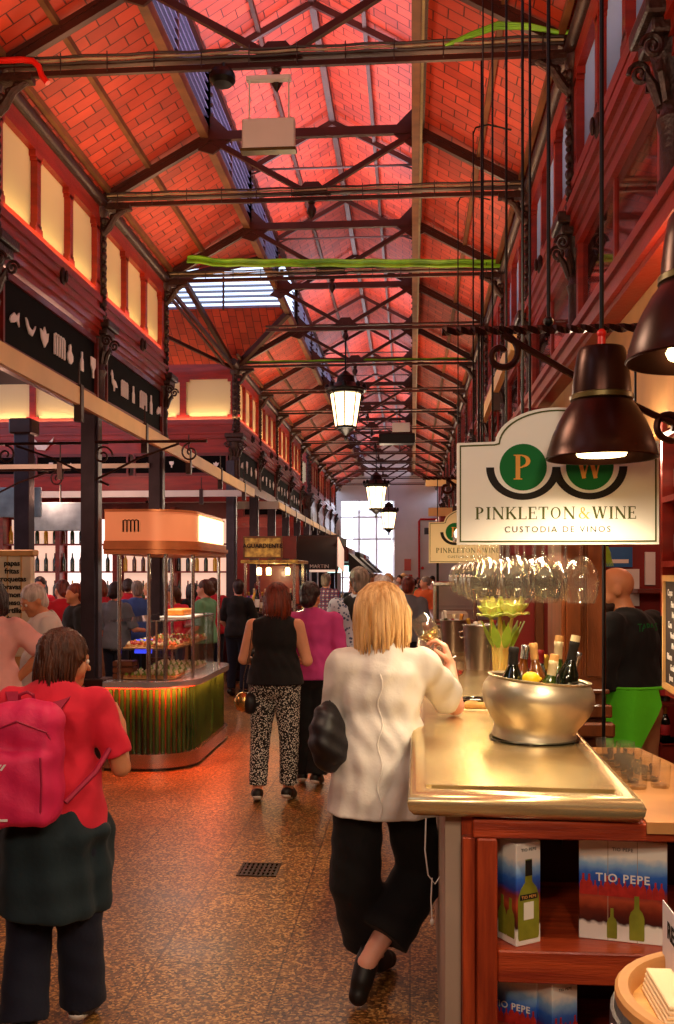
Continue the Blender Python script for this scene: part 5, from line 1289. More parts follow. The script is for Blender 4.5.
# glass display case at the far end of the bar
t = thing('display_case', (.4, 8.95, 1.092), 'glass and steel display case standing at the far end of the bar', 'display case')
MB().cbox(.22, .62, 8.8, 9.15, 1.092, 1.2, .01).build('base', 'chrome', t); MB().cbox(.21, .63, 8.79, 9.16, 1.58, 1.62, .008).build('top', 'chrome', t); MB().box(.23, .61, 8.81, 9.14, 1.38, 1.39).build('glass_shelf', 'glass', t)
m = MB()
for x in (.22, .6): 
    for y in (8.8, 9.13): m.box(x, x + .018, y, y + .018, 1.2, 1.58)
m.build('frame', 'chrome', t); MB().box(.225, .615, 8.8, 8.803, 1.2, 1.58).build('pane', 'glass_bright', t)
MB().cbox(.3, .54, 8.9, 9.1, 1.2, 1.34, .02).build('tray', 'card_white', t)
# dim second stall beyond the bar
t = thing('far_stall', (.9, 12.5, 0), 'pale market stall beyond the end of the wine bar', 'stall')
MB().cbox(.3, 1.0, 11.6, 15, 0, 1.1, .02).build('counter', 'red_wood', t); MB().cbox(.28, 1.02, 11.58, 15.02, 1.1, 1.14, .01).build('worktop', 'chrome', t); MB().cbox(.35, .95, 11.6, 15, 2.2, 2.45, .02).build('fascia', 'dark_red_wall', t)
for x in (.32, .96): MB().box(x, x + .03, 11.6, 11.63, 1.14, 2.3).build('post', 'black_metal', t)
# ================================================================== STALLS ON THE LEFT
mat('slat_green', '2c5a24', .12, 0, .4, 6, coat=.7, stretch=(1, 1, .4), col2='123014')
mat('slat_amber', '6a2c14', .3, 0, .4, 6, coat=.2, stretch=(1, 1, .4), col2='2c140a')  # carcass colour stands in for red light coming through between the slats
mat('kiosk_top', 'c6c8cc', .22, .5, .06, 4)
mat('kiosk_chrome', 'b9aca0', .25, .95, .1, 5)
mat('kiosk_copper', 'e08c5a', .35, .55, .12, 5)
mat('kiosk_peach', 'f2a878', .4, .2, .08, 3, emis='ff8a58', es=.35)
mat('food_bread', 'dda060', .7, 0, .3, 30); mat('food_red', 'c8301c', .5, 0, .3, 40); mat('food_cream', 'f3e3b8', .5, 0, .15, 40); mat('food_green', '8fae3c', .5, 0, .3, 40); mat('food_orange', 'e8862c', .45, 0, .2, 40)
mat('crate_brown', '7c4626', .6, 0, .25, 8); mat('sign_yellow', 'e8c35a', .5, 0, .3, 14, col2='8a5a2c'); mat('awning_black', '1e1613', .6, 0, .15, 5)
mat('bin_metal', 'b3aca6', .35, .6, .15, 6); mat('bottle_blue', '2a4aa8', .1, 0, .15, 8, coat=.5); mat('bottle_yellow', 'e8b22c', .15, 0, .1, 8, coat=.5)
mat('totem_cream', 'e6d6b8', .6, 0, .06); mat('grate_iron', '3a2a20', .5, .6, .2, 20); mat('screen_grey', '9fb4c0', .3, 0, .4, 3)
def kiosk_outline(off, x0=-2.62, x1=-1.9, y0=8.0, y1=9.9, r=.36, n=12):
    P = [(x0 - off * .0, y0 - off)]
    for k in range(n + 1):
        a = -PI / 2 + PI / 2 * k / n; P.append((x1 - r + (r + off) * math.cos(a), y0 + r + (r + off) * math.sin(a)))
    for k in range(n + 1):
        a = PI / 2 * k / n; P.append((x1 - r + (r + off) * math.cos(a), y1 - r + (r + off) * math.sin(a)))
    P.append((x0, y1 + off)); return P
def kslab(off, z0, z1, name, mt, par, smooth=True):
    m = MB(); m.prism(kiosk_outline(off), (0, 0, z0), (1, 0, 0), (0, 1, 0), z1 - z0); return recalc(m.build(name, mt, par, smooth, sharp=35))
kt = thing('food_kiosk', (-2.26, 8.95, 0), 'rounded food kiosk with green glass slats, copper canopy and a glowing light box', 'kiosk')
kslab(.02, 0, .025, 'toe_kick', 'bottle_dark', kt); kslab(.035, .025, .125, 'plinth', 'kiosk_chrome', kt); kslab(.045, .125, .145, 'plinth_lip', 'kiosk_chrome', kt); kslab(-.012, .14, .7, 'carcass', 'slat_amber', kt)
kslab(.06, .715, .765, 'worktop', 'kiosk_top', kt)
kslab(.012, .703, .714, 'red_light_strip', 'red_glow', kt)
ol = kiosk_outline(-.012)[:-1]; seg = 0; m = MB(); acc = 0; n_sl = 0
for a, b in zip(ol[:-1], ol[1:]):
    a, b = V((*a, 0)), V((*b, 0)); L_ = (b - a).length; q = acc
    while q < L_:
        p = a.lerp(b, q / L_); 
        MB().tube([p + V((0, 0, .146)), p + V((0, 0, .7))], .0195, 8).build('glass_slat', 'slat_green', kt, True); n_sl += 1
        q += .05
    acc = q - L_
# canopy
kslab(.03, 1.86, 1.9, 'canopy_lip', 'kiosk_copper', kt); kslab(.05, 1.9, 1.935, 'canopy_lip', 'kiosk_copper', kt); kslab(.03, 1.935, 1.975, 'canopy_lip', 'kiosk_copper', kt); kslab(.0, 1.975, 2.225, 'canopy_drum', 'kiosk_peach', kt); kslab(.02, 2.225, 2.245, 'canopy_rim', 'kiosk_copper', kt)
m = MB(); P = [p for p in kiosk_outline(.008) if p[0] > -2.02 and p[1] < 9.6]
P2 = [(x + .01, y) for x, y in P]
m.box(-1.905, -1.885, 8.45, 9.5, 1.985, 2.215); m.build('light_box', 'light_box', kt)
m = MB(); symbol('mm', m, V((-2.46, 7.99, 2.05)), V((1, 0, 0)), V((0, 0, 1)), .11, .006); recalc(m.build('monogram', 'bottle_dark', kt))
for x, y in ((-2.5, 8.03), (-2.24, 8.03), (-2.1, 8.06), (-1.93, 8.35), (-1.93, 9.5), (-2.5, 9.85)):
    m = MB(); m.tube([(x, y, .765), (x, y, 1.87)], .016, 10); m.build('pole', 'chrome', kt, True)
def kglass(z0, z1, off=-.1):
    m = MB(); pl = kiosk_outline(off)[1:-1]
    for a, b in zip(pl[:-1], pl[1:]): m.bar((a[0], a[1], (z0 + z1) / 2), (b[0], b[1], (z0 + z1) / 2), .006, z1 - z0)
    m.build('glass_screen', 'glass', kt)
kglass(.765, 1.27)
kslab(-.1, 1.272, 1.282, 'top_glass', 'glass', kt); 
m = MB(); pl = kiosk_outline(-.095)[1:-1]
for a, b in zip(pl[:-1], pl[1:]): m.bar((a[0], a[1], 1.28), (b[0], b[1], 1.28), .012, .012)
m.build('glass_edge', 'chrome', kt)
for x in (-2.28, -2.2, -2.13): m = MB(); m.box(x, x + .014, 8.09, 8.12, .765, 1.28); m.build('mullion', 'chrome', kt)
m = MB(); m.prism(kiosk_outline(-.14), (0, 0, 1.02), (1, 0, 0), (0, 1, 0), .012); recalc(m.build('glass_shelf', 'glass', kt))
for k, (y, z, nm) in enumerate(((8.3, .77, 'lower'), (8.75, .77, 'lower'), (9.25, .77, 'lower'), (8.3, 1.034, 'upper'), (8.75, 1.034, 'upper'), (9.25, 1.034, 'upper'))):
    t = thing('food_tray', (-2.13, y, z), 'tray on the %s kiosk shelf, %s from the front' % (nm, ['nearest', 'second', 'third'][k % 3]), 'tray', 'kiosk food trays')
    MB().cbox(-2.5, -2.04, y - .17, y + .2, z, z + .015, .004).build('tray_base', 'frame_light_wood', t)
protos = []
def tapa(kind, x, y, z):
    t = thing('tapa', (x, y, z), ['small bread tapa with red topping in the kiosk display', 'small cream filled tapa in the kiosk display', 'small green olive tapa in the kiosk display', 'small orange topped tapa in the kiosk display'][kind], 'snack', 'tapas of kind %s on the kiosk trays' % ['red', 'cream', 'green', 'orange'][kind])
    m = MB(); m.lathe([(.001, 0), (.024, 0), (.027, .008), (.024, .016), (.001, .018)], (x, y, z), 10, sx=1.2); m.build('bread', 'food_bread', t, True)
    m = MB(); m.sphere((x, y, z + .024), .019, 10, 6, 1.1, .9, .75); m.sphere((x + .006, y, z + .038), .01, 8, 6); m.build('topping', ['food_red', 'food_cream', 'food_green', 'food_orange'][kind], t, True)
    return t
pos = [(-2.215 + .052 * i, ty - .145 + .058 * j, z + .015) for z in (.77, 1.034) for ty in (8.3, 8.75, 9.25) for i in range(-5, 4) for j in range(6)]
for k, p in enumerate(pos):
    kd = (k * 7 + k // 5) % 4 if p[2] > 1 else (1 if k % 3 else 2)
    while len(protos) < 4: protos.append(tapa(len(protos), -2.215 + .05 * len(protos), 8.155, 1.049))
    if abs(p[1] - 8.155) < .001 and p[2] > 1: continue
    dup(protos[kd], p, random.uniform(0, 3))
t = thing('payment_tablet', (-2.42, 8.3, .766), 'blue-lit till screen standing inside the kiosk', 'screen'); MB().bar((-2.5, 8.5, 1.03), (-2.34, 8.5, 1.03), .012, .13, up=(0, .35, 1)).build('screen', 'screen_blue', t); MB().box(-2.44, -2.4, 8.5, 8.54, .766, .98).build('stand', 'black_metal', t)
t = thing('wooden_crate', (-2.5, 8.25, .766), 'brown crate of bags standing on the left of the kiosk worktop', 'crate')
for k in range(3): MB().cbox(-2.6, -2.42, 8.15, 8.3, .767 + k * .055, .815 + k * .055, .006).build('board', 'crate_brown', t)
t = thing('cake_stand', (-2.1, 8.9, 1.283), 'white trays of snacks on top of the kiosk glass', 'tray'); MB().cbox(-2.3, -2.02, 8.6, 9.2, 1.283, 1.3, .004).build('tray_base', 'white_box', t); MB().cbox(-2.28, -2.1, 8.7, 9.1, 1.301, 1.36, .01).build('snack_box', 'food_orange', t)

# second stall with a yellow painted sign
st = thing('bottle_stall', (-2.13, 15, 0), 'small drinks stall with a yellow painted sign beyond the kiosk', 'stall')
MB().cbox(-2.53, -1.75, 14.35, 15.6, 0, 1.08, .02).build('counter', 'steel_grey', st); MB().cbox(-2.56, -1.72, 14.32, 15.63, 1.08, 1.12, .01).build('worktop', 'chrome', st)
for x in (-2.53, -1.78):
    for y in (14.36, 15.55): MB().box(x, x + .04, y, y + .04, 1.12, 1.88).build('post', 'chrome', st)
MB().cbox(-2.57, -1.68, 14.3, 15.65, 1.86, 1.91, .01).build('canopy', 'sign_yellow', st)
MB().cbox(-2.53, -1.93, 14.3, 14.34, 1.93, 2.27, .01).build('sign_board', 'sign_yellow', st)
m = MB(); m.ring([(0, 0), (.6, 0), (.6, .34), (0, .34)], [(.025, .025), (.575, .025), (.575, .315), (.025, .315)], (-2.53, 14.3, 1.93), (1, 0, 0), (0, 0, 1), .012); recalc(m.build('sign_frame', 'purlin_wood', st))
m = MB(); m.box(-1.93, -1.72, 14.32, 14.36, 1.93, 2.27); m.build('side_sign', 'red_wood_dark', st)
text_obj('sign_word', 'AGUARDIENTE', (-2.23, 14.285, 2.12), (1, 0, 0), (0, 0, 1), .09, 'sign_black', st, .004, bold=.002)
MB().cbox(-2.45, -1.8, 15.4, 15.44, 1.2, 1.84, .01).build('back_shelf', 'red_wood_dark', st)
k = 0
for z in (1.12, ):
    for i in range(11):
        k += 1; x = -2.47 + i * .065
        t = bottle('liquor_bottle', (x, 14.45 + .1 * (i % 2), z), (x, 14.45 + .1 * (i % 2), z + .3 + .05 * (i % 3)), 'upright bottle in the row on the yellow-signed stall', ['bottle_blue', 'bottle_yellow', 'bottle_dark', 'bottle_amber'][i % 4], ['foil_gold', 'foil_cream', 'foil_red'][i % 3], 'label_white', 1.0, .06, grp='bottles on the drinks stall')
        t['label'] = '%s bottle in the row on the yellow-signed stall' % ['blue', 'yellow', 'black', 'amber'][i % 4]; t['group'] = '%s bottles on the drinks stall' % ['blue', 'yellow', 'black', 'amber'][i % 4]
for x in (-2.35, -2.2, -1.9): 
    t = thing('stall_lamp', (x, 14.7, 1.6), ['left', 'middle', 'right'][[-2.35, -2.2, -1.9].index(x)] + ' small glowing lamp under the canopy of the yellow-signed stall', 'lamp'); m = MB(); m.lathe([(.001, 0), (.035, .0), (.04, .1), (.02, .12), (.001, .12)], (x, 14.7, 1.68), 12); m.build('bulb', 'lamp_glow', t, True); MB().tube([(x, 14.7, 1.8), (x, 14.7, 1.86)], .01, 6).build('stem', 'black_metal', t)
# black awning stall
at = thing('black_awning_stall', (-1.7, 19, 0), 'stall under a black rounded awning with a glowing white side panel', 'stall')
def aw(u, v):
    a = u * PI / 2; return (-2.15 + .75 * v, 17.8 + .02 + .6 * (1 - math.cos(a)) , 1.78 + .66 * math.sin(a))
MB().sheet(aw, 10, 6, .02).build('awning', 'awning_black', at, True, sharp=80)
m = MB(); m.prism([(17.8 + .6 * (1 - math.cos(k * PI / 20)), 1.78 + .66 * math.sin(k * PI / 20)) for k in range(11)] + [(18.4, 1.78)], (-1.4, 0, 0), (0, 1, 0), (0, 0, 1), .02); recalc(m.build('awning_side', 'awning_black', at))
m = MB(); m.prism([(0, 0), (1.5, -.1), (1.5, .35), (0, .55)], (-1.37, 17.95, 1.85), (0, 1, 0), (0, 0, 1), .02); recalc(m.build('light_panel', 'light_box_white', at))
MB().cbox(-2.15, -1.4, 17.9, 21, 0, 1.1, .02).build('counter', 'red_wood_dark', at); MB().box(-2.15, -1.4, 18.4, 21, 2.3, 2.46).build('canopy', 'awning_black', at)
for x in (-2.13, -1.45): MB().box(x, x + .04, 18.4, 18.44, 1.1, 2.3).build('post', 'black_metal', at)
text_obj('sign_word', 'MARTIN', (-1.7, 17.79, 1.84), (1, 0, 0), (0, 0, 1), .1, 'label_white', at, .004)
# more stalls down the row
for k, (y, mt, lb) in enumerate(((22.5, 'red_wood', 'red-fronted stall past the black awning'), (27.5, 'sign_yellow', 'yellowish stall farther down the left row'), (31.5, 'steel_grey', 'grey stall at the far end of the left row'))):
    t = thing('market_stall', (-2.1, y, 0), lb, 'stall'); MB().cbox(-2.5, -1.6, y, y + 2.4, 0, 1.1, .02).build('counter', mt, t); MB().cbox(-2.55, -1.45, y - .05, y + 2.5, 2.0, 2.35, .03).build('fascia', 'awning_black' if k % 2 else 'red_wood_dark', t)
    m = MB(); m.prism([(0, 0), (0, .45), (-.5, .0)], (-1.45, y - .05, 1.75), (-1, 0, 0), (0, 0, 1), 2.4); m2 = recalc(m.build('awning', 'awning_black', t))
    for x in (-2.5, -1.62): MB().box(x, x + .04, y + .05, y + .09, 1.1, 2.0).build('post', 'chrome', t)
    MB().cbox(-2.4, -1.7, y + .1, y + .12, 1.75, 1.95, .01).build('light_panel', 'light_box_white' if k != 1 else 'teal_glow', t)
# bin
t = thing('litter_bin', (-2.3, 13.6, 0), 'pale metal litter bin with a black lid beyond the kiosk', 'bin')
m = MB(); m.lathe([(.001, 0), (.13, 0), (.135, .02), (.15, .5), (.001, .5)], (-2.3, 13.6, 0), 24); m.build('bin_body', 'bin_metal', t, True); m = MB(); m.lathe([(.155, .5), (.16, .53), (.14, .6), (.09, .64), (.001, .65)], (-2.3, 13.6, 0), 24); m.build('lid', 'black_metal', t, True)
# drain grate
t = thing('floor_grate', (-.855, 5.36, 0), 'small rectangular iron drain grate set in the floor', 'grate')
m = MB(); m.ring([(0, 0), (.225, 0), (.225, .24), (0, .24)], [(.012, .012), (.213, .012), (.213, .228), (.012, .228)], (-.968, 5.24, .001), (1, 0, 0), (0, 1, 0), .005); m.build('frame', 'grate_iron', t)
m = MB(); m.box(-.956, -.755, 5.252, 5.468, .0005, .0012); m.build('pit_shade', 'bottle_dark', t)  # flat dark sheet painted as the shade under the bars
m = MB()
for k in range(8): x = -.95 + k * .027; m.box(x, x + .013, 5.252, 5.468, .0015, .005)
for k in range(3): y = 5.3 + k * .055; m.box(-.956, -.755, y, y + .01, .0015, .0052)
m.build('bars', 'grate_iron', t)

# ---- the interior behind the left columns
t = thing('menu_totem', (-3.9, 8.8, 0), 'cream menu totem with dark lettering at the left edge', 'sign')
a, b = P3(-6, 640, 8.8), P3(31, 556, 8.8); MB().cbox(a.x, b.x, 8.8, 8.9, .9, b.z, .01).build('board', 'totem_cream', t); MB().cbox(a.x - .03, b.x + .03, 8.78, 8.92, b.z, b.z + .06, .01).build('cap', 'frame_light_wood', t); MB().cbox(a.x + .05, b.x - .05, 8.82, 8.88, 0, .9, .01).build('leg', 'frame_light_wood', t)
for x in (a.x + .13, b.x - .1): MB().box(x, x + .012, 8.79, 8.8, 1.0, b.z).build('strip', 'frame_light_wood', t)
for k, w_ in enumerate(['papas', 'fritas', 'croquetas', 'bravas', 'jamon', 'queso', 'tortilla', 'vinos']): text_obj('menu_line', w_, ((a.x + b.x) / 2, 8.785, b.z - .07 - k * .075), (1, 0, 0), (0, 0, 1), .07, 'sign_black', t, .003, bold=.002)
t = thing('lit_back_bar', (-5.5, 17, 0), 'brightly lit shelf wall of bottles behind the seated crowd on the left', 'shelf')
MB().box(-8.5, -3.2, 17.1, 17.2, 0, 3.0).build('back_wall', 'red_wood_dark', t)
for k in range(5): x = -8.4 + k * 1.06; MB().box(x, x + .9, 17.05, 17.1, 1.25, 2.7).build('glowing_panel', 'light_box_white' if k != 2 else 'window_bright', t)
for z in (1.25, 1.75, 2.25): MB().box(-8.5, -3.2, 16.85, 17.05, z - .03, z).build('shelf_board', 'red_wood', t)
for k in range(6): x = -8.5 + k * 1.06; MB().box(x - .04, x + .04, 16.8, 17.05, 0, 2.9).build('upright', 'red_wood', t)
MB().cbox(-8.5, -3.2, 15.6, 15.9, 0, 1.1, .02).build('counter', 'red_wood', t)
rr = random.Random(4); bp = []
mats_ = [('bottle_dark', 'black'), ('bottle_amber', 'amber'), ('bottle_green', 'green'), ('bottle_yellow', 'yellow')]
for i, (g, nm) in enumerate(mats_):
    q = thing('liquor_bottle', (-8.3 + i * .12, 16.95, 1.25), '%s bottle on the glowing shelves at the far left' % nm, 'bottle', '%s bottles on the glowing shelves' % nm)
    m = MB(); m.lathe([(.001, 0), (.04, 0), (.04, .2), (.015, .26), (.014, .33), (.001, .33)], (-8.3 + i * .12, 16.95, 1.25), 10); m.build('glass_body', g, q, True); bp.append(q)
for z in (1.25, 1.75, 2.25):
    for i in range(30):
        x = -8.3 + i * .165
        if z == 1.25 and i < 4: continue
        dup(bp[rr.randrange(4)], (x, 16.95, z))
for k, (x, y, z0, z1, w_, lb) in enumerate([(-5.6, 12.3, 2.45, 2.85, .7, 'pale grey hanging screen at the far left'), (-4.9, 13.0, 2.3, 2.7, .45, 'second hanging screen left of the thick column')]):
    t = thing('hanging_screen', (x, y, z0), lb, 'screen'); MB().cbox(x - w_, x + w_, y, y + .05, z0, z1, .01).build('panel', 'screen_grey', t); MB().tube([(x, y + .02, z1), (x, y + .02, 2.95)], .012, 6).build('rod', 'black_metal', t)
for x, y, lb in ((-5.0, 12.0, 'inner iron post left of the thick column'), (-6.8, 12.0, 'inner iron post at the far left')):
    t = thing('inner_post', (x, y, 0), lb, 'column'); MB().cbox(x - .1, x + .1, y - .1, y + .1, 0, 3.6, .01).build('shaft', 'steel_grey', t); MB().cbox(x - .15, x + .15, y - .15, y + .15, 3.5, 3.7, .02).build('capital', 'iron', t)
for i, (x, y) in enumerate(((-4.0, 11.6), (-5.6, 11.3), (-3.6, 13.3))):
    t = thing('bar_table', (x, y, 0), 'high red table among the seated crowd, %s' % ['middle', 'far left', 'nearest the corner column'][i], 'table'); MB().cbox(x - .5, x + .5, y - .35, y + .35, .98, 1.02, .01).build('tabletop', 'red_wood', t)
    for sx in (-.42, .42):
        for sy in (-.28, .28): MB().box(x + sx - .025, x + sx + .025, y + sy - .025, y + sy + .025, 0, .98).build('leg', 'black_metal', t)
light('AREA', (-1.87, 9.0, 2.1), 7, (1, 1, .6), .9, sy=.2, to=(0, 9, 1.6))
light('AREA', (-2.2, 8.7, 1.82), 14, (1, .88, .7), .5, sy=1.0, to=(-2.2, 8.7, 0))
light('AREA', (-2.25, 7.952, .70), 9, (1, .13, .04), .75, sy=.02, to=(-2.25, 8.03, .5))
light('AREA', (-1.94, 8.12, .70), 6, (1, .13, .04), .5, sy=.02, to=(-2.0, 8.18, .5))
light('AREA', (-1.852, 8.95, .70), 12, (1, .13, .04), 1.2, sy=.02, to=(-1.93, 8.95, .5))
light('SPOT', (-1.86, 8.3, 1.85), 60, (1, .12, .05), .05, spot=1.7, blend=.9, to=(-1.5, 7.6, 0))
light('POINT', (-2.13, 14.8, 1.7), 12, (1, .75, .4), .05)
# ================================================================== PEOPLE
mat('skin', 'e2a07c', .5, 0, .06, 6, sss=.15); mat('skin_tan', 'c8845c', .5, 0, .08, 6, sss=.12); mat('skin_pink', 'eaa68c', .5, 0, .06, 6, sss=.15)
def hairmat(n, c, c2, rough=.38): mat(n, c, rough, 0, .2, 9, .5, 45, stretch=(6, 6, .7), col2=c2, detail=6)
hairmat('hair_blond', 'efc288', 'b07838'); hairmat('hair_auburn', '8a3418', '3c140c'); hairmat('hair_dark', '33181a', '140a0a'); hairmat('hair_brown', '5c3018', '2c140c')
hairmat('hair_grey', 'a09488', '5c5248'); hairmat('hair_white', 'd8ccc0', '9c8e84'); hairmat('hair_black', '1c1210', '0a0606'); hairmat('hair_redbrown', '7a2a16', '2e0e08')
def cloth(n, c, var=.12, **k): mat(n, c, .85, 0, var, 5, .25, 30, sheen=.04, **k)
cloth('cloth_white', 'dcd2c8'); cloth('cloth_black', '0b090b'); cloth('cloth_navy', '0e1228'); cloth('cloth_red', 'e0223c'); cloth('cloth_magenta', 'c8408a'); cloth('cloth_pinkpale', 'f0b0a8')
cloth('cloth_teal', '0d222a'); cloth('cloth_grey', '6c7480'); cloth('cloth_green', '6fae84'); cloth('cloth_lime', '5ad018'); cloth('cloth_khaki', 'b88860'); cloth('cloth_blue', '3c5a9c'); cloth('cloth_brown', '5c3a24'); cloth('cloth_purple', '7c3c8c'); cloth('cloth_orange', 'd8622c'); cloth('cloth_denim', '2c3650'); cloth('cloth_crimson', 'c0182c'); cloth('cloth_cream', 'e6cfa8')
mat('pack_pink', 'e0245c', .6, 0, .1, 6, .2, 60); mat('pack_dark', 'a0143c', .6, 0, .1, 6); mat('sole_white', 'e0d6cc', .6); mat('sole_grey', '8c8074', .6); mat('shoe_black', '17120f', .5); mat('eye_white', 'e8e0d8', .3); mat('eye_dark', '1c100c', .2); mat('bag_gold', 'c8a05c', .25, .9, .1, 10); mat('bag_black', '181214', .5, 0, .1, 8, .3, 20); mat('beard_dark', '3c2218', .8, 0, .3, 60)
def cell_mat(name, base, spot, scale, thr, kind='F1', base2=None):
    m, nt, b = _new(name); N = nt.nodes; L = nt.links; tc = N.new('ShaderNodeTexCoord'); vo = N.new('ShaderNodeTexVoronoi'); vo.inputs['Scale'].default_value = scale
    L.new(tc.outputs['Object'], vo.inputs['Vector']); rp = N.new('ShaderNodeValToRGB'); e = rp.color_ramp.elements; rp.color_ramp.interpolation = 'CONSTANT'
    e[0].color = srgb(spot); e[1].color = srgb(base); e[1].position = thr; L.new(vo.outputs['Distance'], rp.inputs[0]); L.new(rp.outputs[0], b.inputs['Base Color']); b.inputs['Roughness'].default_value = .8
cell_mat('cloth_patterned', '120e12', 'ded6c8', 88, .4); cell_mat('cloth_floral', 'b8c4d4', '3c5078', 34, .36)
def plaid_mat(name, a, b_, c):
    m, nt, b = _new(name); N = nt.nodes; L = nt.links; tc = N.new('ShaderNodeTexCoord'); cur = None
    for ax, sc_, col in (('X', 14, b_), ('Z', 14, b_), ('X', 28, c), ('Z', 28, c)):
        w = N.new('ShaderNodeTexWave'); w.bands_direction = ax; w.inputs['Scale'].default_value = sc_ / 3; w.inputs['Distortion'].default_value = 0; L.new(tc.outputs['Object'], w.inputs[0])
        st = N.new('ShaderNodeMath'); st.operation = 'GREATER_THAN'; st.inputs[1].default_value = .8; L.new(w.outputs['Fac'], st.inputs[0]); mx = N.new('ShaderNodeMix'); mx.data_type = 'RGBA'; L.new(st.outputs[0], mx.inputs[0])
        if cur: L.new(cur, mx.inputs[6])
        else: mx.inputs[6].default_value = srgb(a)
        mx.inputs[7].default_value = srgb(col); cur = mx.outputs[2]
    L.new(cur, b.inputs['Base Color']); b.inputs['Roughness'].default_value = .8
plaid_mat('cloth_plaid', 'd8c8c8', '803048', '404878')

def part(t, name):
    for c in t.children_recursive:
        if c.name.split('.')[0] == name: return c
def rotm(yaw=0, pitch=0, roll=0): return np.array((Matrix.Rotation(yaw, 3, 'Z') @ Matrix.Rotation(pitch, 3, 'X') @ Matrix.Rotation(roll, 3, 'Y')))
BASE = dict(pelvis=(0, 0, .93), belly=(0, .01, 1.06), chest=(0, 0, 1.27), neck=(0, -.02, 1.43), head=(0, .01, 1.585),
            shR=(.175, -.01, 1.38), elR=(.225, -.03, 1.11), wrR=(.235, .07, .87), shL=(-.175, -.01, 1.38), elL=(-.225, -.03, 1.11), wrL=(-.235, .07, .87),
            hipR=(.09, 0, .9), knR=(.095, .02, .49), anR=(.10, -.03, .09), hipL=(-.09, 0, .9), knL=(-.095, .02, .49), anL=(-.10, -.03, .09))
def vlerp(a, b, t): return tuple(np.array(a) * (1 - t) + np.array(b) * t)
def hand(f, wr, d, n, side, curl=.5, s=1.0, tc=.5, spread=.0):
    """palm and five separate fingers: d = wrist to knuckles, n = palm side, side = direction of the thumb"""
    wr, d, n, sd = [np.array(x, float) for x in (wr, d, n, side)]; d /= np.linalg.norm(d); sd = sd - d * (sd @ d); sd /= np.linalg.norm(sd); n = n - d * (n @ d) - sd * (n @ sd)
    n = n / np.linalg.norm(n) if np.linalg.norm(n) > .1 else np.cross(d, sd)
    ks = []
    for i, (o, L_) in enumerate(((.027, .084), (.009, .088), (-.009, .084), (-.026, .076))):
        k = wr + d * L_ * s + sd * o * s; ks.append(k); f.cone(wr + sd * o * .6 * s + d * .012 * s, k, .0125 * s, .0105 * s, .008)
    f.cone(wr - d * .01 * s, wr + d * .05 * s, .019 * s, .016 * s, .012)
    for i, (k, ln) in enumerate(zip(ks, ((.040, .024, .02), (.044, .028, .022), (.041, .026, .021), (.032, .02, .018)))):
        a = curl * (.7 + .08 * i); p = k; dirv = d
        for j, L_ in enumerate(ln):
            ang = a * (j + 1) * .85; v = d * math.cos(ang) + n * math.sin(ang) + sd * spread * (1.5 - i) * .12; v /= np.linalg.norm(v); q = p + v * L_ * s
            f.cone(p, q, (.0092 - .001 * j) * s, (.0084 - .001 * j) * s, .003); p = q
    p = wr + sd * .02 * s + d * .02 * s
    v1 = d * .6 + sd * .75 + n * .25 * tc; v1 /= np.linalg.norm(v1); q = p + v1 * .04 * s; f.cone(p, q, .014 * s, .0115 * s, .008)
    v2 = d * .75 + sd * (.5 - .6 * tc) + n * .75 * tc; v2 /= np.linalg.norm(v2); r = q + v2 * .03 * s; f.cone(q, r, .011 * s, .0095 * s, .003)
    v3 = d * .6 + sd * (.2 - .8 * tc) + n * .8 * tc; v3 /= np.linalg.norm(v3); f.cone(r, r + v3 * .024 * s, .0095 * s, .0075 * s, .003)
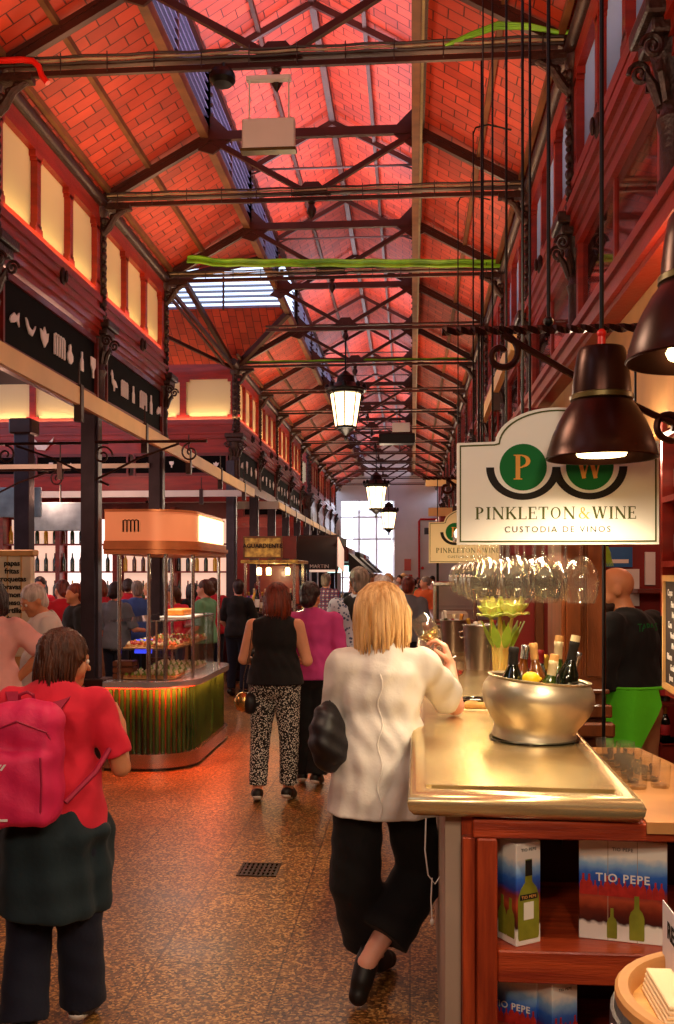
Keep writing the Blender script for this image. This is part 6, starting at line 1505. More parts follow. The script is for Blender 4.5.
def person(label, loc, rz=0, H=1.68, J=None, yaw=0, pitch=0, build=1.0, h=.012, skin='skin', top='cloth_white', sleeve=.9, hem=.88, hemflare=.02, loose=.018,
           legs='cloth_denim', leg_end=.97, legloose=.012, hair='short', hairm='hair_dark', shoes='shoe_black', sole='sole_white', hands=None, grp=None, vneck=False, wrinkle=.004, face=True, seated=False, feet=None, tophi=None, hh=None):
    s = H / 1.7; j = {k: np.array(v, float) for k, v in BASE.items()}
    for k, v in (J or {}).items(): j[k] = np.array(v, float) / s     # overrides are in real metres
    j = {k: v * s for k, v in j.items()}; b = build; t = thing('person', loc, label, 'person', grp, rz)
    P_ = np.array(list(j.values())); lo, hi = P_.min(0) - .22 * s, P_.max(0) + .24 * s; lo[2] = min(lo[2], -.02)
    R = rotm(yaw, pitch); hc = j['head']; hd = lambda p: hc + R @ (np.array(p, float) * s)
    f = Field(lo, hi, h)
    def torso(f, g, k=.05):
        f.ell(j['chest'] + (0, .0, .02), (.15 * b * s + g, .105 * b * s + g, .17 * s + g), k); f.ell(j['belly'], (.135 * b * s + g, .105 * b * b * s + g, .16 * s + g), k)
        f.ell(j['pelvis'], (.16 * b * s + g, .125 * b * s + g, .13 * s + g), k); sw = .12 if sleeve == 0 and g > 0 else .04; f.cone(vlerp(j['shL'], j['shR'], sw) - np.array((0, 0, .008)), vlerp(j['shR'], j['shL'], sw) - np.array((0, 0, .008)), .05 * s + g * .7, .05 * s + g * .7, .03)
        f.cone(vlerp(j['neck'], j['chest'], .35), j['neck'] + (0, 0, -.02 * s), .09 * s + g, .062 * s + g, .05)
    torso(f, -.004)
    f.cone(j['neck'] - (0, 0, .03), hd((0, -.015, -.06)), .058 * s, .052 * s, .03)
    for S_ in 'LR':
        f.cone(j['sh' + S_], j['el' + S_], .049 * s * b, .038 * s * b, .03); f.cone(j['el' + S_], j['wr' + S_], .039 * s * b, .0255 * s, .012)
        f.cone(j['hip' + S_], j['kn' + S_], .082 * s * b, .056 * s, .03); f.cone(j['kn' + S_], vlerp(j['kn' + S_], j['an' + S_], .35), .055 * s, .056 * s, .02); f.cone(vlerp(j['kn' + S_], j['an' + S_], .3), j['an' + S_], .055 * s, .037 * s, .02)
        ft = (feet or {}).get(S_, (.02 if S_ == 'R' else -.02, .15, -.06)); a = j['an' + S_]; f.cone(a, a + np.array(ft) * s * .9, .036 * s, .026 * s, .02)
        if hands and S_ in hands: hand(f, j['wr' + S_], *hands[S_]['dns'], curl=hands[S_].get('curl', .5), tc=hands[S_].get('tc', .5), s=s)
        else:
            a, w = j['el' + S_], j['wr' + S_]; d = (w - a) / np.linalg.norm(w - a); inw = np.array((-1 if S_ == 'R' else 1, 0, 0.)); fw = np.array((0, 1, .2))
            if h <= .0125: hand(f, w, d, inw, fw, .6, s * (1.12 if h > .009 else 1.0))
            else: f.cone(w, w + d * .1 * s, .026 * s, .03 * s, .02)
    # head
    f.ell(hd((0, -.012, .028)), np.array((.074, .094, .088)) * s, .01, R=R); f.ell(hd((0, .02, -.038)), np.array((.057, .068, .076)) * s, .03, R=R)
    if face:
        f.cone(hd((-.03, .08, .018)), hd((.03, .08, .018)), .013 * s, .013 * s, .015); f.cone(hd((0, .088, .0)), hd((0, .11, -.032)), .008 * s, .013 * s, .01)
        for x in (-.031, .031): f.ell(hd((x, .094, .0)), np.array((.013, .01, .009)) * s, .008, op='-', R=R)
        f.cone(hd((-.018, .084, -.06)), hd((.018, .084, -.06)), .008 * s, .008 * s, .006); f.ell(hd((0, .07, -.092)), np.array((.024, .022, .02)) * s, .02, R=R)
        for x in (-1, 1): f.cone(hd((x * .04, .06, -.03)), hd((x * .045, .05, -.045)), .02 * s, .02 * s, .02)
    for x in (-1, 1): f.ell(hd((x * .074, -.005, -.008)), np.array((.011, .021, .032)) * s, .006, R=R)
    f.mesh('body', skin, t)
    if face and h <= .012:
        for x in (-.031, .031):
            m = MB(); m.sphere(tuple(hd((x, .083, 0))), .0115 * s, 10, 8); e = m.build('eye', 'eye_white', t, True, local=True); m = MB(); m.sphere(tuple(hd((x, .091, 0))), .0058 * s, 8, 6); m.build('iris', 'eye_dark', e, True, local=True)
    # hair
    hz = hh or min(h, .009)
    if hair != 'bald':
        g = Field(hc - .24 * s, hc + .2 * s, hz); st = .0035
        if hair in ('short', 'cap'): g.ell(hd((0, -.02, .035)), np.array((.083, .1, .094)) * s, 0, R=R); g.ell(hd((0, -.055, -.035)), np.array((.068, .058, .07)) * s, .02, R=R)
        if hair == 'pixie': g.ell(hd((0, -.018, .036)), np.array((.09, .106, .1)) * s, 0, R=R); g.ell(hd((0, -.05, -.04)), np.array((.074, .07, .075)) * s, .03, R=R); g.cone(hd((.07, .02, .01)), hd((.07, .01, -.03)), .018 * s, .012 * s, .02); g.cone(hd((-.07, .02, .01)), hd((-.07, .01, -.03)), .018 * s, .012 * s, .02)
        if hair == 'bob': g.ell(hd((0, -.02, .03)), np.array((.094, .11, .104)) * s, 0, R=R); g.ell(hd((0, -.04, -.06)), np.array((.108, .098, .11)) * s, .04, R=R); g.cone(hd((.075, .03, 0)), hd((.085, .02, -.1)), .035 * s, .03 * s, .03); g.cone(hd((-.075, .03, 0)), hd((-.085, .02, -.1)), .035 * s, .03 * s, .03)
        if hair == 'bun': g.ell(hd((0, -.02, .033)), np.array((.084, .102, .095)) * s, 0, R=R); g.ell(hd((0, -.06, -.03)), np.array((.068, .06, .07)) * s, .02, R=R); g.ell(hd((0, -.11, -.035)), np.array((.045, .045, .05)) * s, .02, R=R)
        if hair == 'long': g.ell(hd((0, -.02, .03)), np.array((.09, .107, .1)) * s, 0, R=R); g.cone(hd((0, -.05, -.02)), hd((0, -.075, -.17)), .09 * s, .06 * s, .04)
        zc = {'short': -.085, 'cap': -.05, 'pixie': -.115, 'bob': -.15, 'bun': -.1, 'long': -.25}[hair]
        g.plane(hd((0, 0, zc)), R @ np.array((0, .15, -1.0)))
        yf = {'bob': .055, 'long': .045}.get(hair, .045)
        # face opening
        q = hd((0, .13, -.055)); g.ell(q, np.array((.062 if hair in ('bob', 'long') else .1, .085, .115)) * s, .012, op='-', R=R)
        if hair in ('short', 'cap', 'bun'): 
            for x in (-1, 1): g.ell(hd((x * .085, .02, -.035)), np.array((.03, .045, .04)) * s, .01, op='-', R=R)
        c0 = hc; am = .0028 if hair != 'short' else .0015
        g.disp(lambda X, Y, Z: am * np.sin(np.arctan2(Y - c0[1], X - c0[0]) * 46 + 9 * (Z - c0[2]) * 6) + am * .8 * np.sin(np.arctan2(Y - c0[1], X - c0[0]) * 19 + 30 * (Z - c0[2])))
        g.mesh('hair', hairm, t)
    # shirt
    if top:
        f = Field(lo, hi, h); torso(f, loose, .06)
        for S_ in 'LR':
            if sleeve > 0:
                e1 = vlerp(j['sh' + S_], j['el' + S_], min(sleeve, 1)); w = .05 * s * b + loose * .8
                if sleeve <= 1: f.cone(j['sh' + S_], e1, w, w * (.98 if loose < .03 else 1.15), .03, cut=True)
                else:
                    f.cone(j['sh' + S_], j['el' + S_], w, .044 * s * b + loose * .6, .03); f.cone(j['el' + S_], vlerp(j['el' + S_], j['wr' + S_], sleeve - 1), .044 * s * b + loose * .6, .034 * s + loose * .4, .02, cut=True)
        if hemflare > 0: f.cone(j['belly'], (j['pelvis'][0], j['pelvis'][1], hem - .12), .12 * s * b + loose, .14 * s * b + loose + hemflare, .06); f.cone(j['belly'] + (.06 * b, 0, 0), (j['pelvis'][0] + .08 * b, j['pelvis'][1], hem - .1), .08 * s * b + loose, .09 * s * b + loose + hemflare, .06); f.cone(j['belly'] - (.06 * b, 0, 0), (j['pelvis'][0] - .08 * b, j['pelvis'][1], hem - .1), .08 * s * b + loose, .09 * s * b + loose + hemflare, .06)
        f.ell(j['neck'] + (0, .03, .035), np.array((.062, .075, .055)) * s, .008, op='-')
        if wrinkle: f.disp(lambda X, Y, Z: wrinkle * np.sin(X * 23 + Z * 31 + 2 * np.sin(Y * 17)) * np.sin(Z * 19 - X * 11 + Y * 13) + wrinkle * .5 * np.sin(X * 47 - Z * 37 + Y * 29) + wrinkle * .4 * np.sin(X * 85 + Z * 22 + 3 * np.sin(Z * 13 + Y * 9)))
        if not seated: f.plane((0, 0, hem), (0, 0, -1))
        f.mesh('top', top, t)
    # trousers
    if legs:
        f = Field(lo, hi, h); ll = min(legloose, .014); f.ell(j['pelvis'], np.array((.155 * b * s + ll, .125 * b * s + ll, .125 * s)), 0)
        for S_ in 'LR':
            f.cone(j['hip' + S_], j['kn' + S_], .085 * s * b + ll, .058 * s + legloose, .025)
            if leg_end > .5: 
                e = vlerp(j['kn' + S_], j['an' + S_], (leg_end - .5) * 2); f.cone(j['kn' + S_], e, .058 * s + legloose, .045 * s + legloose * 1.5, .015, cut=True)
        if wrinkle: f.disp(lambda X, Y, Z: wrinkle * .8 * np.sin(X * 29 + Z * 27) * np.sin(Z * 33 + Y * 19))
        f.mesh('trousers', legs, t)
    if shoes:
        for S_ in 'LR':
            a = j['an' + S_]; ft = np.array((feet or {}).get(S_, (.02 if S_ == 'R' else -.02, .15, -.06)), float) * s
            fs = Field(a - .24 * s, a + .26 * s, min(h, .009)); d = ft / np.linalg.norm(ft)
            up = np.array((0, 0, 1.)) if abs(d[2]) < .8 else np.array((0, -1., .2)); up = up - d * (up @ d); up /= np.linalg.norm(up); hl = a - d * .055 * s - up * .03 * s; toe = a + ft * .88 - up * .005
            fs.cone(hl, toe, .04 * s, .04 * s, 0); fs.cone(a - up * .01, a + ft * .45, .046 * s, .043 * s, .02)
            bot = a - up * (.085 * s if abs(d[2]) < .75 else .06 * s); 
            lowp = min(hl @ up, toe @ up) - .032 * s
            fs.plane(up * lowp, -up); fs.plane(a + np.array((0, 0, .055 * s)), (0, 0, 1))
            so = fs.mesh('shoe', shoes, t)
            if h <= .012 and sole:
                f2 = Field(a - .24 * s, a + .26 * s, min(h, .007)); f2.cone(hl, toe, .044 * s, .044 * s, 0); f2.plane(up * (lowp - .008 * s), -up); f2.plane(up * (lowp + .014 * s), up); f2.mesh('sole', sole, so)
    t['_s'] = s
    return t, j, hd, R
def locks(t, hd, s, mt, n, zlo, r0=.1, seed=1, back=2.5, w=.007):
    """separate strands lying over the hair mass, ends uneven"""
    rr = random.Random(seed); m = MB(); hr = part(t, 'hair')
    for k in range(n):
        a = -PI / 2 + rr.uniform(-back, back); ze = zlo + rr.uniform(-.028, .014); fl = rr.uniform(-.012, .014); r = r0 + rr.uniform(-.004, .004); tw = rr.uniform(-.16, .16); pts = []
        for q in range(8):
            u = q / 7; th = a + tw * u
            if u < .45: c = u / .45 * PI / 2; z = .028 + (.106) * math.cos(c); rad = max(r * math.sin(c), .012)
            else: v = (u - .45) / .55; z = .028 + (ze - .028) * v; rad = r * (1 + .07 * math.sin(PI * v)) + fl * v * v
            pts.append(tuple(hd((rad * math.cos(th) * .93, -.025 + rad * math.sin(th), z))))
        m.tube(pts, [w * s_ for s_ in (.5, .9, 1, 1, 1, .95, .7, .25)], 5)
    m.build('hair_strands', mt, hr, True, local=True, sharp=80)
def child(fld, name, mt, t, label=None): return fld.mesh(name, mt, t, label)
def clean(t):
    if '_s' in t: del t['_s']
def arms(sx, f=0): pass

# ---- the woman leaning on the bar with a glass
wl = V((-.1, 3.78, 0))
t, j, hd, R = person('blond woman in a loose white shirt leaning on the bar holding up a wine glass', wl, 0, 1.64,
    J=dict(pelvis=(-.0, 0, .88), belly=(-.01, .0, 1.0), chest=(-.015, .0, 1.2), neck=(-.005, -.01, 1.375), head=(.0, .03, 1.525), shL=(-.165, -.02, 1.32), shR=(.155, .03, 1.32), elR=(.285, .2, 1.135), wrR=(.268, .30, 1.30),
           elL=(-.2, .06, 1.05), wrL=(-.04, .26, 1.06), hipL=(-.1, .0, .85), knL=(-.12, .03, .46), anL=(-.045, .16, .09), hipR=(.075, .0, .85), knR=(.15, .12, .47), anR=(-.07, -.06, .16)),
    yaw=math.radians(-38), pitch=0, build=1.02, h=.008, skin='skin_pink', top='cloth_white', sleeve=.82, hem=.745, hemflare=.05, loose=.028, legs='cloth_black', leg_end=.86, legloose=.045,
    hair='bob', hairm='hair_blond', shoes='shoe_black', sole='sole_grey', hands={'R': dict(dns=((-.25, -.05, 1), (-1, -.1, -.2), (-.2, -1, .1)), curl=1.15, tc=.8)}, feet={'L': (.06, .14, -.05), 'R': (-.035, -.05, -.13)}, hh=.006, wrinkle=.006)
from mathutils.bvhtree import BVHTree
def bvh(o): return BVHTree.FromPolygons([v.co.copy() for v in o.data.vertices], [tuple(p.vertices) for p in o.data.polygons])
def on_surface(t, name, pts, direction, off=.002):
    """project local points along direction onto the named part"""
    b = bvh(part(t, name)); d = V(direction).normalized(); out = []
    for p in pts:
        hit = b.ray_cast(V(p) - d * .6, d)
        if hit[0] is not None: out.append(hit[0] - d * off)
    return out
locks(t, hd, 1, 'hair_blond', 150, -.15, .108, 3)
seam = on_surface(t, 'top', [(-.015 + .01 * math.sin(k), 0, .76 + .54 * k / 22) for k in range(23)], (0, 1, 0))
if len(seam) > 2: MB().tube(seam, .0035, 5).build('back_seam', 'cloth_white', t, True, local=True)
clean(t)
wine_glass('wine_glass', (.17, 4.075, 1.315), (-.6, .05, .8), 'wine glass with a little white wine tilted in the blond woman\'s raised hand', .98, 'white_wine')
q = thing('earphone_cord', (.02, 3.5, .9), 'white earphone cord dangling below the shirt beside the counter', 'cord')
a = [P3(426, 818, 3.52), P3(425, 850, 3.5), P3(428, 875, 3.5), P3(435, 884, 3.5), P3(443, 872, 3.5), P3(443, 845, 3.5), P3(441, 818, 3.54)]
MB().tube(a, .0028, 6).build('cord', 'letter_white', q, True); MB().tube([P3(432, 878, 3.5), P3(431, 900, 3.5), P3(432, 920, 3.5)], .0028, 6).build('lead', 'letter_white', q, True); m = MB(); m.sphere(tuple(P3(432, 922, 3.5)), .008, 8, 6, 1, 1, 1.6); m.build('earbud', 'letter_white', q, True)
q = thing('shoulder_bag', (-.325, 3.72, 1.05), 'slouchy black shoulder bag on the blond woman\'s left hip', 'bag')
f = Field((-.25, -.25, -.3), (.25, .25, .3), .008); f.ell((.0, 0, -.0), (.07, .12, .13), 0); f.ell((.03, .02, -.06), (.065, .11, .075), .04); f.disp(lambda X, Y, Z: .007 * np.sin(Z * 60 + X * 40) * np.sin(Y * 35 + Z * 25)); f.mesh('bag_body', 'bag_black', q)
MB().tube([(.0, .03, .1), (.05, .03, .22), (.07, .03, .29), (.075, .08, .3)], .009, 8).build('strap', 'bag_black', q, True, local=True)

# ---- the woman in red with a backpack
wl = V((-1.30, 3.4, 0))
t, j, hd, R = person('short-haired woman in a red shirt walking away with a pink backpack', wl, math.radians(8), 1.50,
    J=dict(head=(.03, .03, 1.365), neck=(0, -.01, 1.25), elR=(.235, .03, .965), wrR=(.2, .22, 1.10), shR=(.15, .0, 1.21), shL=(-.16, 0, 1.21), elL=(-.24, .05, .95), wrL=(-.2, .22, 1.0), anL=(-.08, -.12, .1), knL=(-.09, .0, .44), anR=(.09, .05, .09)),
    yaw=math.radians(-52), pitch=math.radians(-6), build=1.0, h=.008, skin='skin_tan', top='cloth_red', sleeve=.8, hem=.72, loose=.018, legs='cloth_navy', leg_end=1.0, legloose=.03, hair='pixie', hairm='hair_brown', hands={'R': dict(dns=((-.3, .5, .9), (-1, 0, 0), (0, -1, .3)), curl=1.2)}, hh=.006)
clean(t)
tx = math.radians(8)
locks(t, hd, .9, 'hair_brown', 70, -.1, .088, 5, 2.0, .006)
q = thing('backpack', wl + V((-.02, 0, .03)), 'pink-red backpack with dark straps worn by the woman in the red shirt', 'backpack', None, tx)
f = Field((-.3, -.42, .7), (.3, .1, 1.4), .007); f.rbox((-.035, -.225, 1.0), (.135, .075, .2), .06, 0); f.rbox((-.035, -.285, .93), (.11, .045, .13), .04, .015); f.ell((-.035, -.22, 1.14), (.12, .075, .08), .04); f.disp(lambda X, Y, Z: .003 * np.sin(Z * 50 + X * 30) + .002 * np.sin(X * 80)); f.mesh('pack_body', 'pack_pink', q)
m = MB(); m.tube([(-.15, -.27, 1.05), (-.13, -.3, 1.12), (-.035, -.315, 1.16), (.06, -.3, 1.12), (.085, -.27, 1.05)], .004, 6); m.build('zip', 'pack_dark', q, True, local=True)
m = MB(); m.tube([(.045, -.325, .84), (.05, -.33, .95), (.045, -.325, 1.04)], .004, 6); m.build('pocket_zip', 'pack_dark', q, True, local=True)
for s_ in (-1, 1):
    m = MB(); m.sheet(lambda u, v, s_=s_: (-.02 + s_ * (.05 + .065 * v) + (u - .5) * .045, -.17 + .15 * v, 1.14 + .085 * math.sin(v * PI / 2)), 3, 8, .008); m.build('shoulder_strap', 'pack_dark', q, True, local=True)
    m = MB(); m.tube([(-.03 + s_ * .13, -.2, .86), (s_ * .19, -.12, .95), (s_ * .225, -.02, 1.02)], .01, 6); m.build('lower_strap', 'pack_dark', q, True, local=True)
MB().tube([(-.06, -.19, 1.2), (-.055, -.2, 1.235), (-.03, -.2, 1.245), (-.01, -.2, 1.235), (-.005, -.19, 1.2)], .006, 8).build('grab_loop', 'pack_dark', q, True, local=True)
m = MB(); m.prism([(0, 0), (.014, .02), (.022, .02), (.008, 0)], (-.1, -.334, 1.0), V((1, 0, 0)), V((0, 0, 1)), -.002); m.prism([(.014, 0), (.028, .02), (.036, .02), (.022, 0)], (-.1, -.334, 1.0), V((1, 0, 0)), V((0, 0, 1)), -.002); recalc(m.build('emblem', 'letter_white', q, local=True))
m = MB(); m.box(-.12, -.06, -.332, -.33, .83, .838); m.build('logo_tab', 'letter_white', q, local=True)
q = thing('tied_jacket', wl, 'dark teal jacket tied round the waist of the woman in red', 'jacket', None, tx)
f = Field((-.4, -.4, .3), (.4, .35, .95), .009); f.cone((-.02, -.02, .74), (-.03, -.04, .5), .17, .185, 0); f.ell((0, 0, .75), (.2, .17, .055), .04); f.ell((.14, .1, .7), (.05, .06, .1), .04); f.ell((.165, .05, .55), (.035, .1, .16), .05)
f.cone((-.02, .12, .9), (-.02, .14, .3), .1, .14, .03, op='-'); f.disp(lambda X, Y, Z: .008 * .7 * np.sin(np.arctan2(Y, X) * 9 + Z * 8) + .003 * np.sin(Z * 50)); f.plane((0, 0, .47), (-.15, 0, -1)); f.mesh('jacket_body', 'cloth_teal', q)

# ---- the pair with their backs to us
wl = V((-.99, 6.95, 0))
t, j, hd, R = person('woman in a sleeveless black top and black and white patterned trousers', wl, 0, 1.61,
    J=dict(head=(.01, .02, 1.5), elL=(-.235, .0, 1.06), wrL=(-.19, .2, 1.02), elR=(.235, .0, 1.05), wrR=(.2, .2, 1.03), anL=(-.13, -.03, .09), anR=(.09, .03, .09), knL=(-.115, .03, .46), knR=(.1, .03, .46)), yaw=math.radians(10), build=1.12, h=.011, skin='skin', top='cloth_black', sleeve=0, hem=.88, loose=.02, legs='cloth_patterned', leg_end=.94, legloose=.016, hair='bob', hairm='hair_auburn', sole='sole_white', hh=.008)
clean(t); locks(t, hd, .95, 'hair_auburn', 90, -.14, .1, 8)
m = MB(); m.lathe([(.066, 0), (.078, .0), (.076, .012), (.064, .012)], (0, -.02, 1.385), 20, sy=.9, cap=False); m.build('collar', 'letter_white', t, True, local=True)
q = thing('round_handbag', P3(246, 703, 6.9), 'round gold and black handbag hanging at the hip of the sleeveless woman', 'bag'); m = MB(); m.sphere(tuple(P3(244, 702, 6.9)), .075, 20, 14, 1, .7, 1); m.build('gold_shell', 'bag_gold', q, True); m = MB(); m.sphere(tuple(P3(250, 703, 6.9)), .078, 18, 12, .8, .75, 1.05); m.build('black_half', 'bag_black', q, True)
MB().tube([P3(243, 692, 6.9), P3(244, 676, 6.9), P3(249, 655, 6.88), P3(252, 630, 6.86)], .004, 6).build('chain', 'chrome', q, True)
wl = V((-.76, 7.5, 0))
t, j, hd, R = person('dark-haired woman in a magenta blouse and black trousers beside the sleeveless woman', wl, 0, 1.63,
    J=dict(head=(-.03, .03, 1.51), anL=(-.1, .05, .09), anR=(.02, -.02, .09), knR=(.06, .02, .46)), yaw=math.radians(-15), build=1.02, h=.012, skin='skin_tan', top='cloth_magenta', sleeve=1.3, hem=.86, loose=.02, legs='cloth_black', leg_end=.97, legloose=.03, hair='bun', hairm='hair_dark', sole='sole_white')
clean(t)

# ---- man with the floral shirt and sweater over his shoulders
wl = V((-.44, 8.1, 0))
t, j, hd, R = person('grey-haired man in a blue floral shirt with a black sweater over his shoulders', wl, 0, 1.74, J=dict(elL=(-.27, .03, 1.12), wrL=(-.22, .2, 1.02)), yaw=math.radians(25), build=1.12, h=.012, skin='skin_tan', top='cloth_floral', sleeve=.95, hem=.86, loose=.022, legs='cloth_khaki', hair='short', hairm='hair_grey')
clean(t)
q = thing('draped_sweater', wl + V((.02, 0, 0)), 'black sweater draped over the back of the man in the floral shirt', 'sweater')
f = Field((-.35, -.35, .95), (.35, .3, 1.6), .012); f.ell((.03, -.08, 1.36), (.15, .09, .15), 0); f.cone((-.09, -.04, 1.45), (.13, -.04, 1.45), .06, .06, .03); f.cone((.1, .02, 1.45), (.14, .1, 1.2), .05, .035, .03); f.ell((.05, -.1, 1.2), (.12, .07, .12), .04); f.mesh('sweater_body', 'cloth_black', q)

# ---- plaid shirt man and the man with a strap near the bar
for lb, wl, kw in [
    ('man in a red and blue plaid shirt and brown trousers standing in the aisle', (-1.38, 15.6, 0), dict(H=1.7, top='cloth_plaid', legs='cloth_brown', hair='short', hairm='hair_grey', build=1.15, skin='skin_pink')),
    ('man in a grey-blue shirt with a dark strap near the end of the bar', (-.02, 11.6, 0), dict(H=1.66, top='cloth_grey', legs='cloth_navy', hair='short', hairm='hair_redbrown', build=1.15, skin='skin_tan')),
    ('tall man in a pale pink shirt in the aisle beyond the plaid man', (-1.0, 19.5, 0), dict(H=1.78, top='cloth_pinkpale', legs='cloth_denim', hair='short', hairm='hair_redbrown', skin='skin_tan'))]:
    t, j, hd, R = person(lb, wl, random.uniform(-.3, .3), h=.016, **kw); clean(t)
    if 'strap' in lb:
        p = on_surface(t, 'top', [(-.12 + .2 * k / 10, 0, 1.38 - .36 * k / 10) for k in range(11)], (0, 1, 0), .004)
        if len(p) > 2: MB().tube(p, .014, 6).build('strap', 'bag_black', t, True, local=True)

# ---- the barman
wl = V((1.19, 5.25, 0))
t, j, hd, R = person('bald bearded barman in a black sweater and green apron turned to the left', wl, math.radians(42), 1.74,
    J=dict(head=(-.02, .085, 1.60), neck=(-.01, .0, 1.45), chest=(0, .0, 1.27), elR=(.24, .0, 1.1), wrR=(.2, .2, .95), elL=(-.24, .0, 1.1), wrL=(-.18, .2, .97)), yaw=math.radians(44), pitch=math.radians(-12), build=1.1, h=.009, skin='skin_tan', top='cloth_black', sleeve=1.9, hem=1.07, loose=.022, legs='cloth_khaki', legloose=.03, hair='bald', hands={'L': dict(dns=((.1, .6, -.6), (1, 0, -.2), (.2, .5, .6)), curl=.7)})
f = Field(hd((0, 0, -.03)) - .16, hd((0, 0, -.03)) + .16, .005); f.ell(hd((0, .04, -.07)), np.array((.058, .062, .05)) * 1.02, 0, R=R); f.cone(hd((-.03, .088, -.048)), hd((.03, .088, -.048)), .011, .011, .01); f.ell(hd((0, .04, .01)), (.1, .1, .045), .01, op='-', R=R); f.ell(hd((0, -.05, -.06)), (.1, .06, .09), .01, op='-', R=R); f.mesh('beard', 'beard_dark', t)
tx_ = on_surface(t, 'top', [(0, 0, 1.42)], (0, 1, 0), .004)
clean(t)
a = math.radians(42)
o = text_obj('back_word', 'TAPAS', (0, 0, 0), (1, 0, 0), (0, 0, 1), .06, 'sign_green', None, .002)
o.parent = t; p_ = tx_[0] if tx_ else V((0, -.13, 1.42)); o.location = (p_.x - .02, p_.y - .004, 1.40)
q = thing('green_apron', wl, 'bright green apron wrapped round the barman hanging to a point', 'apron', None, a)
def ap(u, v):
    thw = 60 + 245 * u; th = math.radians(thw) - a; r = .222 + .03 * v + .006 * v * math.sin(u * 40)
    zb = .74 if thw < 190 else (.74 - .11 * (thw - 190) / 65 if thw < 255 else .63 + .37 * (thw - 255) / 50)
    return (r * math.cos(th), r * math.sin(th) * .84, 1.09 + (zb - 1.09) * v)
m = MB(); m.sheet(ap, 40, 14, .006); m.build('apron_cloth', 'cloth_lime', q, True, local=True, sharp=80)
MB().tube([(.22 * math.cos(k * PI / 10), .185 * math.sin(k * PI / 10), 1.085) for k in range(21)], .01, 6).build('waist_tie', 'cloth_lime', q, True, local=True)

# ---- people at the left edge
t, j, hd, R = person('grey-haired man in a white shirt bending his head at the left', (-2.72, 6.9, 0), math.radians(120), 1.62, J=dict(head=(0, .08, 1.49)), yaw=math.radians(20), pitch=math.radians(-25), build=1.15, h=.011, skin='skin_tan', top='cloth_white', sleeve=.95, hem=.85, legs='cloth_khaki', hair='short', hairm='hair_white'); clean(t)
t, j, hd, R = person('person in a pale pink T-shirt with a hand on the hip at the left edge', (-2.62, 5.75, 0), math.radians(10), 1.66, J=dict(elR=(.34, -.02, 1.2), wrR=(.16, .02, 1.02)), build=1.1, h=.011, skin='skin_tan', top='cloth_pinkpale', sleeve=.9, hem=.93, legs='cloth_denim', hair='bob', hairm='hair_dark')
p = on_surface(t, 'top', [(-.1 + .18 * k / 8, 0, 1.42 - .4 * k / 8) for k in range(9)], (0, 1, 0), .004)
if len(p) > 2: MB().tube(p, .012, 6).build('strap', 'bag_black', t, True, local=True)
clean(t)

# ---- the crowd: prototypes of build and pose, each copy with its own clothes
TOPS = [('cloth_white', 'white'), ('cloth_red', 'red'), ('cloth_black', 'black'), ('cloth_blue', 'blue'), ('cloth_pinkpale', 'pale pink'), ('cloth_green', 'green'), ('cloth_grey', 'grey'), ('cloth_purple', 'purple'), ('cloth_orange', 'orange'), ('cloth_navy', 'navy'), ('cloth_cream', 'cream'), ('cloth_magenta', 'magenta'), ('cloth_crimson', 'crimson'), ('cloth_teal', 'dark teal'), ('cloth_plaid', 'plaid'), ('cloth_floral', 'floral'), ('cloth_brown', 'brown')]
HAIR = [('hair_dark', 'dark'), ('hair_brown', 'brown'), ('hair_grey', 'grey'), ('hair_blond', 'blond'), ('hair_auburn', 'auburn'), ('hair_black', 'black'), ('hair_white', 'white'), ('hair_redbrown', 'red-brown')]
protos_p = []
for k, (hs, bd, yw, wv) in enumerate([('short', 1.12, .2, .2), ('bob', 1.0, -.3, .1), ('short', 1.05, .5, -.1), ('long', .98, -.4, .2), ('bun', 1.0, .1, 0), ('cap', 1.2, -.6, .1)]):
    t, j, hd, R = person('proto', (0, -20, 0), 0, 1.68, J=dict(elR=(.25, .05, 1.1), wrR=(.18, .26, 1.08), elL=(-.24, 0, 1.08), wrL=(-.2, .18 + wv * .2, .95)), yaw=yw, build=bd, h=.02, hair=hs, sleeve=.95 if k % 2 == 0 else 1.8, hem=.86, sole=None, hh=.014, face=True)
    clean(t); protos_p.append(t)
used = set(); placed = [(-.4, 7.6), (-1.38, 15.6), (.07, 11.6), (-1.0, 19.5), (-.76, 7.5), (-5.0, 12.0), (-6.8, 12.0)] + [(XL, y) for y, _ in LCOL]
TBL = ((-4.0, 11.6), (-5.6, 11.3), (-3.6, 13.3))
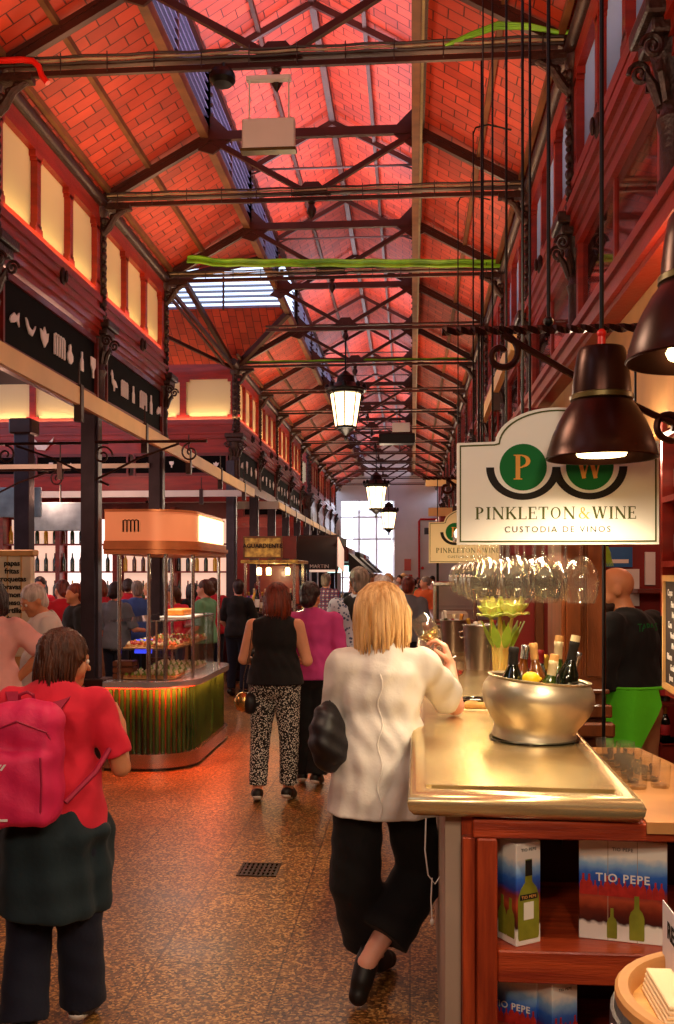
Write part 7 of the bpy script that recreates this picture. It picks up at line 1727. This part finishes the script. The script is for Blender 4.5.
def crowd(x, y, where, rz=None, H=None, top=None, hair=None, pk=None, z=0):
    k = pk if pk is not None else random.randrange(6)
    for dy in (0, .25, -.25, .5, -.5, .75, -.75, 1.0, 1.3, -1.3, 1.7, 2.1, 2.6):
        yy = y + dy; xx = x * yy / y
        if all(math.hypot(xx - a, yy - b) > .56 for a, b in placed) and all(abs(xx - a) > .72 or abs(yy - b) > .6 for a, b in TBL) and not (xx < -1.3 and yy > 17.3 and xx > -2.6) and not (xx < -3 and yy > 15.3): break
    x, y = xx, yy; placed.append((x, y))
    for _ in range(400):
        tp = next(q for q in TOPS if q[1] == top) if top else random.choice(TOPS); hr = next(q for q in HAIR if q[1] == hair) if hair else random.choice(HAIR)
        if (tp[1], hr[1], where) not in used: break
    used.add((tp[1], hr[1], where))
    lg = random.choice(['cloth_denim', 'cloth_black', 'cloth_khaki', 'cloth_brown', 'cloth_navy'])
    r = dup(protos_p[k], (x, y, z), rz if rz is not None else random.uniform(-3.1, 3.1), 'person with %s hair in a %s top %s' % (hr[1], tp[1], where), None)
    s_ = (H or random.uniform(1.56, 1.74)) / 1.68; r.scale = (s_, s_, s_)
    sk = random.choice(['skin', 'skin_tan', 'skin_pink'])
    for c in r.children:
        n = c.name.split('.')[0]; mm = {'body': sk, 'top': tp[0], 'hair': hr[0], 'trousers': lg, 'shoe': 'shoe_black'}.get(n)
        if mm: c.material_slots[0].link = 'OBJECT'; c.material_slots[0].material = MAT[mm]
    return r
random.seed(21)
# standing crowd down the aisle
for i, (u, y) in enumerate([(338, 17.5), (352, 21), (362, 19), (346, 24), (372, 23), (380, 17), (388, 20.5), (366, 27), (377, 30), (395, 16), (399, 25), (357, 31), (404, 30), (388, 33), (410, 21), (343, 29), (413, 27), (422, 24), (425, 18), (432, 29), (371, 34), (349, 34.5), (395, 34.6), (418, 34.5), (334, 21.5), (384, 13.5)]):
    if 336 < 0: continue
    y_ = y; x = max(P3(u, 575, y_).x, -1.0)
    crowd(x, y_, '%s %s' % ('in the nearer aisle crowd' if y < 18 else 'halfway down the aisle' if y < 26 else 'near the doorway', 'right' if u > 380 else 'left'))
# the seated and standing groups on the left
for (u, v, y, top, hair, rz) in [(116, 590, 11.2, 'grey', 'dark', -.4), (137, 590, 11.0, 'blue', 'grey', .3), (173, 594, 12.6, 'red', 'brown', 3.0), (205, 588, 12.0, 'green', 'brown', 1.3), (193, 592, 13.4, 'black', 'black', 1.0), (62, 588, 10.8, 'crimson', 'redbrown', .8), (75, 592, 9.9, 'black', 'auburn', 2.2), (100, 588, 12.8, 'crimson', 'auburn', 1.0),
                                 (40, 585, 12.9, 'red', 'dark', 2.8), (150, 590, 13.8, 'orange', 'blond', 2), (128, 587, 14.3, 'crimson', 'dark', 0), (162, 588, 14.6, 'white', 'grey', 1.4), (212, 586, 14.2, 'crimson', 'brown', .2), (238, 588, 13.0, 'black', 'dark', -.2), (85, 588, 14.5, 'purple', 'dark', 1), (14, 586, 12.0, 'navy', 'brown', 0), (258, 590, 16.6, 'magenta', 'auburn', 0)]:
    hair = {'redbrown': 'red-brown'}.get(hair, hair); x = P3(u, 575, y).x; Z = P3(u, v - 8, y).z
    crowd(x, y, 'among the stalls on the left', rz=rz, H=min(max(Z, 1.45), 1.72), top=top, hair=hair)
crowd(2.6, 8.6, 'behind the bar', top='black', hair='dark')
for p in protos_p:
    for c in list(p.children_recursive): bpy.data.objects.remove(c)
    bpy.data.objects.remove(p)
light('SPOT', (.545, 2.7, 2.0), 26, (1, .78, .5), .04, spot=2.3, blend=.6, to=(.45, 2.9, 1))
light('SPOT', (.655, 2.2, 2.16), 40, (1, .78, .5), .04, spot=2.3, blend=.6, to=(.6, 2.2, 1))
for y in (3.5, 4.3, 5.1): light('AREA', (.41, y, 1.92), 12, (1, .85, .6), .06, sy=.7, to=(.41, y, 0))
light('AREA', (.45, 6.8, 2.2), 6, (1, .8, .5), .2, to=(.4, 6.8, 1))
light('POINT', (1.0, 3.9, 2.85), 5, (1, .6, .3), .08)
light('POINT', (1.05, 4.35, 2.25), 12, (1, .8, .55), .06)  # added light without a fixture, brightens the barman from the front
light('POINT', (1.6, 6.0, 2.4), 18, (1, .5, .3), .12)
light('POINT', (2.4, 3.4, 2.5), 30, (1, .55, .3), .12)
# ================================================================== LIGHT
W_ = bpy.data.worlds.new('world'); SC.world = W_; W_.use_nodes = True
bg = W_.node_tree.nodes['Background']; bg.inputs[0].default_value = (.62, .74, 1.0, 1); bg.inputs[1].default_value = 2.2
WARM = (1, .62, .33); RED = (1, .25, .13); AMB = (1, .74, .5); DAY = (.95, .9, 1)
# area lights added without fixtures to brighten the clay vaults and the lantern roof
for i, y in enumerate([1.7, 3.9, 6.1, 8.3, 10.5, 15, 19.4, 23.8, 28.2, 32.6]):
    for s, x in ((1, XL + .5), (-1, XR - .5)):
        light('AREA', (x + s * .3, y + 1.1, 4.55), 11 if y < 12 else 18, (1, .5, .24), 1.5 if y < 12 else 2.2, sy=.4, to=(x - .1 * s, y + 1.1, 6)).rotation_euler.z += PI / 2 * 0
    light('AREA', (XM, y + 1.1, 5.6), 42, (1, .84, .98), 1.2, to=(XM, y + 1.1, 8), sy=1.6)  # added in place of daylight entering through the louvres
for y0, y1 in LB[1:8]:
    light('AREA', (XL + .075, (y0 + y1) / 2, 4.175), 4.5, (1, .70, .26), 1.9, sy=.03, to=(XL - .05, (y0 + y1) / 2, 4.6))
for k in range(3): light('AREA', (XL - .5 - k * 1.4, 14.92, 4.17), 4, (1, .70, .3), 1.3, sy=.03, to=(XL - .5 - k * 1.4, 15.06, 4.6))
# general light from lanterns, lamps over the stalls and fill added behind the camera
for y, e in ((-1.2, 150), (3.2, 62), (8.0, 48), (12.7, 62), (18, 62), (24, 62), (30, 80)): light('POINT', (XM, y, 3.1), e, (1, .76, .52), .25)
light('POINT', (.45, .2, 2.7), 80, (1, .86, .62), .15)  # unseen fill added near the camera to brighten the bar front
for x, y, e in [(-4.2, 5, 45), (-4.2, 9, 60), (-5, 13, 90), (-4.5, 18, 70), (-4.5, 24, 60), (3, 9, 60), (2.6, 14, 60)]: light('POINT', (x, y, 2.8), e, (1, .5, .34), .25)
